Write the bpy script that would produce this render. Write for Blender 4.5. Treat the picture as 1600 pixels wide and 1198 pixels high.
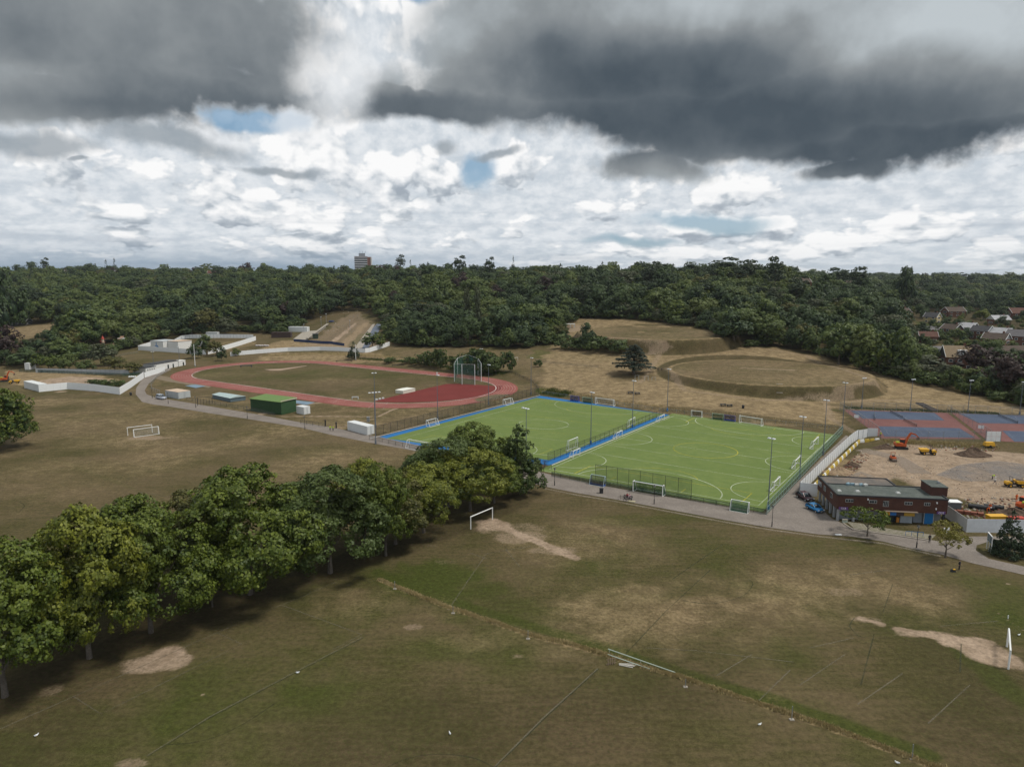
import bpy, math, random
import numpy as np
from mathutils import Vector, Matrix
C = bpy.context.scene
COL = C.collection
R = math.radians
PI = math.pi
for o in list(bpy.data.objects): bpy.data.objects.remove(o)

# ------------------------------------------------------------------ camera
FPX = 1066.0; PITCH = math.atan((599-434)/FPX); CAMH = 47.0
cam_d = bpy.data.cameras.new('camera'); cam = bpy.data.objects.new('camera', cam_d); COL.objects.link(cam)
cam.location = (0, 0, CAMH); cam.rotation_euler = (PI/2-PITCH, 0, 0)
cam_d.sensor_width = 36; cam_d.lens = 36*FPX/1600; cam_d.clip_start = .5; cam_d.clip_end = 60000
C.camera = cam
# ------------------------------------------------------------------ exposure
C.view_settings.view_transform = 'Standard'; C.view_settings.look = 'None'
C.view_settings.exposure = 0.0; C.view_settings.gamma = 1.0; C.view_settings.use_curve_mapping = False
# ------------------------------------------------------------------ sun
SUN_EL, SUN_AZ = R(60), R(98)      # azimuth measured from +Y towards +X : the sun stands to the right, a little behind the camera
sun_d = bpy.data.lights.new('sun', 'SUN'); sun_d.energy = 2.9; sun_d.angle = R(11); sun_d.color = (1, .95, .86)
sun = bpy.data.objects.new('sun', sun_d); COL.objects.link(sun)
sdir = Vector((math.sin(SUN_AZ)*math.cos(SUN_EL), math.cos(SUN_AZ)*math.cos(SUN_EL), math.sin(SUN_EL)))
sun.rotation_euler = sdir.to_track_quat('Z', 'Y').to_euler(); sun.location = (0, 0, 200)

# ------------------------------------------------------------------ node helper
class NT:
    def __init__(s, nt): s.nt = nt; s.n = nt.nodes; s.l = nt.links
    def node(s, t, **kw):
        n = s.n.new(t)
        for k, v in kw.items():
            if k == 'inp':
                for a, b in v.items():
                    if isinstance(b, bpy.types.NodeSocket): s.l.new(b, n.inputs[a])
                    else: n.inputs[a].default_value = b
            else: setattr(n, k, v)
        return n
    def m(s, op, a, b=None, c=None, clamp=False):
        n = s.n.new('ShaderNodeMath'); n.operation = op; n.use_clamp = clamp
        for i, v in enumerate((a, b, c)):
            if v is None: continue
            if isinstance(v, bpy.types.NodeSocket): s.l.new(v, n.inputs[i])
            else: n.inputs[i].default_value = v
        return n.outputs[0]
    def vm(s, op, a, b=None, scale=None):
        n = s.n.new('ShaderNodeVectorMath'); n.operation = op
        for i, v in enumerate((a, b)):
            if v is None: continue
            if isinstance(v, bpy.types.NodeSocket): s.l.new(v, n.inputs[i])
            else: n.inputs[i].default_value = v
        if scale is not None: n.inputs['Scale'].default_value = scale
        return n.outputs['Value'] if op in ('LENGTH', 'DOT_PRODUCT') else n.outputs[0]
    def mix(s, f, a, b, blend='MIX'):
        n = s.n.new('ShaderNodeMix'); n.data_type = 'RGBA'; n.blend_type = blend
        for i, v in ((0, f), (6, a), (7, b)):
            if isinstance(v, bpy.types.NodeSocket): s.l.new(v, n.inputs[i])
            elif i == 0: n.inputs[i].default_value = v
            else: n.inputs[i].default_value = (*v[:3], 1)
        return n.outputs[2]
    def noise(s, vec, scale, detail=4, rough=.55, dist=0, dim='3D'):
        n = s.node('ShaderNodeTexNoise', noise_dimensions=dim)
        if vec is not None: s.l.new(vec, n.inputs['Vector'])
        n.inputs['Scale'].default_value = scale; n.inputs['Detail'].default_value = detail
        n.inputs['Roughness'].default_value = rough; n.inputs['Distortion'].default_value = dist
        return n.outputs['Fac']
    def mr(s, v, a, b, c=0., d=1., smooth=True):
        n = s.node('ShaderNodeMapRange'); n.interpolation_type = 'SMOOTHSTEP' if smooth else 'LINEAR'
        s.l.new(v, n.inputs['Value'])
        for k, x in zip(('From Min', 'From Max', 'To Min', 'To Max'), (a, b, c, d)): n.inputs[k].default_value = x
        return n.outputs[0]
    def comb(s, x, y, z=0.):
        n = s.n.new('ShaderNodeCombineXYZ')
        for i, v in enumerate((x, y, z)):
            if isinstance(v, bpy.types.NodeSocket): s.l.new(v, n.inputs[i])
            else: n.inputs[i].default_value = v
        return n.outputs[0]

def px_azel(px, py):
    v = Vector(((px-800)/FPX, (599-py)/FPX, -1)).normalized()
    v = cam.rotation_euler.to_matrix() @ v
    return math.degrees(math.atan2(v.x, v.y)), math.degrees(math.asin(v.z))

# ------------------------------------------------------------------ world
W = bpy.data.worlds.new('World'); C.world = W; W.use_nodes = True
w = NT(W.node_tree); w.n.clear()
out = w.node('ShaderNodeOutputWorld'); bg = w.node('ShaderNodeBackground')
w.l.new(bg.outputs[0], out.inputs[0])
SKY_STRENGTH = .1
bg.inputs['Strength'].default_value = SKY_STRENGTH
sky = w.node('ShaderNodeTexSky', sky_type='NISHITA', sun_disc=False, sun_elevation=SUN_EL, sun_rotation=SUN_AZ)
sky.altitude = 50; sky.dust_density = 1.5; sky.ozone_density = 1.2
tc = w.node('ShaderNodeTexCoord'); D = tc.outputs['Generated']
sx = w.node('ShaderNodeSeparateXYZ'); w.l.new(D, sx.inputs[0])
az = w.m('MULTIPLY', w.m('ARCTAN2', sx.outputs[0], sx.outputs[1]), 57.29578)
el = w.m('MULTIPLY', w.m('ARCSINE', sx.outputs[2]), 57.29578)
elp = w.m('MAXIMUM', el, 0.)
AE = w.comb(az, el, 0)
lg = w.m('MULTIPLY', w.m('LOGARITHM', w.m('ADD', elp, 3.5), math.e), 1.55)
S = w.comb(w.m('MULTIPLY', az, .095), lg, 0)
# warps
def cnoise(vec, scale, detail=5, rough=.55):
    n = w.node('ShaderNodeTexNoise'); w.l.new(vec, n.inputs['Vector'])
    n.inputs['Scale'].default_value = scale; n.inputs['Detail'].default_value = detail; n.inputs['Roughness'].default_value = rough
    return w.vm('SUBTRACT', n.outputs['Color'], (.5, .5, .5))
wob = w.vm('ADD', w.vm('SCALE', cnoise(D, 3.6, 4, .6), scale=8.), w.vm('SCALE', cnoise(D, 14., 4, .6), scale=2.0))
wob = w.vm('MULTIPLY', wob, (1, .62, 0))
AW = w.vm('ADD', AE, wob)
def blob(px, py, rx, ry, vec=None, soft=.45):
    a, e = px_azel(px, py); a2, _ = px_azel(px+rx, py); _, e2 = px_azel(px, py-ry)
    d = w.vm('LENGTH', w.vm('DIVIDE', w.vm('SUBTRACT', vec or AW, (a, e, 0)), (max(.3, a2-a), max(.2, e2-e), 1)))
    return w.mr(d, 1+soft*.5, 1-soft*.5)
def union(lst):
    r = lst[0]
    for x in lst[1:]: r = w.m('MAXIMUM', r, x)
    return r
# bright cumulus layer : billowed heaps, lit from above, grey-blue flat bases
def billow(vec):
    p = w.noise(vec, 1.0, 7, .6)
    v = w.node('ShaderNodeTexVoronoi', feature='SMOOTH_F1', voronoi_dimensions='2D'); w.l.new(w.vm('ADD', vec, w.vm('SCALE', cnoise(vec, 2.2, 4, .6), scale=.35)), v.inputs['Vector']); v.inputs['Scale'].default_value = 1.7; v.inputs['Detail'].default_value = 3.; v.inputs['Roughness'].default_value = .55; v.inputs['Smoothness'].default_value = .35
    return w.m('ADD', w.m('MULTIPLY', p, .85), w.m('MULTIPLY', w.m('SUBTRACT', .7, v.outputs['Distance']), .42))
n1 = billow(S); n1b = billow(w.vm('ADD', S, (-.05, .17, .0)))
n2 = w.noise(w.vm('ADD', S, (7., 3., 2.)), .42, 5, .5)
n3 = w.noise(S, 6.5, 4, .6)
lit = w.m('ADD', w.m('MULTIPLY', w.m('SUBTRACT', n1, n1b), 3.6), w.m('MULTIPLY', w.m('SUBTRACT', n3, .5), .55))
shade = w.m('ADD', w.m('ADD', lit, w.m('MULTIPLY', w.m('SUBTRACT', n2, .5), 1.5)), .50)
shade = w.m('MULTIPLY', shade, 1.0, clamp=True)
ramp = w.node('ShaderNodeValToRGB'); w.l.new(shade, ramp.inputs[0])
cr = ramp.color_ramp; cr.elements[0].position = 0; cr.elements[0].color = (.36, .41, .47, 1)
cr.elements[1].position = 1; cr.elements[1].color = (.97, .97, .97, 1)
e_ = cr.elements.new(.33); e_.color = (.50, .55, .60, 1)
e_ = cr.elements.new(.60); e_.color = (.74, .77, .80, 1)
cvr = w.mr(w.m('ADD', n1, w.m('MULTIPLY', w.m('SUBTRACT', n2, .5), .5)), .36, .445)
cum = w.mix(cvr, w.mix(w.mr(n3, .3, .7), (.57, .63, .69), (.80, .83, .86)), ramp.outputs[0])
# grey-blue haze band low over the horizon, bluer to the left
hb = w.mr(el, 3.2, .2)
hleft = w.mr(az, 12., -16.)
hn = w.mr(w.noise(w.comb(w.m('MULTIPLY', az, .05), w.m('MULTIPLY', el, .8)), 1., 4, .5), .35, .65)
cum = w.mix(w.m('MULTIPLY', w.m('MULTIPLY', hb, hleft), w.m('ADD', .72, w.m('MULTIPLY', hn, .25))), cum, (.20, .29, .39))
cum = w.mix(w.m('MULTIPLY', w.m('MULTIPLY', hb, w.m('SUBTRACT', 1., hleft)), w.m('ADD', .25, w.m('MULTIPLY', hn, .4))), cum, (.47, .54, .60))
strat = w.mr(w.noise(w.comb(w.m('MULTIPLY', az, .035), w.m('MULTIPLY', el, .9)), 1., 5, .5), .5, .68)
cum = w.mix(w.m('MULTIPLY', w.m('MULTIPLY', strat, w.mr(el, 8., 3.)), .5), cum, (.42, .48, .55))
# dark layer
nd = w.noise(D, 3.0, 5, .56); nd2 = w.noise(D, 9., 6, .6)
ragged = w.m('MULTIPLY', w.m('SUBTRACT', nd2, .5), 1.5)
def dblob(px, py, rx, ry, soft=.5):
    a, e = px_azel(px, py); a2, _ = px_azel(px+rx, py); _, e2 = px_azel(px, py-ry)
    d = w.vm('LENGTH', w.vm('DIVIDE', w.vm('SUBTRACT', AW, (a, e, 0)), (max(.3, a2-a), max(.2, e2-e), 1)))
    return w.mr(w.m('ADD', d, w.m('MULTIPLY', ragged, .85 if rx > 120 else 1.5)), 1+soft*.5, 1-soft*.5)
# gaps of blue sky
gaps = union([dblob(390, 178, 70, 20, .6), dblob(720, 262, 14, 12, 1.), dblob(735, 262, 34, 26, .9), dblob(620, 4, 50, 14, .9), dblob(1110, 345, 110, 12, 1.2), dblob(1000, 385, 60, 7, 1.2)])
blue = w.mix(.12, (.17, .40, .62), (.5, .6, .7))
nish = w.vm('SCALE', sky.outputs[0], scale=SKY_STRENGTH)
blue = w.mix(.5, w.vm('MULTIPLY', nish, (1., 1., 1.)), blue)
base = w.mix(w.m('MULTIPLY', gaps, .85), cum, blue)
# white anvils beside the gaps
dark = union([
    dblob(130, 20, 375, 130, .4), dblob(290, 135, 225, 58), dblob(90, 150, 230, 52), dblob(410, 70, 90, 90, .6),
    dblob(1180, 50, 500, 160, .35), dblob(1450, 130, 330, 135, .35), dblob(900, 150, 330, 62), dblob(1060, 175, 330, 60), dblob(1250, 130, 300, 90), dblob(660, 168, 130, 34), dblob(1250, 212, 430, 44), dblob(1350, 262, 80, 16, .8), dblob(1000, 268, 100, 26, .8),
    dblob(840, 70, 200, 95, .6)])
small = union([dblob(60, 230, 90, 22, 1.), dblob(260, 222, 110, 20, 1.), dblob(675, 235, 24, 11, .9), dblob(770, 245, 44, 7, .9), dblob(440, 258, 60, 7, 1.), dblob(125, 257, 18, 4, .8)])
# overhead and behind unseen grey cloud goes on, broken wider to brighten the ground
over = w.m('MULTIPLY', w.mr(el, 23., 30.), w.mr(nd, .42, .54))
dark = w.m('MAXIMUM', dark, w.m('MULTIPLY', over, .9))
brk = union([w.m('MULTIPLY', dblob(560, 20, 70, 70, 1.6), .85), w.m('MULTIPLY', dblob(520, 120, 52, 60, 1.6), .8), dblob(400, 184, 80, 26, .6)])
dark = w.m('MULTIPLY', dark, w.m('SUBTRACT', 1., brk))
white = union([dblob(530, 120, 60, 50, 1.4), dblob(470, 185, 60, 26, .7), dblob(350, 208, 50, 16, .8)])
base = w.mix(w.m('MULTIPLY', white, .55), base, (.90, .91, .92))
# thickness shade: heavy flat base low in each bank, thinner and paler above
thick = union([blob(1150, 190, 520, 66, soft=1.3), blob(1450, 225, 330, 46, soft=1.2), blob(1000, 130, 260, 60, soft=1.5), w.m('MULTIPLY', blob(700, 180, 170, 34, soft=1.3), .8), w.m('MULTIPLY', blob(230, 158, 260, 46, soft=1.3), .45), w.m('MULTIPLY', blob(160, 40, 400, 120, soft=1.4), .22)])
pale = union([w.m('MULTIPLY', blob(1500, 50, 260, 85, soft=1.7), .75), w.m('MULTIPLY', blob(1180, 10, 160, 40, soft=1.6), .5), w.m('MULTIPLY', blob(60, 120, 160, 26, soft=1.5), .5)])
th = w.m('ADD', w.m('MULTIPLY', thick, .62), w.m('MULTIPLY', w.m('SUBTRACT', w.m('ADD', w.m('MULTIPLY', nd, .6), w.m('MULTIPLY', nd2, .4)), .5), 1.5))
th = w.m('ADD', w.m('SUBTRACT', th, w.m('MULTIPLY', pale, .36)), .33, clamp=True)
r2 = w.node('ShaderNodeValToRGB'); w.l.new(th, r2.inputs[0]); q = r2.color_ramp
q.elements[0].position = 0; q.elements[0].color = (.52, .57, .60, 1)
q.elements[1].position = 1; q.elements[1].color = (.072, .094, .116, 1)
e_ = q.elements.new(.4); e_.color = (.265, .29, .305, 1)
e_ = q.elements.new(.72); e_.color = (.135, .16, .182, 1)
base = w.mix(w.m('MULTIPLY', small, .8), base, (.28, .325, .365))
fin = w.mix(dark, base, r2.outputs[0])
# below the horizon: plain far ground tone
fin = w.mix(w.mr(el, 0., -.6), fin, (.10, .11, .09))
fin = w.vm('SCALE', fin, scale=1/SKY_STRENGTH)
w.l.new(fin, bg.inputs['Color'])
W.cycles.sampling_method = 'MANUAL'; W.cycles.sample_map_resolution = 256

# ------------------------------------------------------------------ terrain height
TU = np.array([-.8, -.5, -.25, -.12, 0, .1, .25, .37, .5, .65, .8])
TY = np.array([0, 215, 250, 300, 350, 420, 480, 600, 800, 1100, 1600, 3000, 30000.])
TZ = np.array([[0]*11, [0]*11,
 [1, 1, 1, .7, 0, 0, 2, 2, 1, .7, .5],
 [1, 1, 1, 1, 1.2, 3, 5, 5, 3, 2, 1.2],
 [1, 1, 1, 1.2, 3, 6, 8.5, 8, 5, 3.5, 2.5],
 [1.5, 3, 3.4, 5, 8.5, 11, 14, 15, 9, 5.5, 4],
 [3, 6, 8, 11, 15, 17, 18.5, 23, 14, 8, 6],
 [9, 14, 22, 26, 28, 33, 39, 38, 21, 9, 6],
 [22, 29, 35, 38, 39, 41, 42, 38, 26, 12, 8],
 [39, 41, 41, 39, 37, 36, 34, 29, 22, 15, 13],
 [38, 38, 35, 33, 31, 30, 28, 27, 26, 25, 25],
 [34]*11, [34]*11], float)
NU, NY = 161, 260
_u = np.linspace(-.8, .8, NU); _ly = np.linspace(math.log(20), math.log(30000), NY)
_t = np.array([[np.interp(a, TU, row) for a in _u] for row in TZ])
_t = np.array([np.interp(np.exp(_ly), TY, _t[:, j]) for j in range(NU)]).T
def _blur(a, k, ax):
    p = [(0, 0), (0, 0)]; p[ax] = (k, k); b = np.pad(a, p, mode='edge'); c = np.cumsum(np.insert(b, 0, 0, axis=ax), axis=ax)
    n = a.shape[ax]; s0 = [slice(None)]*2; s1 = [slice(None)]*2; s0[ax] = slice(0, n); s1[ax] = slice(2*k+1, 2*k+1+n)
    return (c[tuple(s1)]-c[tuple(s0)])/(2*k+1)
for _ in range(2): _t = _blur(_blur(_t, 4, 1), 3, 0)
ZONES = []      # (signed-distance function, level, bank width)
def poly_sd(X, Y, P):
    P = np.asarray(P, float); d = np.full(X.shape, 1e18); ins = np.zeros(X.shape, bool); n = len(P)
    for i in range(n):
        a = P[i]; b = P[(i+1) % n]; e = b-a; wx = X-a[0]; wy = Y-a[1]
        t = np.clip((wx*e[0]+wy*e[1])/max(1e-9, e@e), 0, 1)
        d = np.minimum(d, (wx-e[0]*t)**2+(wy-e[1]*t)**2)
        c = (a[1] > Y) != (b[1] > Y)
        with np.errstate(divide='ignore', invalid='ignore'):
            xi = (b[0]-a[0])*(Y-a[1])/(b[1]-a[1]+1e-12)+a[0]
        ins ^= c & (X < xi)
    d = np.sqrt(d); return np.where(ins, -d, d)
def line_d(X, Y, P):
    d = np.full(X.shape, 1e18)
    for a, b in zip(P[:-1], P[1:]):
        a = np.asarray(a[:2], float); b = np.asarray(b[:2], float); e = b-a; wx = X-a[0]; wy = Y-a[1]
        t = np.clip((wx*e[0]+wy*e[1])/max(1e-9, e@e), 0, 1); d = np.minimum(d, (wx-e[0]*t)**2+(wy-e[1]*t)**2)
    return np.sqrt(d)
TRC, TRT, TRL, TRR = np.array([-81.3, 310.]), -.589, 96., 43.9
def stad_sd(X, Y, extra=0):
    ca, sa = math.cos(TRT), math.sin(TRT); dx = X-TRC[0]; dy = Y-TRC[1]
    a = dx*ca+dy*sa; b = -dx*sa+dy*ca; a = np.sign(a)*np.maximum(np.abs(a)-TRL/2, 0)
    return np.hypot(a, b)-TRR-extra
def smooth(t): t = np.clip(t, 0, 1); return t*t*(3-2*t)
def hz(X, Y):
    X = np.asarray(X, float); Y = np.asarray(Y, float)
    Yc = np.clip(Y, 21, 29000); u = np.clip(np.where(Y > 20, X/Yc, 0), -.8, .8)
    fu = (u+.8)/1.6*(NU-1); fy = (np.log(Yc)-_ly[0])/(_ly[-1]-_ly[0])*(NY-1)
    i = np.clip(fu.astype(int), 0, NU-2); j = np.clip(fy.astype(int), 0, NY-2); a = fu-i; b = fy-j
    z = (_t[j, i]*(1-a)+_t[j, i+1]*a)*(1-b)+(_t[j+1, i]*(1-a)+_t[j+1, i+1]*a)*b
    r = np.hypot(X, Y)
    z = z + 2.5*np.sin(X/61+.7)*np.sin(Y/83+1.1)*smooth((r-430)/250) + 4*np.sin(X/410)*np.sin(Y/530)*smooth((r-1500)/900)
    z = np.where(Y <= 60, 0, z)
    for sd, lv, bank in ZONES:
        t = smooth(sd(X, Y)/bank)
        z = lv*(1-t)+z*t
    return z
def G0(px, py, z=0.):
    u = (px-800)/FPX; v = (py-599)/FPX; sp, cp = math.sin(PITCH), math.cos(PITCH)
    Z = (CAMH-z)/(sp+v*cp); return (u*Z, Z*(cp-v*sp))
def G(px, py, dz=0.):
    """ground point seen at pixel (px, py) of the photograph; dz = height above the ground there"""
    u = (px-800)/FPX; v = (py-599)/FPX; sp, cp = math.sin(PITCH), math.cos(PITCH)
    t = np.exp(np.linspace(math.log(45), math.log(9000), 1400))
    X = u*t; Y = t*(cp-v*sp); Z = CAMH-t*(sp+v*cp)
    h = hz(X, Y)+dz; k = np.argmax(Z <= h)
    if Z[k] > h[k]: k = len(t)-1
    lo, hi = t[max(k-1, 0)], t[k]
    for _ in range(18):
        mid = (lo+hi)/2
        if CAMH-mid*(sp+v*cp) <= float(hz(u*mid, mid*(cp-v*sp)))+dz: hi = mid
        else: lo = mid
    return Vector((u*hi, hi*(cp-v*sp), CAMH-hi*(sp+v*cp)))
def proj(X, Y, Z):
    dz = np.asarray(Z)-CAMH; sp, cp = math.sin(PITCH), math.cos(PITCH)
    d = np.asarray(Y)*cp-dz*sp; return 800+FPX*np.asarray(X)/d, 599-FPX*(np.asarray(Y)*sp+dz*cp)/d, d
# level platforms
RP = [G0(858, 733), G0(1185, 790), G0(1300.5, 681), G0(1054.5, 649)]        # right pitch, line corners
LPo = [G0(579, 686), G0(845, 618.5), G0(1046, 648), G0(858, 727)]
pit = [G0(572, 690), G0(845, 614), G0(1046, 645), G0(1318, 673), G0(1200, 806), G0(860, 742)]
ZONES.append((lambda X, Y: stad_sd(X, Y, 3), 1., 9.))
O1 = np.array(G0(1198, 580, 6.3)); O1R = 42.; O2 = np.array(G0(1022, 519, 15.5)); O2R = 44.
ZONES.append((lambda X, Y: np.hypot(X-O2[0], (Y-O2[1])*.92)-O2R, 15.5, 5.))
ZONES.append((lambda X, Y: np.hypot(X-O1[0], Y-O1[1])-O1R, 6.3, 5.5))
ZONES.append((lambda X, Y: poly_sd(X, Y, pit), 0., 6.))
ten = [G0(1312, 640, .6), G0(1640, 652, .6), G0(1640, 695, .6), G0(1376, 688, .6)]
ZONES.append((lambda X, Y: poly_sd(X, Y, ten), .6, 4.))

# ------------------------------------------------------------------ object helpers
def link(o, parent=None):
    COL.objects.link(o)
    if parent is not None: o.parent = parent
    return o
def tag(o, label=None, cat=None, group=None, kind=None):
    if label: o['label'] = label
    if cat: o['category'] = cat
    if group: o['group'] = group
    if kind: o['kind'] = kind
    return o
def thing(name, label, cat, loc=(0, 0, 0), rz=0., group=None):
    o = bpy.data.objects.new(name, None); o.empty_display_size = .3; COL.objects.link(o)
    o.location = loc; o.rotation_euler = (0, 0, rz)
    return tag(o, label, cat, group)
def dup(root, loc, rz, label=None, group=None, scale=None):
    r = root.copy(); COL.objects.link(r); r.location = loc; r.rotation_euler = (0, 0, rz)
    if label: r['label'] = label
    if group: r['group'] = group
    if scale: r.scale = scale if hasattr(scale, '__len__') else (scale,)*3
    for ch in KIDS(root):
        c = ch.copy(); COL.objects.link(c); c.parent = r
        for g in KIDS(ch):
            d = g.copy(); COL.objects.link(d); d.parent = c
    return r
_kids = {}
def KIDS(o): return _kids.get(o.name, [])
class MB:
    def __init__(s): s.v = []; s.f = []; s.mi = []
    def add(s, vs, fs, mi=0):
        b = len(s.v); s.v += [tuple(x) for x in vs]; s.f += [tuple(b+i for i in f) for f in fs]; s.mi += [mi]*len(fs); return s
    def box(s, c, size, rz=0., mi=0, taper=1.):
        x, y, z = size[0]/2, size[1]/2, size[2]/2; ca, sa = math.cos(rz), math.sin(rz); vs = []
        for zz in (-z, z):
            k = 1 if zz < 0 else taper
            for xx, yy in ((-x, -y), (x, -y), (x, y), (-x, y)):
                vs.append((c[0]+(xx*ca-yy*sa)*k, c[1]+(xx*sa+yy*ca)*k, c[2]+zz))
        return s.add(vs, [(0, 3, 2, 1), (4, 5, 6, 7), (0, 1, 5, 4), (1, 2, 6, 5), (2, 3, 7, 6), (3, 0, 4, 7)], mi)
    def bar(s, a, b, w=.1, h=None, mi=0):
        a = Vector(a); b = Vector(b); d = (b-a).normalized(); h = h or w
        up = Vector((0, 0, 1)) if abs(d.z) < .9 else Vector((0, 1, 0)); x = d.cross(up).normalized()*w/2; y = x.cross(d).normalized()*h/2
        vs = [a-x-y, a+x-y, a+x+y, a-x+y, b-x-y, b+x-y, b+x+y, b-x+y]
        return s.add(vs, [(0, 1, 2, 3), (4, 7, 6, 5), (0, 4, 5, 1), (1, 5, 6, 2), (2, 6, 7, 3), (3, 7, 4, 0)], mi)
    def cyl(s, a, b, r0, r1=None, n=8, mi=0, cap=True):
        a = Vector(a); b = Vector(b); r1 = r0 if r1 is None else r1; d = (b-a).normalized()
        up = Vector((0, 0, 1)) if abs(d.z) < .9 else Vector((1, 0, 0)); x = d.cross(up).normalized(); y = d.cross(x)
        vs = []
        for c, r in ((a, r0), (b, r1)):
            for i in range(n): t = 2*PI*i/n; vs.append(c+x*math.cos(t)*r+y*math.sin(t)*r)
        fs = [(i, (i+1) % n, n+(i+1) % n, n+i) for i in range(n)]
        if cap: fs += [tuple(range(n-1, -1, -1)), tuple(range(n, 2*n))]
        return s.add(vs, fs, mi)
    def prism(s, pts, z0, z1, mi=0, axis='z'):
        n = len(pts)
        if axis == 'z': vs = [(p[0], p[1], z0) for p in pts]+[(p[0], p[1], z1) for p in pts]
        elif axis == 'y': vs = [(p[0], z0, p[1]) for p in pts]+[(p[0], z1, p[1]) for p in pts]
        else: vs = [(z0, p[0], p[1]) for p in pts]+[(z1, p[0], p[1]) for p in pts]
        return s.add(vs, [tuple(range(n-1, -1, -1)), tuple(range(n, 2*n))]+[(i, (i+1) % n, n+(i+1) % n, n+i) for i in range(n)], mi)
    def ball(s, c, r, n=8, m=5, mi=0, sq=(1, 1, 1)):
        vs = []; fs = []
        for j in range(m+1):
            p = PI*j/m
            for i in range(n): t = 2*PI*i/n; vs.append((c[0]+r*sq[0]*math.sin(p)*math.cos(t), c[1]+r*sq[1]*math.sin(p)*math.sin(t), c[2]+r*sq[2]*math.cos(p)))
        for j in range(m):
            for i in range(n): fs.append((j*n+i, (j+1)*n+i, (j+1)*n+(i+1) % n, j*n+(i+1) % n))
        return s.add(vs, fs, mi)
    def quad(s, a, b, c, d, mi=0): return s.add([a, b, c, d], [(0, 1, 2, 3)], mi)
    def mesh(s, name, mats):
        me = bpy.data.meshes.new(name); me.from_pydata(s.v, [], s.f)
        for m in (mats if isinstance(mats, (list, tuple)) else [mats]): me.materials.append(m)
        me.polygons.foreach_set('material_index', s.mi); me.update(); return me
    def build(s, name, mats, parent=None, loc=(0, 0, 0), smooth_=False):
        me = s.mesh(name, mats)
        if smooth_: me.polygons.foreach_set('use_smooth', [True]*len(me.polygons))
        return part(name, me, parent, loc)
def part(name, me, parent=None, loc=(0, 0, 0), rz=0., scale=None):
    o = bpy.data.objects.new(name, me); COL.objects.link(o); o.location = loc; o.rotation_euler = (0, 0, rz)
    if scale: o.scale = scale if hasattr(scale, '__len__') else (scale,)*3
    if parent is not None: o.parent = parent; _kids.setdefault(parent.name, []).append(o)
    return o
def npmesh(name, v, f, mats, sm=False):
    me = bpy.data.meshes.new(name); v = np.asarray(v, np.float32); f = np.asarray(f, np.int32); k = f.shape[1]
    me.vertices.add(len(v)); me.vertices.foreach_set('co', v.ravel())
    me.loops.add(f.size); me.loops.foreach_set('vertex_index', f.ravel())
    me.polygons.add(len(f)); me.polygons.foreach_set('loop_start', np.arange(0, f.size, k, dtype=np.int32)); me.polygons.foreach_set('loop_total', np.full(len(f), k, np.int32))
    for m in (mats if isinstance(mats, (list, tuple)) else [mats]): me.materials.append(m)
    if sm: me.polygons.foreach_set('use_smooth', np.ones(len(f), bool))
    me.update(calc_edges=True); return me

# ------------------------------------------------------------------ materials
def newmat(name):
    m = bpy.data.materials.new(name); m.use_nodes = True; t = NT(m.node_tree); b = t.n['Principled BSDF']
    return m, t, b
_mats = {}
def plain(name, col, rough=.6, metal=0., var=.12, scale=1.5, spec=.35):
    """painted / weathered surface: colour broken by two sizes of grime noise"""
    if name in _mats: return _mats[name]
    m, t, b = newmat(name); g = t.node('ShaderNodeNewGeometry').outputs['Position']
    a = t.noise(g, scale, 5, .6); c = t.noise(g, scale*7, 3, .6)
    f = t.m('ADD', t.m('MULTIPLY', a, .7), t.m('MULTIPLY', c, .3))
    k = t.mr(f, .3, .7, 1-var, 1+var*.6, False)
    t.l.new(t.mix(1., (*col,), t.comb(k, k, k), 'MULTIPLY'), b.inputs['Base Color'])
    t.l.new(t.mr(c, .2, .8, rough-.08, min(1, rough+.1)), b.inputs['Roughness'])
    b.inputs['Metallic'].default_value = metal; b.inputs['Specular IOR Level'].default_value = spec
    _mats[name] = m; return m
def blotch(name, cols, scale=.3, rough=.9, scale2=4., bump=0.):
    """natural surface from three colours mixed by noise"""
    m, t, b = newmat(name); g = t.node('ShaderNodeNewGeometry').outputs['Position']
    a = t.mr(t.noise(g, scale, 6, .6), .36, .62); c = t.mr(t.noise(t.vm('ADD', g, (31, 17, 5)), scale2, 6, .65), .35, .66)
    x = t.mix(a, cols[0], cols[1]); x = t.mix(t.m('MULTIPLY', c, .7), x, cols[2])
    t.l.new(x, b.inputs['Base Color']); b.inputs['Roughness'].default_value = rough; b.inputs['Specular IOR Level'].default_value = .15
    if bump:
        bn = t.node('ShaderNodeBump'); bn.inputs['Strength'].default_value = bump; bn.inputs['Distance'].default_value = .1
        t.l.new(c, bn.inputs['Height']); t.l.new(bn.outputs[0], b.inputs['Normal'])
    return m
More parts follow.
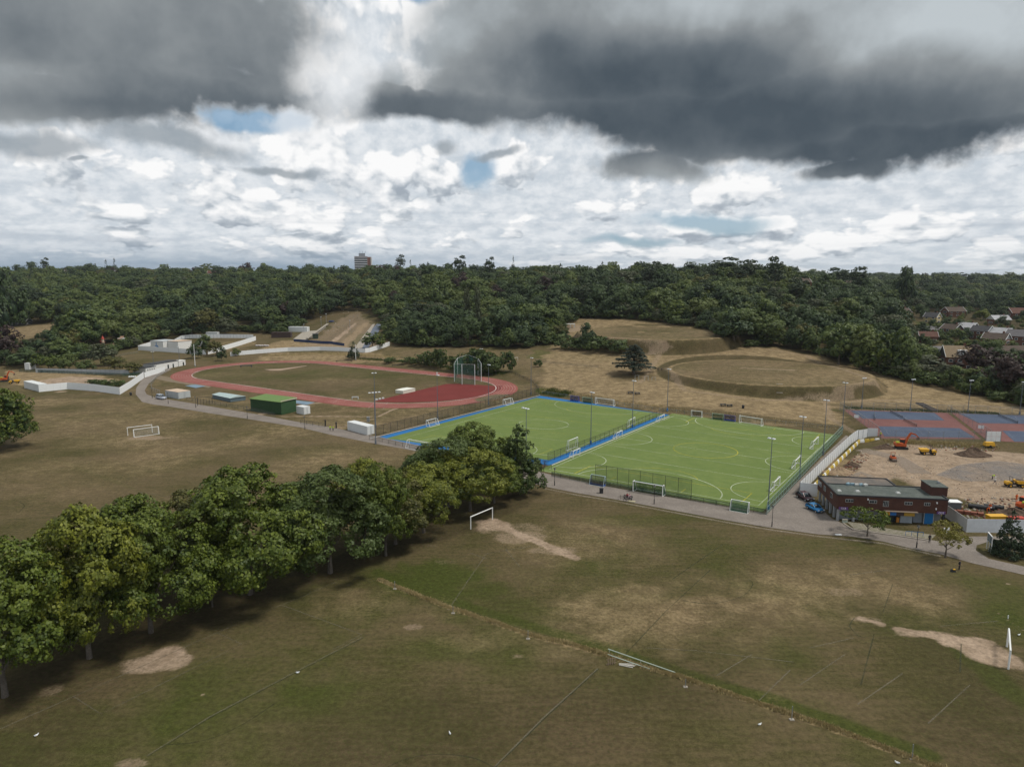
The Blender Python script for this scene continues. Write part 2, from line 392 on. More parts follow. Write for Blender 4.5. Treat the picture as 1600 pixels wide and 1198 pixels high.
def leafmat(name, c0, c1, c2, yellow=None):
    """leaf colour varies leaf by leaf (tint attribute; pale c2 also paints lit highlights), in patches of the crown and from tree to tree"""
    m, t, b = newmat(name)
    at = t.node('ShaderNodeAttribute', attribute_name='tint').outputs['Fac']
    oi = t.node('ShaderNodeObjectInfo'); rn = oi.outputs['Random']
    g = t.node('ShaderNodeTexCoord').outputs['Object']
    n = t.mr(t.noise(g, .35, 4, .6), .35, .65)
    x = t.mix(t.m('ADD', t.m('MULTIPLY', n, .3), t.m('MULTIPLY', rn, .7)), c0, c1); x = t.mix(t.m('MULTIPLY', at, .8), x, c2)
    if yellow: x = t.mix(t.m('MULTIPLY', t.mr(rn, .55, 1.), .6), x, yellow)
    t.l.new(x, b.inputs['Base Color']); b.inputs['Roughness'].default_value = .55; b.inputs['Specular IOR Level'].default_value = .3
    tr = t.node('ShaderNodeBsdfTranslucent'); t.l.new(t.mix(1., x, (1.3, 1.4, .6), 'MULTIPLY'), tr.inputs['Color'])
    ms = t.node('ShaderNodeMixShader'); ms.inputs[0].default_value = .12
    t.l.new(b.outputs[0], ms.inputs[1]); t.l.new(tr.outputs[0], ms.inputs[2]); t.l.new(ms.outputs[0], t.n['Material Output'].inputs['Surface'])
    return m
def wiremat(name, col, cover, rough=.5):
    """woven mesh seen from far: fine threads with open gaps between"""
    m, t, b = newmat(name); b.inputs['Base Color'].default_value = (*col, 1); b.inputs['Roughness'].default_value = rough
    g = t.node('ShaderNodeNewGeometry').outputs['Position']; n = t.mr(t.noise(g, .8, 3, .5), .3, .7, cover*.75, cover*1.25, False)
    tp = t.node('ShaderNodeBsdfTransparent'); ms = t.node('ShaderNodeMixShader')
    t.l.new(n, ms.inputs[0]); t.l.new(tp.outputs[0], ms.inputs[1]); t.l.new(b.outputs[0], ms.inputs[2]); t.l.new(ms.outputs[0], t.n['Material Output'].inputs['Surface'])
    return m
def linemat(name, col, keep=.9, scale=2.5, rough=.8):
    """worn painted line: coverage broken by noise"""
    m, t, b = newmat(name); b.inputs['Base Color'].default_value = (*col, 1); b.inputs['Roughness'].default_value = rough
    g = t.node('ShaderNodeNewGeometry').outputs['Position']; n = t.noise(g, scale, 4, .65); n2 = t.noise(g, .12, 2, .5)
    f = t.m('MULTIPLY', t.mr(n, .2, .75, keep*1.2, keep*.5, False), t.mr(n2, .3, .62, .55, 1.0))
    tp = t.node('ShaderNodeBsdfTransparent'); ms = t.node('ShaderNodeMixShader')
    t.l.new(t.m('MULTIPLY', f, 1., clamp=True), ms.inputs[0]); t.l.new(tp.outputs[0], ms.inputs[1]); t.l.new(b.outputs[0], ms.inputs[2]); t.l.new(ms.outputs[0], t.n['Material Output'].inputs['Surface'])
    return m
# ================================================================== SETTING : ground
def ground():
    az = np.concatenate([np.linspace(-180, -46, 24, endpoint=False), np.linspace(-46, 46, 600), np.linspace(46, 180, 25)[1:-1]])
    az = np.radians(az)
    r = [4, 12, 22, 32, 40, 46]
    while r[-1] < 12000:
        q = r[-1]; r.append(q*(1.0065 if q < 190 else 1.004 if q < 400 else 1.014 if q < 700 else 1.03 if q < 3000 else 1.12))
    r = np.array(r); A, Rr = np.meshgrid(az, r); X = (Rr*np.sin(A)).ravel(); Y = (Rr*np.cos(A)).ravel()
    Z = hz(X, Y); n, k = len(r), len(az)
    i = np.arange(n-1)[:, None]; j = np.arange(k)[None, :]; j2 = (j+1) % k
    F = np.stack([i*k+j, (i+1)*k+j, (i+1)*k+j2, i*k+j2], -1).reshape(-1, 4)
    V = np.stack([X, Y, Z], 1); V = np.vstack([V, [0, 0, 0]]); c = len(V)-1
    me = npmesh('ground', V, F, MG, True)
    # centre cap
    X = V[:, 0]; Y = V[:, 1]; cov = np.zeros((len(V), 4), np.float32)
    rng = np.random.RandomState(4)
    def wn(s, seed, oct=3):      # cheap smooth noise for ragged patch edges
        rr = np.random.RandomState(seed); o = np.zeros_like(X)
        for q in range(oct):
            for _ in range(4):
                th = rr.rand()*6.28; fr = s*2**q*(.7+.6*rr.rand()); ph = rr.rand()*6.28
                o += np.sin((X*math.cos(th)+Y*math.sin(th))*fr+ph+1.5*np.sin((X*math.sin(th)-Y*math.cos(th))*fr*.7+ph*2))/2**q/4
        return o
    W1 = wn(.25, 1); W2 = wn(.8, 2); W3 = wn(.06, 3); W4 = wn(.12, 8)
    def ell(px, py, rx, ry, ch, amt, soft=.5, rag=.35):
        g = G(px, py); gx = G(px+rx, py); gy = G(px, py-ry)
        a = abs(gx.x-g.x)+.01; b = abs(gy.y-g.y)+.01
        d = np.sqrt(((X-g.x)/a)**2+((Y-g.y)/b)**2)+(W1*.6+W2*.5)*rag
        cov[:, ch] = np.maximum(cov[:, ch], amt*smooth((1+soft/2-d)/soft))
    def stroke(pts, wdt, ch, amt, soft=.8, rag=.3, sub=False):
        P = [G(*p)[:2] for p in pts]; d = line_d(X, Y, P)/wdt+(W1*.6+W2*.5)*rag
        v = amt*smooth((1+soft/2-d)/soft)
        cov[:, ch] = np.maximum(cov[:, ch], v) if not sub else np.clip(cov[:, ch]-v, 0, 1)
    def poly(pts, ch, amt, soft=2., rag=1.):
        P = [G(*p)[:2] for p in pts]; d = poly_sd(X, Y, P)+(W1+W2*.6)*rag*soft
        cov[:, ch] = np.maximum(cov[:, ch], amt*smooth((soft-d)/(2*soft)))
    # straw-dry hillside and terraces (alpha channel) and rough verges
    hill = [(842, 604), (846, 560), (905, 496), (1000, 500), (1110, 512), (1150, 540), (1210, 543), (1290, 560), (1400, 590), (1500, 612), (1640, 640), (1640, 652), (1312, 640), (1318, 672), (1200, 662), (1046, 646)]
    poly(hill, 3, .75, 3)
    poly([(560, 560), (610, 540), (900, 548), (980, 572), (975, 590), (850, 600), (800, 580)], 3, .35, 4)
    poly([(400, 562), (420, 552), (580, 549), (600, 556), (720, 573), (600, 566)], 3, .75, 2)
    poly([(0, 575), (50, 505), (70, 500), (70, 530), (20, 540)], 3, .5, 5)
    d1 = np.hypot(X-O1[0], Y-O1[1]); d2 = np.hypot(X-O2[0], (Y-O2[1])*.92)
    for d, rr_ in ((d1, O1R), (d2, O2R)):
        cov[:, 3] = np.where(d < rr_, .40+.2*W3, cov[:, 3]); cov[:, 0] = np.where(d < rr_-2, .22+.12*W4, cov[:, 0])
        bank = smooth((3.1-np.abs(d-rr_-3.))*1.2); cov[:, 2] = np.maximum(cov[:, 2], bank*(.55+.15*W2)); cov[:, 3] = cov[:, 3]*(1-.6*bank)
        rim = smooth(1-np.abs(d-rr_+.6)/1.3); cov[:, 3] = np.maximum(cov[:, 3], rim*.95)
        cov[:, 1] = np.maximum(cov[:, 1], .45*smooth((d-rr_*.80)/(rr_*.12))*smooth((rr_-2-d)/4)*(Y > (O1[1] if rr_ == O1R else O2[1])+8))
    # dust on hill paths
    for P_ in ([(1000, 598), (1020, 572), (1030, 548), (1040, 536), (1010, 533), (945, 527)], [(1040, 575), (1070, 610), (1180, 625), (1300, 622), (1370, 600)], [(1330, 615), (1290, 628), (1300, 655), (1330, 672), (1345, 678)], [(945, 527), (900, 528), (880, 512)], [(1370, 600), (1340, 585), (1260, 556), (1200, 546)], [(1300, 622), (1450, 625), (1600, 640)]):
        stroke(P_, 1.7, 0, .5, 1.2)
    ell(1030, 545, 22, 9, 0, .6); ell(890, 513, 30, 6, 0, .6); ell(1330, 640, 30, 8, 0, .3)
    for p in ((1100, 620, 60, 6), (1230, 640, 70, 5), (1420, 612, 60, 8), (940, 585, 70, 7), (1460, 600, 40, 6), (1000, 605, 50, 5)): ell(*p, 3, 1., 1.2)
    for P_, ch in (([(1172, 573), (1250, 576)], 1), ([(1178, 577), (1245, 580)], 1), ([(1160, 575), (1240, 578.5)], 0), ([(995, 516), (1040, 519)], 1), ([(1000, 519), (1045, 521)], 3)): stroke(P_, 1.1, ch, .8, .7, .2)
    # brown bank behind the right pitch and above the tennis courts, green tufts at its foot
    stroke([(1046, 640), (1130, 645), (1230, 657), (1318, 668)], 3.4, 2, .6, 1.); stroke([(1300, 632), (1460, 640), (1620, 650)], 3.2, 2, .55, 1.)
    stroke([(1300, 640), (1440, 645), (1480, 649)], 1.3, 1, .7, 1.); stroke([(846, 611), (885, 618)], 3., 1, .9, 1.); stroke([(1050, 646), (1200, 661), (1310, 672)], .9, 1, .45, 1.)
    ell(990, 589, 42, 7, 2, .6, 1.)  # cedar's shadow painted dark on the slope below it
    # upper playing field behind the track
    poly([(830, 547), (1000, 556), (985, 566), (830, 560)], 1, .95, 3); poly([(640, 546), (830, 550), (940, 570), (800, 566)], 3, .3, 3)
    # infield and track surroundings
    inf = stad_sd(X, Y, -10.5)
    cov[:, 1] = np.where(inf < 0, np.clip(.30+.30*W3+.15*W1, 0, 1)*smooth((Y-285)/60+.35), cov[:, 1])
    for p in ((330, 622, 60, 7), (520, 655, 60, 8), (640, 650, 50, 9), (240, 600, 14, 8), (700, 645, 40, 6)): ell(*p, 3, .4, 1.)
    for p in ((640, 652, 40, 5), (405, 630, 20, 5), (560, 600, 70, 8), (450, 606, 60, 4)): ell(*p, 0, .22, 1.2)
    ell(330, 626, 70, 2.2, 2, .35, 1.); ell(470, 625, 22, 5, 2, .35)
    stroke([(395, 651), (425, 642), (450, 638), (480, 632), (512, 627)], 1.5, 0, .75, .8); stroke([(440, 651), (476, 650), (590, 651), (620, 638)], .7, 0, .75, .7)
    stroke([(530, 668), (560, 660), (585, 654)], 1.1, 0, .5, .7)
    # lush strips and dead patches of the near fields, with cloud shade painted in
    near = smooth((150-Y)/60)*.22; cov[:, 1] = np.maximum(cov[:, 1], np.where((Y > 20) & (Y < 230), (near+.10)*(1+.9*W4+.9*W1)+.12*W3, 0))  # greener towards the viewer, part of the painted cloud shade
    cov[:, 2] = np.maximum(cov[:, 2], np.where((Y > 20) & (Y < 160), np.clip(.30*smooth((130-Y)/60)*(1-1.2*W4+.6*W1), 0, .5), 0))  # soil weight rises nearby: cloud shade put into the ground colour
    G_ = ((150, 1150, 160, 60, .5), (420, 1060, 110, 55, .5), (620, 1130, 140, 60, .45), (0, 1190, 120, 60, .6), (470, 1130, 60, 40, .4), (330, 1062, 50, 12, .5), (680, 905, 90, 32, .85), (800, 960, 90, 28, .55), (730, 925, 80, 28, .6), (1085, 845, 80, 30, .45), (1020, 812, 120, 12, .5), (1230, 850, 120, 14, .45), (1400, 1160, 90, 24, .3), (1580, 1080, 24, 110, .75), (1180, 1040, 110, 28, .3), (870, 900, 90, 20, .35), (1330, 860, 120, 12, .4), (1450, 1100, 110, 30, .3), (130, 660, 120, 22, .18), (300, 700, 110, 12, .2), (520, 740, 90, 16, .15), (230, 640, 120, 8, .2), (1540, 900, 60, 14, .35))
    for a in G_: ell(*a[:4], 1, a[4], 1.1, .5)
    stroke([(590, 893), (700, 935), (820, 975), (950, 1012), (1100, 1062), (1250, 1106), (1450, 1178)], 1.3, 1, .8, 1.2)
    stroke([(1080, 800), (1010, 850), (900, 950), (860, 985)], .9, 1, .35, 1.2)
    for P_, wd in (([(1402, 983), (1450, 992), (1500, 1004)], .9), ([(1480, 999), (1530, 1010), (1575, 1028)], 1.7), ([(1345, 966), (1380, 976)], .6), ([(770, 812), (800, 830), (850, 850), (900, 872)], 1.1)): stroke(P_, wd, 0, .95, .9, .5)
    stroke([(0, 700), (100, 722), (200, 760), (300, 800)], .8, 1, .35, 1.2)
    D_ = ((245, 1032, 48, 17, .75), (262, 1020, 28, 12, .85), (225, 1045, 30, 8, .7), (773, 820, 26, 9, .8), (815, 838, 46, 9, .55), (868, 860, 40, 7, .5), (800, 825, 60, 10, .45), (1548, 1022, 34, 17, 1.), (1500, 1003, 46, 8, .9), (1440, 990, 46, 6, .75), (1360, 968, 40, 6, .45), (1585, 1035, 10, 12, .6), (1320, 925, 36, 8, .4), (646, 979, 16, 5, .5), (808, 1025, 14, 4, .45), (80, 1078, 14, 9, .35), (210, 1192, 28, 8, .5), (315, 1084, 6, 2, .7), (1575, 968, 3, 40, .5), (233, 684, 34, 4, .6), (225, 690, 60, 6, .3), (150, 670, 60, 4, .2), (1078, 838, 8, 3, .4), (700, 878, 22, 4, .35), (675, 852, 14, 3, .4), (95, 612, 9, 1.5, .7), (300, 650, 60, 4, .12), (190, 655, 60, 4, .2), (1576, 912, 5, 3, .7))
    for a in D_: ell(*a[:4], 0, a[4], .7, .5)
    DR = ((1290, 930, 190, 45, .5), (990, 960, 120, 50, .55), (1220, 905, 60, 26, .4), (900, 850, 120, 40, .4), (1180, 1010, 60, 60, .3), (560, 945, 110, 26, .45), (1450, 950, 110, 22, .35), (760, 1000, 120, 20, .35), (860, 1020, 80, 20, .35), (100, 760, 120, 30, .3), (420, 960, 60, 18, .25), (700, 740, 50, 12, .1))
    for a in DR: ell(*a[:4], 3, a[4]*.95, 1.3, .6)
    farf = smooth((Y-120)/60)*smooth((-10-X+(Y-150)*.1)/25)*(Y < 260); cov[:, 3] = np.maximum(cov[:, 3], .34*farf*(1+.6*W4)); cov[:, 3] = np.maximum(cov[:, 3], np.where((Y > 225) & (Y < 420) & (X < 10), .22*(1+.6*W4), 0))
    stroke([(592, 905), (700, 948), (830, 992), (950, 1024), (1080, 1063), (1250, 1120), (1480, 1205)], .35, 3, 1., .8)
    # bare reddish soil along the tree row
    stroke([(0, 1090), (60, 1060), (250, 985), (420, 920), (600, 862), (720, 822), (830, 772)], 3.8, 2, .75, .9, .5)
    stroke([(600, 870), (670, 845), (800, 790)], 3., 2, .5, 1.)
    ell(20, 700, 42, 8, 2, .55)  # shadow below the left-edge oak, painted with the dark channel
    for p_, r_ in MEADOWS[:2]: cov[:, 3] = np.maximum(cov[:, 3], .6*smooth((r_-np.hypot(X-p_.x, Y-p_.y))/8))
    for p_, r_ in MEADOWS[3:]: cov[:, 1] = np.maximum(cov[:, 1], .8*smooth((r_-np.hypot(X-p_.x, Y-p_.y))/8))
    # edges of the woods: leaf litter and undergrowth
    cov[:, 2] = np.maximum(cov[:, 2], WOODMASK(X, Y)*.9)
    cov[:, 2] = np.where(np.hypot(X, Y) > 1100, .9, cov[:, 2])
    # building sites
    poly([(1250, 758), (1335, 690), (1375, 686), (1560, 700), (1700, 712), (1700, 845), (1510, 830), (1485, 795)], 2, .25, 1.5)
    poly([(1310, 760), (1345, 706), (1400, 692), (1560, 704), (1700, 722), (1700, 812), (1560, 800), (1480, 775), (1400, 745)], 0, .82, 1.6)
    ell(1345, 735, 30, 6, 2, .55); ell(1480, 790, 60, 4, 2, .5); ell(1580, 795, 26, 12, 2, .9, .5); ell(1320, 728, 34, 14, 3, .7)
    poly([(10, 580), (130, 583), (185, 592), (170, 604), (60, 603), (20, 600)], 3, 1., 1.5); poly([(60, 594), (110, 588), (160, 590), (175, 597), (120, 603), (60, 603)], 0, 1., 1.2)
    poly([(470, 540), (540, 490), (562, 488), (585, 505), (600, 540), (560, 548)], 0, .5, 3); poly([(480, 540), (545, 500), (580, 515), (590, 542)], 2, .25, 3)
    for P_, wd, ch, am in (([(500, 538), (560, 497)], 2.5, 2, .7), ([(535, 540), (572, 505)], 3., 3, 1.), ([(515, 538), (556, 505)], 1.5, 0, 1.), ([(548, 540), (568, 522)], 3., 1, .9), ([(545, 500), (560, 490)], 4., 2, .6)): stroke(P_, wd, ch, am, 1., .6)
    poly([(275, 545), (390, 528), (402, 540), (345, 548)], 3, .5, 2); poly([(400, 548), (440, 530), (560, 542)], 3, .9, 3)
    poly([(160, 563), (215, 552), (330, 556), (300, 566), (230, 568)], 1, .25, 2)
    cov = np.clip(cov, 0, 1)
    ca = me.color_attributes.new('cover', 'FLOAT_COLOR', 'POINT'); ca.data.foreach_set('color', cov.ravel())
    o = part('ground', me); tag(o, kind='structure')
    return o
def ground_mat():
    m, t, b = newmat('grass_and_soil'); g = t.node('ShaderNodeNewGeometry').outputs['Position']
    vc = t.node('ShaderNodeAttribute', attribute_name='cover'); s = t.node('ShaderNodeSeparateColor'); t.l.new(vc.outputs['Color'], s.inputs[0])
    dust, green, dark, straw = s.outputs[0], s.outputs[1], s.outputs[2], vc.outputs['Alpha']
    nb = t.noise(g, .045, 5, .6); nm = t.noise(g, .33, 5, .62); nf = t.noise(g, 2.6, 5, .68); nff = t.noise(g, 9., 3, .6)
    # mown streaks follow the two directions of the pitches
    mp = t.node('ShaderNodeMapping'); t.l.new(g, mp.inputs[0]); mp.inputs['Rotation'].default_value = (0, 0, R(33)); mp.inputs['Scale'].default_value = (.16, 1.5, 1)
    st = t.noise(mp.outputs[0], 1., 4, .6)
    mp2 = t.node('ShaderNodeMapping'); t.l.new(g, mp2.inputs[0]); mp2.inputs['Rotation'].default_value = (0, 0, R(-57)); mp2.inputs['Scale'].default_value = (.1, 1.2, 1)
    st2 = t.noise(mp2.outputs[0], 1., 4, .6)
    f1 = t.m('ADD', t.m('MULTIPLY', nm, .5), t.m('MULTIPLY', nf, .5))
    k = t.m('ADD', t.m('ADD', t.m('MULTIPLY', nb, .45), t.m('MULTIPLY', nf, .25)), t.m('MULTIPLY', t.m('ADD', st, st2), .15))
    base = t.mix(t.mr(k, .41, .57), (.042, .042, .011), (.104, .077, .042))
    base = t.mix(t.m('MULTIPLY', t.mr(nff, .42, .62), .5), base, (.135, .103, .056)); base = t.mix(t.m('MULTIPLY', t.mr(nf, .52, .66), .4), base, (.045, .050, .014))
    def edge(v, lo=.28, hi=.72, amp=.55): return t.mr(t.m('ADD', v, t.m('MULTIPLY', t.m('SUBTRACT', f1, .5), amp*1.6)), lo, hi)
    gr = t.mix(t.mr(t.m('ADD', t.m('MULTIPLY', nf, .5), t.m('MULTIPLY', nff, .5)), .40, .60), (.028, .044, .006), (.060, .067, .015))
    x = t.mix(t.m('MULTIPLY', edge(green, .1, .9), .92), base, gr)
    sw = t.mix(t.mr(t.m('ADD', t.m('MULTIPLY', nm, .6), t.m('MULTIPLY', nf, .4)), .36, .64), (.145, .104, .058), (.295, .222, .125))
    x = t.mix(t.m('MULTIPLY', edge(straw, .1, .9), .95), x, sw)
    dk = t.mix(t.mr(nf, .35, .65), (.060, .038, .024), (.045, .046, .016))
    x = t.mix(t.m('MULTIPLY', edge(dark, .15, .85), .9), x, dk)
    du = t.mix(t.mr(nm, .35, .65), (.34, .258, .188), (.215, .16, .11)); du = t.mix(t.m('MULTIPLY', t.mr(nff, .5, .75), .4), du, (.38, .29, .21))
    x = t.mix(edge(dust, .22, .88, 1.0), x, du)
    gk = t.mr(t.noise(g, 1.4, 6, .72), .36, .64, .74, 1.24, False); x = t.mix(1., x, t.comb(gk, gk, gk), 'MULTIPLY')
    t.l.new(x, b.inputs['Base Color']); b.inputs['Roughness'].default_value = .95; b.inputs['Specular IOR Level'].default_value = .08
    bn = t.node('ShaderNodeBump'); bn.inputs['Strength'].default_value = .7; bn.inputs['Distance'].default_value = .12
    t.l.new(t.m('ADD', nf, t.m('MULTIPLY', nff, .4)), bn.inputs['Height']); t.l.new(bn.outputs[0], b.inputs['Normal'])
    return m
# wood edge : everything beyond this line of pixels' ground points is wooded, apart from clearings
WE = [(-160, 575), (0, 572), (60, 570), (110, 566), (150, 556), (205, 545), (232, 533), (280, 524), (335, 519), (400, 519), (425, 523), (450, 518), (480, 505), (520, 490), (560, 486), (590, 497), (606, 520), (612, 534), (640, 541), (740, 542), (820, 545), (885, 534), (870, 512), (905, 497), (1000, 499), (1100, 512), (1135, 528), (1210, 541), (1290, 557), (1360, 577), (1440, 601), (1500, 611), (1600, 636), (1760, 672)]
WEP = [G(*p) for p in WE]
WPOLY = [(p.x, p.y) for p in WEP]+[(2600, 1500), (2600, 3200), (-2600, 3200), (-2600, 900)]
MEADOWS = [(G(45, 517), 40), (G(12, 527), 22), (G(205, 497), 18), (G(1505, 512), 36), (G(1560, 522), 36), (G(1540, 545), 26)]
def WOODMASK(X, Y):
    m_ = smooth((2-poly_sd(X, Y, WPOLY))/5.)
    for p_, r_ in MEADOWS: m_ = m_*smooth((np.hypot(X-p_.x, Y-p_.y)-r_)/6+.5)
    return m_
MG = ground_mat(); GROUND = ground()

# ------------------------------------------------------------------ sheets laid on the ground
def sheet(name, pts, mat, dz=.03, kind='structure', parent=None, step=4.):
    """flat surface with this outline, subdivided so it follows the ground"""
    import bmesh
    bm = bmesh.new(); vs = [bm.verts.new((p[0], p[1], 0)) for p in pts]; bm.faces.new(vs)
    bmesh.ops.triangulate(bm, faces=bm.faces[:])
    for _ in range(7):
        es = [e for e in bm.edges if e.calc_length() > step]
        if not es: break
        bmesh.ops.subdivide_edges(bm, edges=es, cuts=1); bmesh.ops.triangulate(bm, faces=bm.faces[:])
    X = np.array([v.co.x for v in bm.verts]); Y = np.array([v.co.y for v in bm.verts]); Z = hz(X, Y)+dz
    for v, z in zip(bm.verts, Z): v.co.z = z
    bmesh.ops.recalc_face_normals(bm, faces=bm.faces[:])
    if sum(f.normal.z for f in bm.faces) < 0: bmesh.ops.reverse_faces(bm, faces=bm.faces[:])
    me = bpy.data.meshes.new(name); bm.to_mesh(me); bm.free(); me.materials.append(mat)
    o = part(name, me, parent)
    if parent is None: tag(o, kind=kind)
    return o
def strip(mb, P, w, dz=.05, closed=False, mi=0, step=3.):
    """ribbon of width w along world points P, on the ground"""
    P = [Vector((p[0], p[1])) for p in P]
    if closed: P = P+[P[0]]
    Q = [P[0]]
    for a, b in zip(P[:-1], P[1:]):
        n = max(1, int((b-a).length/step))
        Q += [a.lerp(b, (i+1)/n) for i in range(n)]
    vs = []
    for i, p in enumerate(Q):
        a = Q[max(0, i-1)]; b = Q[min(len(Q)-1, i+1)]
        if closed and i in (0, len(Q)-1): a, b = Q[-2], Q[1]
        d = (b-a).normalized(); nrm = Vector((-d.y, d.x))*w/2
        for s in (1, -1):
            q = p+nrm*s; vs.append((q.x, q.y, float(hz(q.x, q.y))+dz))
    fs = [(2*i, 2*i+1, 2*i+3, 2*i+2) for i in range(len(Q)-1)]
    mb.add(vs, fs, mi)
def px(*pts): return [G(*p) for p in pts]
M_asph = blotch('asphalt', [(.19, .165, .145), (.24, .21, .185), (.145, .126, .11)], .25, .95, 3., .2)
M_conc = blotch('concrete', [(.30, .27, .23), (.24, .215, .18), (.36, .33, .28)], .5, .9, 4.)
# park road, far part and near part
road_l = [(217, 618), (214, 603), (226, 590), (236, 584), (262, 575)]
road = px((222, 628), (212, 616), (213, 606), (222, 593), (232, 586), (262, 575), (268, 577), (246, 588), (232, 600), (226, 610), (229, 616), (245, 622), (262, 624), (300, 630), (340, 637), (400, 647), (470, 660), (520, 668), (560, 676), (600, 684), (650, 695), (700, 704), (760, 716), (862, 742), (900, 750), (960, 762), (1030, 774), (1100, 785), (1150, 794), (1195, 802),
          (1222, 775), (1247, 752), (1300, 700), (1322, 680), (1330, 684), (1310, 706), (1262, 752), (1260, 775), (1300, 810), (1330, 824), (1420, 838), (1470, 846), (1520, 838), (1560, 838), (1680, 840), (1680, 850), (1545, 846), (1526, 852), (1525, 860), (1545, 873), (1600, 885), (1680, 905), (1680, 922), (1600, 898), (1520, 880), (1470, 866), (1420, 856), (1380, 846), (1330, 838), (1280, 835), (1200, 824), (1130, 812), (1050, 797), (960, 780), (900, 770), (850, 760), (790, 744), (740, 728), (690, 713), (640, 703), (580, 692), (520, 680), (470, 668), (390, 655), (330, 646), (270, 636), (240, 632))
sheet('park_road', road, M_asph, .05)
# soft worn verge along the park road
vb = MB(); strip(vb, px((850, 763), (900, 773), (960, 783), (1050, 800), (1130, 815), (1200, 827), (1280, 838), (1380, 849), (1470, 869)), .7, .035)
tag(vb.build('path_verge', linemat('worn_verge', (.30, .25, .19), .55, .8)), kind='structure')
kb = MB(); strip(kb, px((1333, 828), (1400, 837), (1452, 845)), .3, .16); strip(kb, px((1318, 818), (1333, 828)), .3, .16)
tag(kb.build('kerb', M_conc), kind='structure')
sheet('forecourt_paving', px((1322, 815), (1335, 826), (1400, 835), (1455, 843), (1462, 836), (1400, 828), (1345, 818)), blotch('paving', [(.27, .24, .20), (.22, .2, .165), (.11, .11, .05)], .6, .9, 2.), .07)

# ------------------------------------------------------------------ hockey pitches
M_turf = blotch('artificial_turf', [(.118, .163, .044), (.138, .182, .052), (.104, .150, .040)], .07, .85, .5)
M_blue = blotch('blue_turf', [(.018, .13, .34), (.022, .15, .38), (.016, .11, .29)], .1, .8, 2.)
M_white = linemat('white_line_paint', (.62, .68, .52), .7); M_yel = linemat('yellow_line_paint', (.50, .45, .035), .85)
M_whitef = linemat('faint_white_paint', (.55, .6, .42), .55)
def bil(Q, a, b):
    A, B, Cc, Dd = Q; return ((A[0]*(1-a)+B[0]*a)*(1-b)+(Dd[0]*(1-a)+Cc[0]*a)*b, (A[1]*(1-a)+B[1]*a)*(1-b)+(Dd[1]*(1-a)+Cc[1]*a)*b)
def arc(Q, ca, cb, ra, rb, t0, t1, n=40): return [bil(Q, ca+ra*math.cos(R(t0+(t1-t0)*i/n)), cb+rb*math.sin(R(t0+(t1-t0)*i/n))) for i in range(n+1)]
rg = [bil(RP, -.035, -.03), bil(RP, 1.035, -.045), bil(RP, 1.04, 1.03), bil(RP, -.04, 1.035)]
rp = sheet('right_hockey_pitch', rg, M_turf, .03)
MW, MY, MF = MB(), MB(), MB()
L = lambda mb, Q, a, b, w=.16: strip(mb, [bil(Q, *a), bil(Q, *b)], w, .055)
strip(MW, [bil(RP, 0, 0), bil(RP, 1, 0), bil(RP, 1, 1), bil(RP, 0, 1)], .2, .055, True)
L(MW, RP, (0, -.025), (1, -.03)); L(MF, RP, (-.02, 1.018), (1.02, 1.018))
for b in (.25, .5, .75): L(MW, RP, (0, b), (1, b), .15)
for b in (.375, .625): L(MW, RP, (0, b), (1, b), .13)
for s, b in ((0, 0), (1, 1)):
    sg = 1 if s == 0 else -1
    strip(MW, [bil(RP, .16, b)]+arc(RP, .47, b, .33, .165*sg, 180, 0) if False else arc(RP, .5, b, .34, .165*sg, 180, 0), .22, .055)
    strip(MY, arc(RP, .5, b+.12*sg, .17, .08*sg, 165, 15), .14, .06)
    L(MY, RP, (.14, b+.10*sg), (.93, b+.10*sg), .14)
    for a in (.14, .93): L(MY, RP, (a, b), (a, b+.10*sg), .22)
    for a in (.33, .67): L(MY, RP, (a, b), (a, b+.035*sg), .16)
for a, sg in ((0, 1), (1, -1)):
    for b in (.14, .5, .86): strip(MW, arc(RP, a, b, .175*sg, .10, 90, -90), .18, .055)
strip(MY, arc(RP, .5, .5, .17, .105, 0, 360, 60), .2, .06)
part('white_line', MW.mesh('white_line', M_white), rp); part('yellow_line', MY.mesh('yellow_line', M_yel), rp); part('faint_line', MF.mesh('faint_line', M_whitef), rp)
lp = sheet('left_hockey_pitch', [G0(603, 685), G0(838, 621.3), G0(1038, 647), G0(858, 719)], M_turf, .045)
LQ = [G0(625, 686), G0(870, 713), G0(1022, 648), G0(852, 624)]      # a across, b away
lblue = sheet('blue_run_off', LPo, M_blue, .03)
MW, MY, MF = MB(), MB(), MB()
strip(MW, [bil(LQ, 0, 0), bil(LQ, 1, 0), bil(LQ, 1, 1), bil(LQ, 0, 1)], .16, .07, True)
for b in (.25, .5, .75): L2 = strip(MF, [bil(LQ, 0, b), bil(LQ, 1, b)], .14, .07)
strip(MW, arc(LQ, .5, .5, .17, .10, 0, 360, 60), .2, .07)
for b, sg in ((0, 1), (1, -1)):
    strip(MW, arc(LQ, .5, b, .36, .17*sg, 180, 0), .16, .07); strip(MY, arc(LQ, .5, b+.12*sg, .15, .07*sg, 170, 10), .14, .075)
    strip(MY, [bil(LQ, .1, b+.1*sg), bil(LQ, .9, b+.1*sg)], .13, .075); strip(MY, [bil(LQ, .1, b), bil(LQ, .1, b+.1*sg)], .13, .075); strip(MY, [bil(LQ, .9, b), bil(LQ, .9, b+.1*sg)], .13, .075)
for b in (.375, .625): strip(MY, [bil(LQ, 0, b), bil(LQ, 1, b)], .11, .075)
part('white_line', MW.mesh('white_line', M_white), lp); part('yellow_line', MY.mesh('yellow_line', M_yel), lp); part('faint_line', MF.mesh('faint_line', M_whitef), lp)
edge = MB(); e1 = [G0(579, 686), G0(845, 618.5), G0(1046, 648)]
M_concl = blotch('pale_kerb', [(.45, .45, .45), (.36, .36, .37), (.5, .5, .5)], .5, .9, 4.)
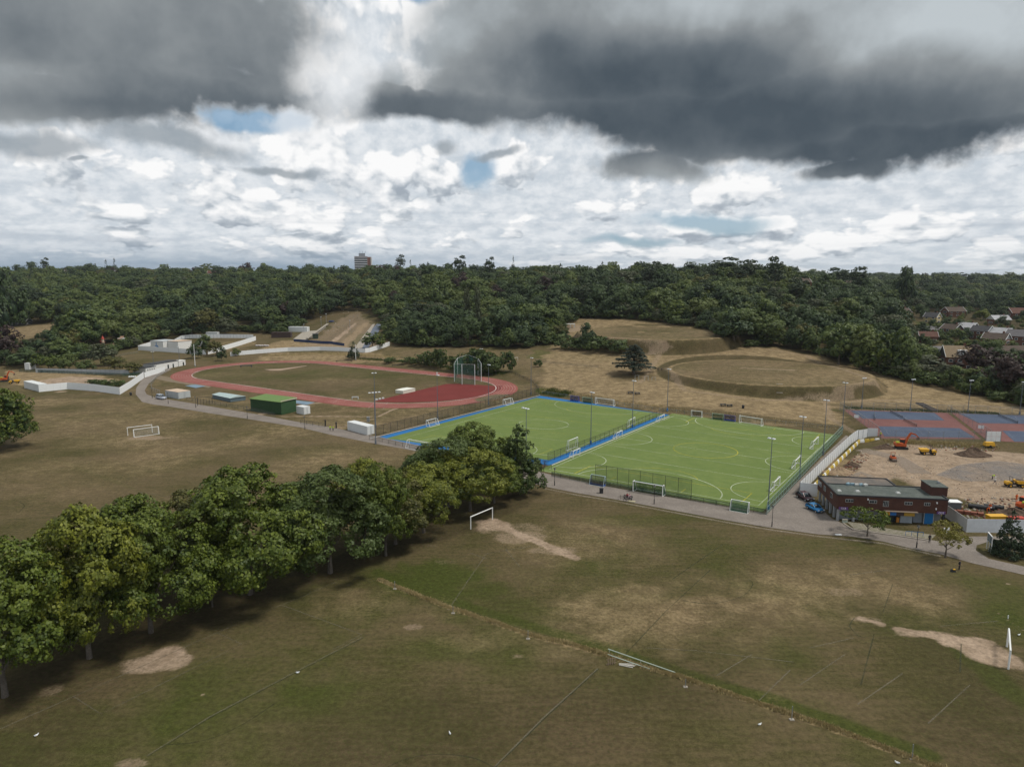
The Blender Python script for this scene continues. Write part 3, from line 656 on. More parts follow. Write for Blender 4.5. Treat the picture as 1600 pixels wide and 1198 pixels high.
strip(edge, [G0(577, 685.5), G0(844, 617.5)], .35, .08); strip(edge, [G0(862, 727), G0(1046, 650.5)], .35, .08)
tag(edge.build('pitch_kerb', M_concl), kind='structure')

# ------------------------------------------------------------------ athletics track
M_track = blotch('red_running_track', [(.225, .070, .058), (.265, .088, .072), (.19, .060, .048)], .12, .9, 2.)
M_fan = blotch('dark_red_fan', [(.14, .026, .022), (.165, .032, .028), (.12, .022, .019)], .12, .85, 2.)
def stad_pts(r, n=48):
    P = []
    for i in range(n+1): t = -PI/2+PI*i/n; P.append((TRL/2+r*math.cos(t), r*math.sin(t)))
    for i in range(n+1): t = PI/2+PI*i/n; P.append((-TRL/2+r*math.cos(t), r*math.sin(t)))
    ca, sa = math.cos(TRT), math.sin(TRT)
    return [(TRC[0]+x*ca-y*sa, TRC[1]+x*sa+y*ca) for x, y in P]
def ring(name, r0, r1, mat, dz):
    A = stad_pts(r0); B = stad_pts(r1); n = len(A)
    v = [(*p, float(hz(*p))+dz) for p in A]+[(*p, float(hz(*p))+dz) for p in B]
    me = bpy.data.meshes.new(name); me.from_pydata(v, [], [(i, n+i, n+(i+1) % n, (i+1) % n) for i in range(n)]); me.materials.append(mat); return me
trk = tag(part('running_track', ring('running_track', TRR-9.2, TRR, M_track, .04)), kind='structure')
lanes = MB()
for k in range(1, 8): strip(lanes, stad_pts(TRR-9.2+k*1.15), .12, .06, True, step=50)
part('lane_line', lanes.mesh('lane_line', linemat('lane_paint', (.6, .5, .47), .7)), trk)
lk = MB(); strip(lk, stad_pts(TRR-9.2), .35, .08, True, step=50); part('inner_kerb', lk.mesh('inner_kerb', linemat('kerb_paint', (.7, .64, .6), .9)), trk)
fl = MB(); fp = px((575, 639), (588, 626)); strip(fl, fp, .12, .07)
for a, b in (((470, 621), (484, 616)), ((520, 630), (532, 622)), ((598, 640), (606, 628))): strip(fl, px(a, b), .1, .07)
part('lane_line', fl.mesh('lane_line', linemat('lane_paint2', (.62, .52, .5), .6)), trk)
sheet('high_jump_fan', px((582, 627.5), (640, 613), (697, 600), (720, 599.5), (775, 603), (786, 602), (782, 609), (765, 616), (730, 623), (680, 627.5), (640, 628.6), (600, 628.4)), M_fan, .05)
sheet('javelin_fan', px((412, 577), (440, 576), (480, 571), (478, 572), (438, 579), (424, 579)), blotch('pale_cinder', [(.33, .24, .18), (.3, .22, .16), (.27, .2, .15)], .4), .05)
sheet('gravel_lane', px((238, 584), (268, 590), (330, 604), (326, 606), (262, 596), (236, 590)), blotch('side_gravel', [(.18, .14, .1), (.15, .12, .08), (.2, .16, .11)], .4), .03)
M_tarp = blotch('blue_grey_tarpaulin', [(.15, .22, .28), (.2, .27, .33), (.12, .18, .24)], .6, .6, 3.)
for pts, lb in ((((289, 603), (305, 601), (322, 603.5), (306, 606.5)), 'long jump sandpit under a pale blue cover left of the track'), (((447, 628), (462, 625.5), (492, 629), (480, 633)), 'sandpit under a patched blue cover beside the green store')):
    o = sheet('sandpit_cover', px(*pts), M_tarp, .12); del o['kind']; tag(o, lb, 'pit cover')

# ------------------------------------------------------------------ tennis courts
M_tred = blotch('red_court', [(.16, .072, .066), (.19, .09, .082), (.13, .06, .055)], .15, .85, 2.)
M_tblue = blotch('slate_blue_court', [(.062, .080, .125), (.075, .098, .148), (.052, .070, .108)], .15, .8, 2.)
tc1 = sheet('tennis_courts', px((1318, 640), (1480, 645), (1533, 686), (1378, 685)), M_tred, .04); tc2 = sheet('tennis_courts', px((1486, 645), (1660, 652), (1660, 696), (1570, 690), (1540, 686)), M_tred, .04)
tlm = MB()
for k, pts in enumerate((((1328, 641.5), (1460, 645), (1476, 657), (1348, 654)), ((1372, 666), (1499, 669), (1524, 684), (1382, 682)), ((1497, 646), (1650, 650), (1650, 664), (1529, 661)), ((1566, 673), (1650, 676), (1650, 692), (1585, 690)))):
    P = px(*pts); sheet('court_surface', P, M_tblue, .06, parent=(tc1 if k < 2 else tc2))
    Q = [P[3], P[2], P[1], P[0]]; Q = [(p.x, p.y) for p in Q]
    for x0, x1 in ((.06, .46), (.56, .96)):
        if k == 2: x0, x1 = x0, x1
        strip(tlm, [bil(Q, x0, .08), bil(Q, x1, .08), bil(Q, x1, .92), bil(Q, x0, .92)], .07, .09, True); xm = (x0+x1)/2
        strip(tlm, [bil(Q, x0, .28), bil(Q, x1, .28)], .06, .09); strip(tlm, [bil(Q, x0, .72), bil(Q, x1, .72)], .06, .09); strip(tlm, [bil(Q, x0, .5), bil(Q, x1, .5)], .06, .09)
part('court_line', tlm.mesh('court_line', linemat('court_paint', (.42, .44, .5), .6)), tc1)
# blue slope mat and paths of the site in the wood
sheet('slope_path', px((560, 545), (574, 527), (583, 512), (590, 505), (596, 508), (590, 522), (578, 540), (572, 547)), blotch('slate_grey_matting', [(.11, .13, .17), (.14, .16, .2), (.1, .12, .15)], .4), .15)
sheet('slope_path', px((553, 545), (566, 527), (582, 507), (586, 506), (576, 525), (565, 545)), M_conc, .16)
sheet('concrete_ramp', px((458, 530), (474, 518), (498, 516), (506, 510), (510, 511), (490, 526), (478, 532)), M_conc, .12)
# inner court of the building site
sheet('gravel_spread', px((1462, 742), (1500, 726), (1560, 720), (1620, 728), (1620, 744), (1560, 752), (1500, 752)), linemat('blue_grey_gravel', (.16, .165, .175), .5, .35), .06)
for P_, wd in (([(1345, 702), (1400, 715), (1440, 740)], 5.), ([(1310, 755), (1345, 738), (1362, 745)], 2.)):
    mb = MB(); strip(mb, px(*P_), wd, .05); tag(mb.build('site_track', linemat('site_track_%d' % wd, (.25, .2, .155), .8, .6)), kind='structure')

# ------------------------------------------------------------------ faint markings on the grass pitches
M_gl = linemat('faded_grass_line', (.18, .16, .115), .55, 1.2); M_gd = linemat('dark_grass_line', (.035, .042, .014), .6, 1.2)
def cpx(pts, n=8):
    out = []
    for i in range(len(pts)-1):
        p0 = pts[max(0, i-1)]; p1 = pts[i]; p2 = pts[i+1]; p3 = pts[min(len(pts)-1, i+2)]
        for k in range(n):
            t = k/n; out.append(tuple(.5*((2*p1[j])+(-p0[j]+p2[j])*t+(2*p0[j]-5*p1[j]+4*p2[j]-p3[j])*t*t+(-p0[j]+3*p1[j]-3*p2[j]+p3[j])*t**3) for j in (0, 1)))
    return out+[pts[-1]]
a, b = MB(), MB()
for P_ in ([(-60, 1165), (115, 1088), (340, 988), (527, 908)], [(115, 1088), (158, 1115), (378, 1006), (339, 988)], [(443, 946), (565, 991), (520, 1015)], [(230, 1180), (330, 1118), (460, 1050), (568, 994)], [(770, 1200), (850, 1120), (934, 1044)],
           [(700, 953), (760, 873-8), (830, 853)], [(790, 858), (812, 885)], [(735, 864), (760, 873)], [(1250, 1070), (1320, 1022)], [(1340, 1100), (1410, 1052)], [(1450, 1130), (1515, 1070)], [(1185, 1095), (1235, 1046)], [(1120, 1055), (1175, 1022)], [(1468, 978), (1560, 970)], [(1328, 898), (1390, 890)], [(1010, 1012), (1085, 1016), (1240, 1034)], [(1265, 1012), (1335, 996)], [(217, 768), (262, 776)], [(265, 640+2), (330, 652), (400, 663), (500, 682)]):
    strip(a, px(*P_), .13, .03)
for P_ in ([(262, 1163), (300, 1160), (345, 1148), (390, 1125), (430, 1098)], [(590, 1205), (640, 1184), (690, 1178), (740, 1184), (775, 1200)], [(1067, 938), (1110, 943), (1150, 935), (1168, 925), (1176, 912), (1170, 905)], [(1335, 965), (1328, 978), (1340, 992), (1352, 996)], [(30, 800), (38, 790), (30, 784)]):
    strip(b, px(*cpx(P_)), .15, .03)
for P_ in ([(975, 1024), (1040, 955), (1110, 890)], [(230, 1182), (330, 1120), (460, 1052), (568, 996)], [(772, 1200), (852, 1121), (936, 1044)], [(1395, 912), (1380, 955)], [(1366, 990), (1345, 1070)], [(1502, 1005), (1500, 1050)], [(1050, 905), (1130, 850)]):
    strip(b, px(*P_), .15, .028)
fm = tag(a.build('faded_pitch_markings', M_gl), kind='structure'); tag(b.build('dark_pitch_markings', M_gd), kind='structure')
# ================================================================== TREES
LM_CHEST = leafmat('horse_chestnut_leaf', (.013, .033, .005), (.038, .066, .008), (.165, .20, .024))
LM_CHESTY = leafmat('yellowing_chestnut_leaf', (.032, .054, .007), (.074, .092, .010), (.235, .245, .026))
LM_DARK = leafmat('dark_leaf', (.018, .036, .008), (.036, .060, .012), (.115, .15, .038))
LM_BROWN = leafmat('browning_leaf', (.044, .048, .012), (.072, .070, .016), (.135, .13, .03))
LM_WOOD = leafmat('oak_wood_leaf', (.017, .038, .010), (.054, .084, .019), (.15, .19, .044), (.11, .13, .034))
LM_WOODD = leafmat('deep_green_leaf', (.010, .026, .010), (.027, .052, .018), (.09, .13, .042), (.062, .095, .027))
LM_CON = leafmat('conifer_needle', (.018, .036, .017), (.030, .048, .023), (.065, .085, .04))
LM_CEDAR = leafmat('cedar_needle', (.022, .038, .030), (.032, .050, .038), (.060, .078, .056))
LM_PURP = leafmat('copper_leaf', (.022, .012, .012), (.036, .02, .016), (.055, .032, .024))
LM_LIME = leafmat('lime_green_leaf', (.085, .115, .018), (.12, .15, .024), (.19, .20, .045))
LM_GREY = leafmat('willow_leaf', (0.040, 0.053, 0.024), (0.060, 0.070, 0.034), (0.096, 0.102, 0.053))
LM_GOLD = leafmat('pale_yellow_green_leaf', (.105, .105, .020), (.145, .135, .024), (.22, .19, .04))
M_BARK = blotch('bark', [(.11, .09, .07), (.16, .135, .11), (.06, .05, .04)], 1.5, .95, 8., .5)
M_BARKG = blotch('grey_bark', [(.12, .105, .09), (.16, .14, .12), (.07, .06, .05)], 1.5, .95, 8., .5)

def ico(n):
    import bmesh
    bm = bmesh.new(); bmesh.ops.create_icosphere(bm, subdivisions=n, radius=1)
    v = np.array([x.co[:] for x in bm.verts]); f = np.array([[q.index for q in x.verts] for x in bm.faces]); bm.free(); return v, f
ICO1 = ico(1)
def leaves(rng, P, N, size, jit=.6):
    """one bent leaf-spray quad at each point, facing roughly along N"""
    n = len(P); N = N+rng.randn(n, 3)*jit*.75; N /= np.linalg.norm(N, axis=1)[:, None]+1e-9
    a = rng.randn(n, 3); T = np.cross(N, a); T /= np.linalg.norm(T, axis=1)[:, None]+1e-9; B = np.cross(N, T)
    s = size*(.6+.8*rng.rand(n, 1)); asp = .55+.35*rng.rand(n, 1)
    v = np.stack([P-T*s*.5, P+B*s*asp*.5-N*s*.08, P+T*s*.5, P-B*s*asp*.5-N*s*.08], 1).reshape(-1, 3)
    return v, np.arange(4*n).reshape(-1, 4)
def crown(name, rx, ry, rz, nl, n_leaf, size, seed, mat, shape='dome', lobe=.36, core=True, flat=.25, sub=9, cr=.52, jit=.6, form=0.):
    """crown of many leaf clumps with gaps and overlaps; origin at its base centre"""
    rng = np.random.RandomState(seed); L = []
    tries = 0
    while len(L) < nl and tries < 9000:
        tries += 1
        d = rng.randn(3); d /= np.linalg.norm(d)
        if d[2] < -.55: continue
        rad = (.70+.24*rng.rand()) if rng.rand() < .8 else .5*rng.rand()
        if shape == 'dome': c = d*rad*(1, 1, 1); c[:2] *= (1-.15*max(0, d[2]))
        elif shape == 'cone':
            h = rng.rand()**1.25; t = rng.rand()*6.283; r = (1-h)**.85*.85+.04; c = np.array([math.cos(t)*r, math.sin(t)*r, -1+2*h])
        elif shape == 'column':
            h = rng.rand(); t = rng.rand()*6.283; r = .62*math.sin(PI*min(1, .15+h*.85))**.6; c = np.array([math.cos(t)*r, math.sin(t)*r, -1+2*h])
        elif shape == 'pine':
            h = rng.rand(); t = rng.rand()*6.283; lev = round(h*3)/3; r = (.95-.35*lev)*math.sqrt(rng.rand()); c = np.array([math.cos(t)*r, math.sin(t)*r, -.5+1.3*lev+rng.randn()*.12])
        r = lobe*(.7+.6*rng.rand())*(.6 if shape in ('cone',) and c[2] > .4 else 1)
        if shape == 'cone': r = lobe*(.45+.75*(1-h))
        L.append((c, r))
    Cn = np.array([c for c, r in L]); Rr = np.array([r for c, r in L]); S = np.array([rx, ry, rz]); m = min(rx, ry, rz)
    zc = rz*(1-flat*0)
    sq = np.array([1, 1, .8]) if shape != 'pine' else np.array([1.15, 1.15, .5])
    if shape == 'cone': sq = np.array([1.1, 1.1, .5])
    # every bough carries smaller sprays; leaves sit on the sprays
    ks = sub; pr0 = Rr**2/np.sum(Rr**2); bi = rng.choice(len(L), len(L)*ks, p=pr0)
    bd = rng.randn(len(bi), 3); bd[:, 2] += .3; bd += Cn[bi]*.8; bd /= np.linalg.norm(bd, axis=1)[:, None]
    SC = Cn[bi]+bd*Rr[bi, None]*(.72+.34*rng.rand(len(bi), 1))*sq; SR = Rr[bi]*(.26+.2*rng.rand(len(bi)))
    pr = SR**2/np.sum(SR**2); si = rng.choice(len(SR), int(n_leaf*1.5), p=pr); idx = bi[si]
    d = rng.randn(len(si), 3); d[:, 2] += .5; d += bd[si]*.9; d /= np.linalg.norm(d, axis=1)[:, None]
    P = SC[si]+d*SR[si, None]*(.55+.55*rng.rand(len(si), 1))*np.array([1.1, 1.1, .9])
    # leaves buried deep in a neighbouring clump are never seen
    keep = np.ones(len(P), bool)
    for c, r in L:
        q = np.linalg.norm((P-c)/sq, axis=1); keep &= ~(q < r*.66)
    P = P[keep][:n_leaf]; dd = d[keep][:n_leaf]; ii = idx[keep][:n_leaf]
    P = P*S; P[:, 2] += rz
    ok = P[:, 2] > 0.02*rz+(.15*rz*rng.rand(len(P)) if shape == 'dome' else 0); P = P[ok]; dd = dd[ok]; ii = ii[ok]
    dd = dd+form*(bd[si][keep][:n_leaf][ok]+.6*Cn[ii]); dd /= np.linalg.norm(dd, axis=1)[:, None]
    v, f = leaves(rng, P, dd, size, jit)
    sk = si[keep][:n_leaf][ok]; tl = rng.rand(len(SR)); tint = np.clip(.45*tl[sk]+.55*rng.rand(len(P))**2+.25*(P[:, 2]/(2*rz)-.5), 0, 1)  # upper leaves tinted paler, painting in the light on crown tops
    if core:
        iv, jf = ICO1; cv = []; cf = []; o = 0
        for c, r in L:
            q = (c+iv*r*cr*sq*(1+.12*rng.randn(len(iv), 1)))*S; q[:, 2] += rz; q[:, 2] = np.maximum(q[:, 2], .12*rz); cv.append(q); cf.append(jf+o); o += len(iv)
        cv = np.vstack(cv); cf = np.vstack(cf); cf = np.hstack([cf, cf[:, 2:3]]); nv = len(v)
        # triangles are appended as their own mesh part below
        me = bpy.data.meshes.new(name)
        V = np.vstack([v, cv]); tri = cf[:, :3]+nv
        lv = np.concatenate([f.ravel(), tri.ravel()]); ls = np.concatenate([np.arange(len(f))*4, len(f)*4+np.arange(len(tri))*3]); lt = np.concatenate([np.full(len(f), 4), np.full(len(tri), 3)])
        me.vertices.add(len(V)); me.vertices.foreach_set('co', V.astype(np.float32).ravel()); me.loops.add(len(lv)); me.loops.foreach_set('vertex_index', lv.astype(np.int32))
        me.polygons.add(len(ls)); me.polygons.foreach_set('loop_start', ls.astype(np.int32)); me.polygons.foreach_set('loop_total', lt.astype(np.int32)); me.materials.append(mat); me.update(calc_edges=True)
        tint = np.concatenate([tint, np.zeros(len(tri))])
    else: me = npmesh(name, v, f, mat)
    at = me.attributes.new('tint', 'FLOAT', 'FACE'); at.data.foreach_set('value', tint.astype(np.float32))
    return me
def trunk_mesh(name, h, r, crown_h, spread, seed, mat=None, nb=6, lean=.03):
    rng = random.Random(seed); mb = MB(); p = Vector((0, 0, -.3)); dr = Vector((rng.uniform(-lean, lean), rng.uniform(-lean, lean), 1)); rr = r*1.35
    segs = 4; top = h+crown_h*.55
    for i in range(segs):
        q = p+dr*(top/segs); r2 = r*(1-.2*(i+1)) if i else r*.95
        mb.cyl(p, q, rr, max(r2, .04), 7, cap=(i == segs-1)); p = q; rr = max(r2, .04); dr.x += rng.uniform(-.08, .08); dr.y += rng.uniform(-.08, .08)
    for k in range(nb):
        t = 6.283*k/nb+rng.uniform(-.4, .4); z = h*(.8+.05*k)+crown_h*.05*k*.6; a = Vector((0, 0, z)); l = spread*rng.uniform(.5, .8)
        b_ = a+Vector((math.cos(t)*l*.5, math.sin(t)*l*.5, crown_h*.18)); c_ = b_+Vector((math.cos(t)*l*.5, math.sin(t)*l*.5, crown_h*.22))
        mb.cyl(a, b_, r*.45, r*.3, 5); mb.cyl(b_, c_, r*.3, r*.1, 5)
    return mb.mesh(name, mat or M_BARK)
def make_tree(name, label, cat, loc, crown_me, trunk_me, base_h, sc=1., rz=0., group=None, sz=None):
    t = thing(name, label, cat, loc, rz, group)
    t.scale = (sc, sc, sz or sc)
    part('crown', crown_me, t, (0, 0, base_h)); part('trunk', trunk_me, t); return t
# ---- near row of horse chestnuts: crown 7 m radius, 15 m tall at scale 1
CH = [crown('chestnut_crown', 7, 7, 7.1, 58, 30000, .36, s, m, lobe=.29, sub=14, core=False, jit=.5, form=.5) for s, m in ((1, LM_CHEST), (2, LM_CHESTY), (3, LM_DARK), (4, LM_CHEST), (5, LM_BROWN))]
TRK = [trunk_mesh('chestnut_trunk', 3.2, .42, 11, 6.5, s, M_BARKG) for s in (1, 2)]
row = [  # base px, base py, crown top py, width px, kind, label
    (8, 1088, 842, 225, 0, 'dark green horse chestnut cut by the left edge of the photo, nearest in the row'),
    (140, 1028, 793, 190, 1, 'yellow-green horse chestnut with a bare pale trunk, tallest at the near end of the row'),
    (236, 988, 783, 185, 0, 'olive-tinged horse chestnut beside the tall yellow-green one'),
    (332, 948, 842, 66, 3, 'small bright green young chestnut standing low between two big ones'),
    (391, 928, 737, 205, 0, 'broad horse chestnut with a short thick pale trunk, in the middle of the row'),
    (318, 905, 765, 130, 4, 'dull brownish-green chestnut behind the broad middle one'),
    (516, 895, 735, 180, 2, 'darkest horse chestnut, right of the broad middle one, leaves down to the ground'),
    (603, 868, 728, 100, 0, 'narrow horse chestnut between the darkest one and the trunks by the bare soil'),
    (570, 850, 718, 110, 1, 'yellowish chestnut crown rising behind the darkest tree'),
    (618, 850, 742, 120, 4, 'brown-tinged horse chestnut with a white-grey trunk above the bare soil'),
    (662, 832, 722, 118, 1, 'light green horse chestnut left of the white goalposts'),
    (735, 798, 700, 122, 1, 'yellow-tinged horse chestnut directly behind the white goalposts'),
    (772, 786, 712, 92, 0, 'horse chestnut leaning over the right goalpost'),
    (700, 792, 686, 130, 2, 'dark chestnut behind the light green ones near the blue pitch edge'),
    (745, 762, 665, 112, 0, 'mid green chestnut standing against the left hockey pitch'),
    (672, 795, 700, 90, 3, 'green chestnut top showing behind the light green trees'),
    (205, 935, 783, 120, 0, 'chestnut crown behind the tall yellow-green one'),
    (60, 985, 850, 130, 4, 'olive chestnut crown behind the nearest tree on the left'),
    (470, 860, 750, 110, 3, 'green chestnut crown between the broad tree and the darkest tree, in the rear row')]
for i, (bx, by, ty, wd, kd, lb) in enumerate(row):
    p = G(bx, by); d = math.hypot(p.x, p.y-0)*1.0; Z = p.y*math.cos(PITCH)+CAMH*math.sin(PITCH)
    h = (by-ty)*Z/FPX/math.cos(PITCH)*.95; w_ = wd*Z/FPX*.88
    cr_h = h-min(1.9, h*.15); t = thing('horse_chestnut_tree', lb, 'tree', p, i*1.9, 'horse chestnuts in the row between the grass pitches')
    part('crown', CH[kd], t, (0, 0, min(1.7, h*.13)), i*.7, (w_/13.6, w_/13.6, cr_h/13.6)); part('trunk', TRK[i % 2], t, (0, 0, 0), 0, (w_/20,)*2+(h/15,))
# ---- dark upright tree at the end of the row
p = G(812, 768); t = thing('alder_tree', 'tall dark pointed tree at the far end of the row, by the park road', 'tree', p)
part('crown', crown('alder_crown', 4.4, 4.4, 7.0, 46, 9000, .42, 11, LM_DARK, 'cone', lobe=.40), t, (0, 0, 1.2)); part('trunk', TRK[0], t, scale=(.6, .6, .9))
# bare little tree
def twig_tree(seed, h, mat):
    rng = random.Random(seed); mb = MB()
    def br(p, d, l, r, k):
        q = p+d*l; mb.cyl(p, q, r, r*.65, 4, cap=False)
        if k == 0: return
        for _ in range(3 if k > 1 else 4):
            e = (d+Vector((rng.uniform(-.7, .7), rng.uniform(-.7, .7), rng.uniform(-.1, .6)))).normalized(); br(q, e, l*rng.uniform(.62, .8), r*.6, k-1)
    br(Vector((0, 0, -.2)), Vector((0, 0, 1)), h*.33, h*.017, 5); return mb.mesh('branches', mat)
t = thing('bare_tree', 'small bare leafless tree beside the park road at the end of the row', 'tree', G(848, 757)); part('branches', twig_tree(3, 6.6, M_BARK), t)
# ---- two small trees near the brick building, conifer, left oak, cedar
def open_crown(name, rx, rz, n, size, seed, mat): return crown(name, rx, rx, rz, 30, n, size, seed, mat, lobe=.27, core=False)
t = thing('small_tree', 'small green tree in front of the brick building, by the park road', 'tree', G(1355, 838)); part('crown', open_crown('small_crown', 3.9, 1.9, 2600, .30, 21, LM_CHEST), t, (0, 0, 1.7)); part('trunk', trunk_mesh('small_trunk', 1.7, .15, 3.2, 2.6, 5), t)
t = thing('small_tree', 'small yellow-green tree on the grass right of the black lamp post', 'tree', G(1477, 871)); part('crown', open_crown('small_crown', 3.4, 2.4, 2600, .28, 22, LM_GOLD), t, (0, 0, 1.5)); part('trunk', trunk_mesh('small_trunk', 1.7, .16, 3.6, 2.4, 6), t)
t = thing('conifer_tree', 'dark conical conifer beside the white notice board at the right edge', 'tree', G(1577, 868)); part('crown', crown('conifer_crown', 2.5, 2.5, 3.9, 110, 7500, .27, 23, LM_CON, 'cone', lobe=.22), t, (0, 0, .2)); part('trunk', TRK[0], t, scale=(.4, .4, .4))
t = thing('oak_tree', 'dense round green tree cut by the left edge beside the far goalposts', 'tree', G(-6, 700)); part('crown', crown('oak_crown', 9.3, 9.3, 7.7, 70, 12000, .55, 24, LM_CHEST, lobe=.28), t, (0, 0, .6)); part('trunk', TRK[1], t)
def cedar():
    rng = np.random.RandomState(8); Ps = []; Ns = []; tn = []
    mb = MB(); mb.cyl((0, 0, -.3), (0, 0, 6), .75, .55, 8); mb.cyl((0, 0, 6), (.4, 0, 13.5), .55, .12, 7)
    for k in range(46):
        z = 2.2+11*(k/46)**.95; L_ = (1-((z-2.)/12.6)**1.25)*10.6*rng.uniform(.72, 1.05)+.7; t = k*2.4+rng.uniform(-.3, .3); d = np.array([math.cos(t), math.sin(t)])
        rise = .05*L_; mb.cyl((0, 0, z), (d[0]*L_*.8, d[1]*L_*.8, z+rise), .13, .04, 4, cap=False)
        m = int(190*L_/6); s = rng.rand(m)**.75*.86+.14; wdt = (.15+.30*np.sin(PI*np.clip(s, 0, 1)**.8))*L_*.75
        o = rng.uniform(-1, 1, m)*wdt; P = np.stack([d[0]*L_*s-d[1]*o, d[1]*L_*s+d[0]*o, z+rise*s+.35-.5*(o/ (wdt+.1))**2-.5*s**3+rng.randn(m)*.14], 1)
        Ps.append(P); Ns.append(np.tile([0, 0, 1.], (m, 1))); tn.append(rng.rand(m)*.7+.3*rng.rand())
    P = np.vstack(Ps); v, f = leaves(rng, P, np.vstack(Ns), .62, .45); me = npmesh('cedar_crown', v, f, LM_CEDAR)
    at = me.attributes.new('tint', 'FLOAT', 'FACE'); at.data.foreach_set('value', np.concatenate(tn).astype(np.float32)); return me, mb.mesh('cedar_trunk', M_BARK)
t = thing('cedar_tree', 'wide blue-green cedar with layered branches on the dry slope above the pitches', 'tree', G(990, 584)); cm, ctm = cedar(); part('crown', cm, t); part('trunk', ctm, t)
t.scale = (.98, .98, .98)

# ---- woodland kinds (height about 14 m at scale 1)
def oak(seed, mat, rx=7., rz=6.2, n=2600, sz=.72, nl=30, lobe=.36): return crown('woodland_crown', rx, rx, rz, nl, n, sz, seed, mat, lobe=lobe, jit=.42, form=.7)
PROT = [(oak(31, LM_WOOD), .5), (oak(32, LM_WOODD, 6.6, 6.6), .4), (oak(33, LM_WOOD, 7.4, 5.8), .5), (oak(34, LM_WOODD, 6.2, 7.4), .4), (oak(35, LM_WOOD, 6, 7., nl=22, lobe=.42), .4), (oak(36, LM_CHEST, 6.4, 6.2), .4),
        (crown('woodland_conifer_crown', 4.6, 4.6, 9., 60, 1300, .9, 37, LM_CON, 'cone', lobe=.36), 1.), (crown('woodland_pine_crown', 6, 6, 4.2, 26, 900, .95, 38, LM_CON, 'pine', lobe=.34), 8.5),
        (oak(39, LM_GREY, 6, 5.4), .8), (crown('poplar_crown', 2.6, 2.6, 10.5, 40, 1000, .8, 40, LM_GREY, 'column', lobe=.5), .5), (oak(41, LM_BROWN, 6, 5.6), 1.4), (oak(42, LM_LIME, 5, 4.6), 1.), (oak(43, LM_PURP, 6.4, 6.2), 1.2), (oak(44, LM_DARK, 4.6, 2.3, 900, .7, 26, .34), 0.)]
KIND = ['broad green tree', 'dark green tree', 'wide light-topped tree', 'tall dark green tree', 'domed mid green tree', 'yellowish-green tree', 'dark pointed conifer', 'flat-topped dark pine', 'grey-green willow-like tree', 'slim tall poplar', 'brownish tree', 'bright lime green tree', 'dark copper-leaved tree', 'low dark bush']
NAME = ['woodland_tree']*6+['conifer_tree', 'pine_tree', 'willow_tree', 'poplar_tree', 'woodland_tree', 'lime_tree', 'copper_beech_tree', 'bush']
WTR = [trunk_mesh('woodland_trunk', 3., .35, 10, 5, s) for s in (11, 12)]
PTR = trunk_mesh('pine_trunk', 10, .38, 7, 4, 13)
ntree = 0; placed = []
def place(k, p, sc, label, group=None, rz=None, sz=None):
    global ntree
    me, bh = PROT[k]; rr = random.Random(int(p[0]*13+p[1]*7)); rz = rr.uniform(0, 6.28) if rz is None else rz
    t = thing(NAME[k], label, 'bush' if k == 13 else 'tree', p, rz, group); t.scale = (sc, sc, sz or sc)
    part('crown', me, t, (0, 0, bh))
    if k != 13: part('trunk', PTR if k == 7 else WTR[ntree % 2], t, scale=(1, 1, 1) if k != 9 else (.5, .5, 2))
    ntree += 1; placed.append((p[0], p[1], 5*sc)); return t
def place_px(k, bx, by, ty, label, wpx=None, group=None):
    """tree standing at ground pixel (bx, by) whose top shows at ty"""
    p = G(bx, by); Z = p.y*math.cos(PITCH)+(CAMH-p.z)*math.sin(PITCH); H_ = (by-ty)*Z/FPX
    me, bh = PROT[k]; full = bh+2*{0: 6.2, 1: 6.6, 2: 5.8, 3: 7.4, 4: 7., 5: 6.2, 6: 9, 7: 4.0, 8: 5.4, 9: 10.5, 10: 5.6, 11: 4.6, 12: 6.2, 13: 2.3}[k]*.98
    w0 = 2*{0: 7, 1: 6.6, 2: 7.4, 3: 6.2, 4: 6, 5: 6.4, 6: 4.6, 7: 6, 8: 6, 9: 2.6, 10: 6, 11: 5, 12: 6.4, 13: 4.6}[k]
    sz = H_/full; sc = (wpx*Z/FPX/w0) if wpx else sz
    return place(k, p, sc, label, group, sz=sz)
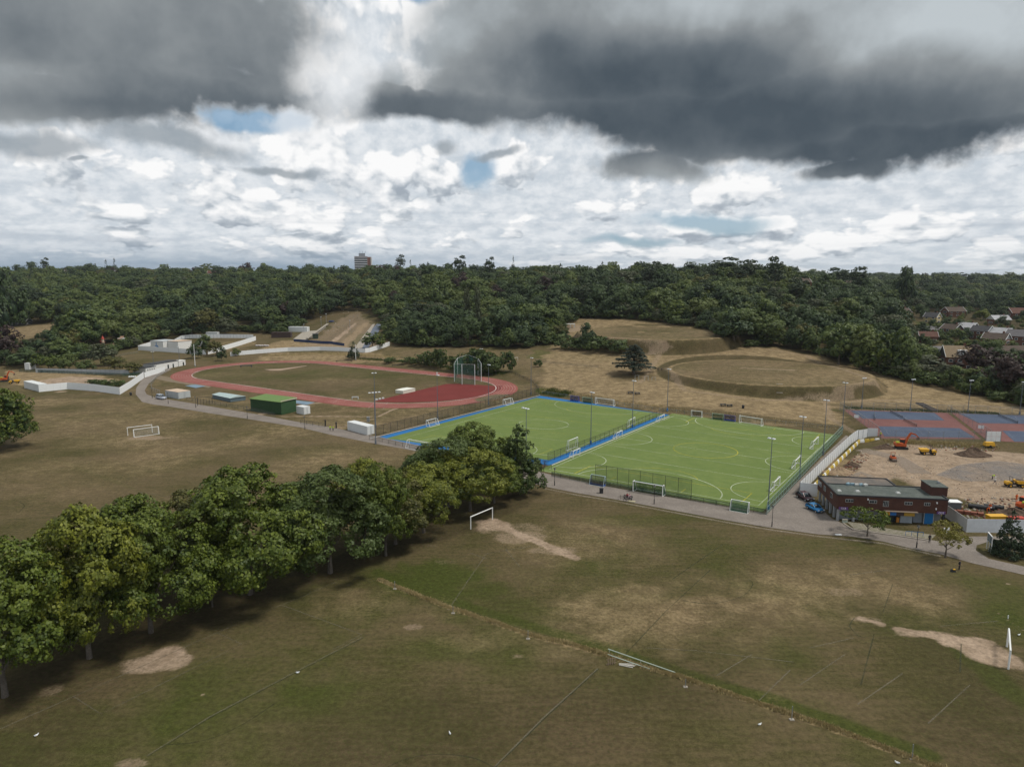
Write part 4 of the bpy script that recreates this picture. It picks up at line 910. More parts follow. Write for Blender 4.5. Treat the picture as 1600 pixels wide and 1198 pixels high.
SPEC = [
 (13, 148, 603, 593, 'low scrub bush on the earthworks behind the white hoarding, leftmost of three', 24), (13, 170, 607, 593, 'low scrub bush on the earthworks behind the white hoarding, middle of three', 30), (13, 186, 603, 594, 'low scrub bush on the earthworks behind the white hoarding, rightmost of three', 20),
 (1, 1146, 531, 492, 'round green tree standing at the top of the terrace against the wood', 56), (0, 1152, 527, 478, 'taller pale green tree just behind the round one on the terrace edge', 60),
 (13, 905, 546, 528, 'low dark bush at the left end of the thicket above the upper field', 40), (13, 935, 549, 526, 'dark bush in the middle of the thicket above the upper field', 44), (13, 962, 550, 530, 'dark bush at the right end of the thicket beside the cedar', 40), (1, 918, 545, 508, 'dark upright bush-like tree poking out of the thicket', 26), (13, 885, 545, 531, 'low bush below the white hut on the hill path', 36),
 (13, 688, 577, 545, 'round bush behind the discus cage, first from the left', 24), (13, 658, 570, 553, 'bush with dark leaves left of the discus cage', 30), (13, 712, 580, 557, 'bush directly behind the discus cage', 34), (13, 745, 582, 545, 'tall dark bush right of the discus cage', 36), (13, 772, 583, 556, 'bush at the right end of the hedge behind the track', 34), (13, 790, 581, 549, 'last bush of the hedge where the fence bends', 26),
 (13, 674, 573, 548, 'dark bush left of the centre of the hedge behind the track', 34), (13, 729, 579, 552, 'dark bush behind the discus cage poles, right part', 32), (13, 760, 584, 550, 'dark green bush in the thickest part of the hedge by the cage', 38), (13, 636, 568, 558, 'small low bush at the thin left end of the hedge', 22), (13, 610, 566, 558, 'small low bush past the left end of the hedge', 20),
 (6, 553, 560, 534, 'small dark tree by the white hoarding behind the track', 16), (13, 840, 573, 562, 'lone small bush by the wire fence of the upper field', 12),
 (5, 582, 545, 519, 'round bright green tree at the right end of the white hoarding', 30),
 (8, 1430, 589, 556, 'grey-green spreading tree at the edge of the hill left of the timber house', 76), (4, 1345, 578, 515, 'light green tree, leftmost of the bright clump on the hill edge', 52), (2, 1310, 570, 508, 'light green broad tree at the wood edge on the hill', 62), (5, 1372, 583, 518, 'yellow-green tree in the bright clump on the hill edge', 52), (4, 1405, 588, 520, 'tall light green tree, rightmost of the bright clump', 44),
 (11, 1561, 606, 571, 'lime-yellow round tree in front of the dark copper trees', 36), (12, 1590, 622, 555, 'dark copper tree at the right edge behind the tennis courts', 66), (12, 1530, 600, 545, 'dark purple-brown tree right of the timber house', 70), (1, 1545, 612, 575, 'dark green tree under the lime-yellow one', 50), (8, 1478, 600, 572, 'pale small tree below the timber house', 36),
 (9, 731, 527, 457, 'slim pale poplar, left of the pair in the wood', 11), (9, 746, 527, 456, 'slim pale poplar, right of the pair in the wood', 12),
 (3, 4, 548, 425, 'very tall dark tree cut by the left edge', 60), (12, 6, 568, 515, 'copper-leaved tree at the left edge behind the earthworks', 52), (1, 40, 574, 545, 'round dark green tree by the white site cabin on the left', 42), (5, 60, 576, 553, 'small olive tree in the line behind the earthworks, first after the cabin', 22), (5, 76, 577, 556, 'small olive tree in the line behind the earthworks, second after the cabin', 24), (5, 93, 578, 557, 'small yellowish tree in the line behind the earthworks, third after the cabin', 22), (4, 108, 578, 556, 'small olive-green tree in the line behind the earthworks, fourth after the cabin', 26), (4, 135, 580, 564, 'small green tree before the grey fence panels on the left', 24), (8, 158, 572, 541, 'large grey-green bush behind the line of small trees', 38), (10, 180, 583, 557, 'brown-green tree left of the white pavilion', 32), (10, 211, 584, 567, 'small brown-green tree touching the white pavilion', 24),
 (4, 98, 566, 542, 'green tree behind the line of small olive trees', 40), (1, 75, 560, 520, 'dark tree at the edge of the left meadow', 40), (2, 130, 552, 486, 'wide green tree above the fairground ride', 62), (1, 300, 527, 488, 'bare-trunked dark tree above the white hoarding compound', 40), (10, 318, 526, 484, 'thin brownish tree beside the dark one above the compound', 40), (8, 352, 523, 498, 'grey-green round tree behind the compound hoarding', 34),
 (4, 322, 553, 526, 'small thin tree inside the white compound, beside the container', 22), (10, 338, 556, 534, 'small brown tree against the white compound wall', 22), (1, 304, 560, 538, 'green tree at the corner of the white compound', 20), (1, 347, 564, 544, 'dark small tree in front of the white hoarding gap', 14), (4, 368, 556, 545, 'small bright bush at the start of the curved hoarding', 12),
 (7, 1209, 470, 409, 'tall flat-topped pine standing clear on the skyline', 30), (7, 1128, 450, 408, 'broad dark pine at the highest point of the wooded skyline', 48), (7, 1165, 455, 412, 'dark pine left of the tall flat-topped one on the skyline', 40),
 (6, 941, 440, 410, 'round-headed dark conifer alone on the skyline', 16), (6, 802, 446, 402, 'narrow dark conifer spire on the skyline above the wood', 8), (7, 765, 450, 407, 'open-topped pine on the skyline above the poplars', 14), (7, 718, 450, 405, 'loose-crowned pine on the skyline left of the open-topped one', 18), (7, 626, 440, 403, 'dark round pine on the skyline right of the tower block', 16), (6, 642, 440, 407, 'small dark conifer on the skyline, second right of the tower block', 8), (6, 181, 440, 405, 'dark round conifer highest on the left skyline', 10), (6, 168, 440, 407, 'smaller dark conifer touching the highest one on the left skyline', 9), (7, 72, 440, 407, 'lone spreading pine on the far left skyline', 12),
 (7, 1310, 470, 424, 'flat dark pine on the right skyline', 30), (7, 1340, 472, 423, 'wide dark pine on the right skyline, beside the flat one', 34), (3, 1412, 490, 422, 'tall dark tree on the right skyline above the cream house', 30), (6, 1438, 470, 428, 'dark conifer on the right skyline', 12), (6, 1462, 470, 431, 'second of the small conifers on the right skyline', 10), (6, 1472, 472, 430, 'third of the small conifers on the right skyline', 10), (11, 1536, 500, 484, 'bright lime tree among the brick houses', 18), (1, 1565, 512, 495, 'dark round tree between the brick houses', 18)]
for k, bx, by, ty, lb, wp in SPEC: place_px(k, bx, by, ty, lb, wp)
# clearings : (px, py, half width px, half depth px)
HSP = [G(*q) for q in ((1492, 576), (1456, 505), (1489, 495), (1593, 499), (1560, 507), (1458, 522), (1486, 526), (1510, 523), (1533, 530), (1563, 533), (1592, 540), (1555, 545), (1575, 556), (1470, 553), (1448, 535))]
HAZE = .00004
CLR = [G(p, q)[:2]+(w_,) for p, q, w_ in ((45, 517, 42), (15, 530, 25), (1505, 512, 42), (1560, 520, 38), (1545, 545, 34), (1590, 545, 30), (1478, 560, 14), (1492, 572, 15), (1488, 592, 14), (1494, 584, 12), (1425, 498, 16), (1500, 500, 30), (1600, 510, 50), (1448, 505, 18), (205, 497, 22), (320, 480, 22), (160, 545, 20), (185, 547, 20), (430, 520, 12), (445, 515, 10))]
rng = np.random.RandomState(77); cand = []
for ring_r0, ring_r1, sp in ((280, 480, 11.), (480, 760, 12.5), (760, 1250, 15.), (1250, 2600, 32.)):
    gx = np.arange(-ring_r1*.95, ring_r1*.95, sp); gy = np.arange(100, ring_r1, sp); X, Y = np.meshgrid(gx, gy); X = X.ravel()+rng.uniform(-.42, .42, X.size)*sp; Y = Y.ravel()+rng.uniform(-.42, .42, Y.size)*sp
    r = np.hypot(X, Y); ok = (r >= ring_r0) & (r < ring_r1) & (np.abs(X) < Y*.86+20) & (poly_sd(X, Y, WPOLY) < -2.5)
    for x, y, w_ in CLR: ok &= np.hypot(X-x, Y-y) > w_
    X = X[ok]; Y = Y[ok]; s = {11.: .98, 12.5: 1.04, 15.: 1.08, 32.: 1.5}[sp]*np.exp(rng.randn(len(X))*.24).clip(.55, 1.5)
    cand.append(np.stack([X, Y, s], 1))
cand = np.vstack(cand)
pl = np.array(placed); ok = np.ones(len(cand), bool)
for x, y, rr_ in placed: ok &= np.hypot(cand[:, 0]-x, cand[:, 1]-y) > max(3.5, rr_*.75)
cand = cand[ok]; Zc = hz(cand[:, 0], cand[:, 1])
# houses stand among the trees on the right : keep the gardens there lower
qx, qy, _d = proj(cand[:, 0], cand[:, 1], Zc)
front = (qx > 1440) & (qy > 556) & (qy < 650); cand[front, 2] *= .62; lm = (qx > 0) & (qx < 90) & (qy > 522) & (qy < 575); cand[lm, 2] *= .33
gard = (qx > 1400) & (qy > 488) & (qy < 560); cand[gard, 2] *= rng.uniform(.28, .55, gard.sum()); keep = ~gard | (rng.rand(len(cand)) < .7); 
edge_ = np.abs(poly_sd(cand[:, 0], cand[:, 1], WPOLY)) < 9; cand[edge_, 2] *= .8
cand = cand[keep]; Zc = Zc[keep]; qx = qx[keep]; qy = qy[keep]
n3 = np.sin(cand[:, 0]/47)*np.sin(cand[:, 1]/61+1)+.5*np.sin(cand[:, 0]/23+2)*np.sin(cand[:, 1]/19); u = rng.rand(len(cand))
kd = np.where(n3 > .3, np.where(u < .45, 0, np.where(u < .7, 4, np.where(u < .85, 5, 2))), np.where(n3 > -.35, np.where(u < .35, 1, np.where(u < .6, 3, np.where(u < .8, 0, 2))), np.where(u < .4, 3, np.where(u < .7, 1, np.where(u < .85, 4, 8)))))
u2 = rng.rand(len(cand)); kd = np.where(u2 < .035, 10, kd); kd = np.where((u2 > .035) & (u2 < .07), 6, kd); kd = np.where((u2 > .07) & (u2 < .095), 7, kd); kd = np.where((u2 > .095) & (u2 < .105), 12, kd); kd = np.where((u2 > .105) & (u2 < .112), 11, kd)
pine = (qx > 1000) & (qx < 1250) & (cand[:, 1] > 480) & (u2 > .8); kd = np.where(pine, 7, kd)
kd = np.where(gard & False if False else np.zeros(len(kd), bool), 13, kd)
sc_ = cand[:, 2]*np.where(kd == 7, .85, 1)*np.where(kd == 6, .85, 1)
dist = np.hypot(cand[:, 0], cand[:, 1]); vis = (qx > -30) & (qx < 1630)
order = np.argsort(np.where(vis, dist/sc_, 1e9)); NIND = 300-len(row)-len(SPEC)-9
own = order[:NIND]; rest = np.ones(len(cand), bool); rest[own] = False
def where_label(x, y):
    if x < 150: a = 'above the left earthworks'
    elif x < 260: a = 'behind the fairground ride'
    elif x < 420: a = 'behind the white compound'
    elif x < 500: a = 'left of the stripped slope'
    elif x < 620: a = 'around the stripped slope'
    elif x < 720: a = 'left of the two poplars'
    elif x < 860: a = 'right of the two poplars'
    elif x < 980: a = 'behind the upper thicket'
    elif x < 1120: a = 'behind the upper terrace'
    elif x < 1290: a = 'behind the lower terrace'
    elif x < 1400: a = 'behind the bright clump'
    elif x < 1500: a = 'among the houses by the timber house'
    else: a = 'among the brick houses'
    return a
sdw = -poly_sd(cand[own, 0], cand[own, 1], WPOLY); labs = {}
for i, sd_ in zip(own, sdw):
    row_ = 'front-row' if sd_ < 12 else 'second-row' if sd_ < 26 else 'inner'
    labs.setdefault(('%s%s %s, %s' % ('small ' if sc_[i] < .75 else 'large ' if sc_[i] > 1.12 else '', KIND[kd[i]], where_label(qx[i], qy[i]), row_)), []).append(i)
ORDN = ['first', 'second', 'third', 'fourth', 'fifth', 'sixth', 'seventh', 'eighth', 'ninth', 'tenth', 'eleventh', 'twelfth', 'thirteenth', 'fourteenth', 'fifteenth']
for lb, ids in labs.items():
    ids.sort(key=lambda i: qx[i])
    for n_, i in enumerate(ids):
        l2 = lb if len(ids) == 1 else '%s, %s' % (lb.rsplit(',', 1)[0], lb.rsplit(', ', 1)[1]) + ', ' + (ORDN[n_]+' from left' if n_ < 15 else 'further right')
        place(int(kd[i]), (cand[i, 0], cand[i, 1], Zc[i]), float(sc_[i]), l2, 'trees '+where_label(qx[i], qy[i]))
# low growth along the foot of the wood, added to the farther wood
ex = []
rr_ = random.Random(5)
for a_, b_ in zip(WEP[:-1], WEP[1:]):
    d_ = b_-a_; n_ = int(d_.length/4.2)
    for i_ in range(n_):
        p_ = a_+d_*((i_+rr_.random())/max(1, n_)); nn = Vector((-d_.y, d_.x, 0)).normalized(); p_ = p_+nn*rr_.uniform(-.5, 6.5); x_, y_, _ = proj(p_.x, p_.y, float(hz(p_.x, p_.y)))
        if 470 < x_ < 600 or 1140 < x_ < 1165: continue
        ex.append((p_.x, p_.y, rr_.uniform(.65, 1.35), 13 if rr_.random() < .6 else rr_.choice((1, 8, 4, 3))))
ex = np.array(ex); ex[ex[:, 3] != 13, 2] *= .62
gx_, gy_ = [], []
for _ in range(150):
    p_ = G(rr_.uniform(1440, 1620), rr_.uniform(492, 575)); ex = np.vstack([ex, [p_.x, p_.y, rr_.uniform(.22, .5), rr_.choice((13, 13, 0, 1, 4, 8, 11))]]) if all((p_.x-q.x)**2+(p_.y-q.y)**2 > 110 for q in HSP) else ex
cand = np.vstack([cand, ex[:, :3]]); kd = np.concatenate([kd, ex[:, 3].astype(int)]); Zc = np.concatenate([Zc, hz(ex[:, 0], ex[:, 1])]); sc_ = np.concatenate([sc_, ex[:, 2]]); dist = np.hypot(cand[:, 0], cand[:, 1]); rest = np.concatenate([rest, np.ones(len(ex), bool)])
# the farther wood, thousands of crowns : one object of instanced trees
protos = bpy.data.collections.new('woodland_kinds')
ORD = [0, 1, 2, 3, 4, 5, 6, 7, 8, 10, 11, 12, 13]
for n_, k in enumerate(ORD):
    me, bh = PROT[k]; me2 = me.copy(); V = np.empty(len(me2.vertices)*3, np.float32); me2.vertices.foreach_get('co', V); V[2::3] += bh; me2.vertices.foreach_set('co', V); me2.update()
    o = bpy.data.objects.new('kind_%02d' % n_, me2); protos.objects.link(o)
sel = np.where(rest & (dist < 2600))[0]
pm = bpy.data.meshes.new('woodland'); pm.vertices.add(len(sel)); pm.vertices.foreach_set('co', np.stack([cand[sel, 0], cand[sel, 1], Zc[sel]], 1).astype(np.float32).ravel())
for nm, ty, val in (('k', 'INT', np.array([ORD.index(int(k)) if int(k) in ORD else 1 for k in kd[sel]], np.int32)), ('s', 'FLOAT', sc_[sel].astype(np.float32)), ('r', 'FLOAT', (rng.rand(len(sel))*6.28).astype(np.float32))):
    a_ = pm.attributes.new(nm, ty, 'POINT'); a_.data.foreach_set('value', val)
wood = part('woodland', pm); tag(wood, kind='stuff')
ng = bpy.data.node_groups.new('woodland', 'GeometryNodeTree'); ng.interface.new_socket('Geometry', in_out='INPUT', socket_type='NodeSocketGeometry'); ng.interface.new_socket('Geometry', in_out='OUTPUT', socket_type='NodeSocketGeometry')
N = ng.nodes; gi = N.new('NodeGroupInput'); go = N.new('NodeGroupOutput'); ip = N.new('GeometryNodeInstanceOnPoints'); ci = N.new('GeometryNodeCollectionInfo'); ci.inputs['Collection'].default_value = protos; ci.inputs['Separate Children'].default_value = True; ci.inputs['Reset Children'].default_value = True
def natt(nm, ty):
    q = N.new('GeometryNodeInputNamedAttribute'); q.data_type = ty; q.inputs['Name'].default_value = nm; return q.outputs['Attribute']
cx = N.new('ShaderNodeCombineXYZ'); ng.links.new(natt('r', 'FLOAT'), cx.inputs[2])
ng.links.new(gi.outputs[0], ip.inputs['Points']); ng.links.new(ci.outputs[0], ip.inputs['Instance']); ip.inputs['Pick Instance'].default_value = True
ng.links.new(natt('k', 'INT'), ip.inputs['Instance Index']); ng.links.new(natt('s', 'FLOAT'), ip.inputs['Scale']); ng.links.new(cx.outputs[0], ip.inputs['Rotation']); ng.links.new(ip.outputs[0], go.inputs[0])
md = wood.modifiers.new('trees', 'NODES'); md.node_group = ng
# undergrowth along the wood edge
print('trees', ntree, 'woodland', len(sel))
# ================================================================== FENCES AND HOARDINGS
M_hoard = plain('white_hoarding_paint', (.77, .79, .80), .55, var=.05); M_hoardin = plain('white_sheet_steel', (.66, .68, .70), .5, var=.06)
M_steel = plain('galvanised_steel', (.30, .32, .34), .45, .5); M_black = plain('black_paint', (.025, .026, .028), .5); M_whitep = plain('white_gloss_paint', (.74, .75, .74), .4, var=.05)
M_wood = plain('weathered_wood', (.20, .15, .10), .85, var=.2); M_yelb = plain('yellow_plastic', (.48, .35, .06), .5); M_dgreen = plain('dark_green_paint', (.03, .09, .06), .5)
M_greenrail = plain('pale_green_steel', (.30, .38, .34), .5); M_wire = wiremat('black_wire_mesh', (.03, .035, .035), .26); M_wireg = wiremat('green_wire_mesh', (.05, .13, .10), .42); M_wires = wiremat('grey_wire_mesh', (.22, .23, .22), .18); M_wired = wiremat('dark_green_net', (.015, .07, .05), .55)
M_netw = wiremat('white_goal_net', (.6, .62, .62), .09); M_netg = wiremat('green_goal_net', (.03, .10, .05), .6); M_netp = wiremat('purple_goal_net', (.06, .05, .14), .7); M_netk = wiremat('dark_goal_net', (.05, .05, .05), .5)
def walk(P, step):
    """points at even steps along each side of a polyline"""
    out = []
    for a, b in zip(P[:-1], P[1:]):
        l = (b-a).length; n = max(1, round(l/step))
        for i in range(n): out.append((a.lerp(b, i/n), a.lerp(b, (i+1)/n)))
    return out
def ground_at(p): return Vector((p[0], p[1], float(hz(p[0], p[1]))))
_unit = {}
def unit_box(name, mat, size=(1, 1, 1), off=(0, 0, .5)):
    k = (name, mat.name, size)
    if k not in _unit: _unit[k] = MB().box((off[0]*size[0], off[1]*size[1], off[2]*size[2]), size).mesh(name, mat)
    return _unit[k]
def hoarding(label, pts, h, step=2.4, mat=None, thick=.06, name='hoarding', cat='hoarding', posts=False, jog=True, group=None, dz=0.):
    P = px(*pts) if not isinstance(pts[0], Vector) else pts; o = P[0]; t = thing(name, label, cat, o, 0, group); mat = mat or M_hoard; rr = random.Random(len(P)*7+int(o.x))
    for i, (a, b) in enumerate(walk(P, step)):
        a = ground_at(a); b = ground_at(b); d = b-a; l = math.hypot(d.x, d.y)
        part('panel', unit_box('panel', mat), t, (a.x+d.x/2-o.x, a.y+d.y/2-o.y, min(a.z, b.z)-.1-o.z), math.atan2(d.y, d.x), (l-.025, thick, h+.1+rr.uniform(-.02, .02)))
        if posts: part('post', unit_box('post', M_steel), t, (a.x-o.x, a.y-o.y, a.z-.1-o.z), math.atan2(d.y, d.x), (.1, .14, h+.22))
    return t
def mesh_fence(label, pts, h, step, wire, post=None, rail=True, r=.06, name='mesh_fence', group=None, rails=()):
    P = px(*pts) if not isinstance(pts[0], Vector) else pts; o = P[0]; t = thing(name, label, 'fence', o, 0, group); post = post or M_black
    W_ = walk(P, step)
    for i, (a, b) in enumerate(W_):
        a = ground_at(a); b = ground_at(b); d = b-a; l = math.hypot(d.x, d.y); rz = math.atan2(d.y, d.x)
        part('post', unit_box('post', post), t, (a.x-o.x, a.y-o.y, a.z-.1-o.z), rz, (r, r, h+.15))
        if wire: 
            me = MB().quad((a.x-o.x, a.y-o.y, a.z-o.z+.03), (b.x-o.x, b.y-o.y, b.z-o.z+.03), (b.x-o.x, b.y-o.y, b.z-o.z+h), (a.x-o.x, a.y-o.y, a.z-o.z+h)); me.build('mesh_panel', wire, t)
        for zz in ((h,) if rail and not rails else rails):
            MB().bar((a.x-o.x, a.y-o.y, a.z-o.z+zz), (b.x-o.x, b.y-o.y, b.z-o.z+zz), .05).build('rail', post, t)
    b = ground_at(P[-1]); part('post', unit_box('post', post), t, (b.x-o.x, b.y-o.y, b.z-.1-o.z), 0, (r, r, h+.15))
    return t
hoarding('long white hoarding round the earthworks at the left, behind the far goalposts', [(61, 612.3), (106, 608), (148, 611), (187, 616.3)], 2.9)
hoarding('white hoarding running uphill beside the park road to the white pavilion', [(187.5, 616.3), (204, 606), (225, 590.5)], 2.9)
hoarding('pale grey fence panels behind the small olive trees on the far side of the earthworks', [(56, 582), (100, 583), (150, 584), (202, 584.5)], 2.1, mat=plain('grey_fence_panel', (.42, .45, .47), .6), name='panel_fence', cat='fence', posts=True)
hoarding('white hoarding closing the front of the compound below the big white box building', [(216, 547), (255, 549.5), (294, 552.3), (322, 554)], 2.7)
hoarding('white hoarding closing the left end of the compound', [(216, 546.5), (237, 540)], 2.7)
hoarding('ribbed white hoarding along the back of the compound under the trees', [(273, 536), (284, 530), (296, 528.5), (345, 528), (396, 528.5)], 2.6, posts=True)
hoarding('white hoarding crossing the compound diagonally to its back corner', [(325, 553.5), (345, 548.5), (372, 540.5), (400, 531.5)], 2.9)
hoarding('long curved white hoarding between the running track and the stripped slope', [(360, 556.5), (372, 555), (400, 552.5), (450, 548.8), (500, 547.6), (530, 548.3), (570, 551)], 2.4)
hoarding('end of the curved white hoarding rising to the right behind the round bright tree', [(570.5, 551), (578, 550), (609, 540)], 2.7)
hoarding('dark blue hoarding along the foot of the stripped slope', [(459, 533.5), (480, 535), (505, 537), (520, 537.5), (538, 540.5)], 1.7, mat=plain('navy_hoarding_paint', (.015, .035, .10), .5), cat='hoarding')
A_ = G0(1249, 773); hoarding('tall white site hoarding between the green pitch fence and the building site', [(1249, 773), (1290, 731), (1330, 693), (1340, 686)], 2.85, mat=M_hoardin, posts=True)
hoarding('white hoarding closing the building site beside the parked dark red car', [(1249.5, 773.3), (1277, 776)], 2.85, step=2.0, mat=M_hoard)
hoarding('ribbed white site hoarding turning the corner above the excavator', [(1340.5, 686), (1355, 682.5), (1371, 681.5)], 2.7, mat=M_hoardin, posts=True)
hoarding('pale hoarding running away from the park road at the right end of the brick building', [(1475, 806), (1509, 831)], 2.6, mat=plain('shaded_hoarding_white', (.50, .50, .49), .6), step=1.2)  # white darkened in the paint for the face turned from the sun
hoarding('white hoarding facing the park road behind the dark conifer', [(1509.5, 831.2), (1555, 832), (1600, 832.6), (1680, 834)], 2.6, mat=plain('cool_white_hoarding_paint', (.60, .63, .67), .6), step=1.2)
# water-filled barriers inside the hoarding
P_ = px((1255, 770), (1296, 729), (1336, 691), (1368, 686)); q = [p+Vector((1.1, -.2, 0)) for p in P_]
t = thing('site_barriers', 'line of yellow and white barriers against the inside of the tall site hoarding', 'barrier', q[0])
for i, (a, b) in enumerate(walk(q, 1.6)):
    d = b-a; o = q[0]
    part('barrier', MB().box((0, 0, .3), (1.45, .5, .6), taper=1).box((0, 0, .75), (1.35, .28, .35)).mesh('barrier', M_yelb if i % 3 else M_whitep) if i < 3 else _bar[0 if i % 3 else 1], t, (a.x+d.x/2-o.x, a.y+d.y/2-o.y, 0), math.atan2(d.y, d.x))
    if i == 0: _bar = [None, None]
    if i == 0: _bar[1] = t.children[-1].data if t.children else KIDS(t)[-1].data
    if i == 1: _bar[0] = KIDS(t)[-1].data
    _bar[1] = _bar[1] or KIDS(t)[0].data
# pitch fences
mesh_fence('tall black mesh fence between the running track and the blue edge of the left pitch', [(588, 681), (700, 652), (842, 616)], 3., 3., M_wire)
mesh_fence('black mesh fence at the near end of the left pitch beside the park road', [(577, 686.5), (640, 700.5), (740, 721), (862, 733)], 1.2, 3., M_wire)
mesh_fence('black mesh fence on the left side of the blue strip between the two pitches', [(856, 722), (930, 694), (1036, 649)], 2.4, 3., M_wire)
mesh_fence('low wire fence along the brown bank behind the left pitch', [(847, 615), (945, 630), (1042, 644)], 1.2, 3., M_wires, M_steel)
mesh_fence('low wire fence along the brown bank behind the right pitch', [(1044, 644), (1180, 659), (1312, 672)], 1.2, 3., M_wires, M_steel)
mesh_fence('low dark fence along the near side of the right pitch', [(862, 744), (920, 755), (1040, 775), (1140, 793), (1197, 804)], 1.1, 2.6, M_wired, M_black)
mesh_fence('tall black ball-stop net on poles along the near side of the right pitch', [(930, 752.5), (1000, 764), (1080, 779)], 4.2, 2.9, M_wire, rail=True)
mesh_fence('pale green mesh fence with white rails along the right side of the right pitch', [(1198, 804), (1232, 768), (1275, 722), (1316, 678)], 2.7, 2.4, M_wireg, M_greenrail, rails=(.5, 1.6, 2.7), r=.09)
# fence around the track
mesh_fence('long dark fence curving round the far side of the running track', [(540, 558.5), (600, 563), (700, 572), (760, 578), (800, 583), (830, 596), (842, 612)], 1.1, 4.5, M_wire, M_black, r=.1)
mesh_fence('grey mesh fence from the white pavilion down to the silver van', [(262, 580), (246, 590), (236, 602), (237, 611), (250, 616)], 1.6, 3., M_wires, M_steel)
mesh_fence('low wire fence along the track side of the park road', [(292, 626), (345, 634), (400, 643.5), (430, 651)], 1.3, 3.5, M_wires, M_black)
mesh_fence('low wire fence between the gate posts and the white container', [(470, 662), (508, 668)], 1.3, 2.5, M_wires, M_black)
mesh_fence('tennis court fence along the foot of the hill', [(1312, 641), (1400, 643), (1486, 646), (1600, 650), (1680, 654)], 3., 4., M_wires, M_steel)
mesh_fence('tennis court fence running down the left side of the courts', [(1312, 641), (1340, 657), (1374, 682)], 2.8, 4., M_wires, M_steel)
mesh_fence('tennis court fence between the two pairs of courts', [(1480, 645.5), (1512, 664), (1548, 686)], 2.8, 4., M_wires, M_steel)
mesh_fence('tennis court fence along the top of the building site', [(1374, 686), (1450, 688), (1545, 689)], 2.8, 4., M_wires, M_steel)
mesh_fence('wire fence on posts along the edge of the upper field left of the cedar', [(842, 566), (880, 570), (935, 575)], 1.1, 4., M_wires, M_wood)
mesh_fence('row of posts of a low fence in front of the white compound', [(128, 566), (165, 560), (216, 551)], 1.2, 4., M_wires, M_wood)
mesh_fence('grey steel barrier frame beside the conifer at the right edge', [(1570, 868), (1600, 873), (1640, 880)], 1.1, 3., None, M_steel, rails=(.1, 1.1), r=.08)
mesh_fence('dark railings around the earthworks on the left', [(30, 581), (110, 584), (190, 588), (222, 586)], 1.4, 3.5, M_wired, M_black)

# ================================================================== GOALS
def goal(label, a, b, h=2.44, col=None, net=None, depth=1.6, r=.06, back=1, group=None, boards=None, foot=False, free=None):
    """goal frame standing on two ground points; net slopes to the back"""
    a, b = (px(a, b) if free is None else free); d = b-a; w_ = math.hypot(d.x, d.y); c = (a+b)/2; rz = math.atan2(d.y, d.x)
    t = thing('goal', label, 'goal', c, rz, group); col = col or M_whitep; x = w_/2; y = depth*back
    for s in (-1, 1): MB().cyl((s*x, 0, 0), (s*x, 0, h), r, n=6).build('post', col, t)
    MB().cyl((-x-r, 0, h), (x+r, 0, h), r, n=6).build('crossbar', col, t)
    if net is not None:
        for s in (-1, 1):
            m_ = MB().bar((s*x, 0, h), (s*x, y*.45, h), r*1.1).bar((s*x, y*.45, h), (s*x, y, .05), r*1.1).bar((s*x, 0, .05), (s*x, y, .05), r*1.4); m_.build('side_frame', col, t)
        MB().bar((-x, y, .05), (x, y, .05), r*1.4).build('back_bar', col, t)
        n = MB(); n.quad((-x, 0, h), (x, 0, h), (x, y*.45, h), (-x, y*.45, h)); n.quad((-x, y*.45, h), (x, y*.45, h), (x, y, .05), (-x, y, .05))
        for s in (-1, 1): n.add([(s*x, 0, h), (s*x, y*.45, h), (s*x, y, .05), (s*x, 0, .05)], [(0, 1, 2, 3)])
        n.build('net', net, t)
    if boards:
        for s in (-1, 1): MB().box((s*x, y*.4, .24), (.05, abs(y)*.8, .46)).build('side_board', boards, t)
        MB().box((0, y*.8, .24), (w_, .05, .46)).build('back_board', boards, t)
    return t
goal('white goalposts without a net in front of the horse chestnut row', (735.5, 826.5), (769.5, 811.5), 2.44, r=.10)
goal('nearer of two white goals back to back on the far grass pitch', (209, 682.5), (247.8, 677), 2.2, net=M_netw, back=-1, r=.08, depth=.9)
goal('farther of two white goals back to back on the far grass pitch', (199.8, 680.5), (238, 675.5), 2.44, r=.09)
goal('white goal seen almost edge-on at the right end of the near grass pitch', (1575.4, 1045), (1573.2, 1010), 2.44, r=.11, net=None)
goal('small pale goal on the upper field behind the hedge', (796, 566), (809, 563.5), 2., r=.07)
gq = 'small white goals on the left side of the left pitch'
goal('small white goal on the blue strip, the nearer of two by the track fence', (666, 666.4), (681, 662.7), 2., net=M_netw, back=-1, r=.08, group=gq); goal('small white goal on the blue strip, the farther of two by the track fence', (786, 632.5), (798, 629.8), 2., net=M_netw, back=-1, r=.08, group=gq)
goal('white goal at the near end of the left pitch half hidden by the chestnuts', (639.5, 698), (675, 705), 2.2, net=M_netw, back=-1, r=.08)
goal('full-size white goal at the far end of the left pitch', (930, 631), (958, 634.6), 2.44, net=M_netw, back=1, r=.09)
goal('purple hockey goal at the far end of the left pitch', (891, 626.5), (903.5, 628), 2.2, col=plain('purple_paint', (.12, .10, .30), .5), net=M_netp, boards=plain('blue_board', (.03, .08, .35), .5), depth=1.2)
goal('green hockey goal between the purple goal and the full-size goal', (910, 629), (924, 630.8), 2.2, col=plain('pale_green_paint', (.4, .5, .4), .5), net=M_netg, boards=M_dgreen, depth=1.2)
goal('tall white goal leaning on the blue strip, nearest of those between the pitches', (888.5, 705), (902.5, 699), 3., net=M_netw, back=1, r=.08, depth=.8)
goal('white goal on the left pitch beside the middle floodlight mast', (983, 668), (992, 663), 2.4, net=M_netw, back=1, r=.07, depth=.8)
gq = 'small white goals on wheels along the left side of the right pitch'
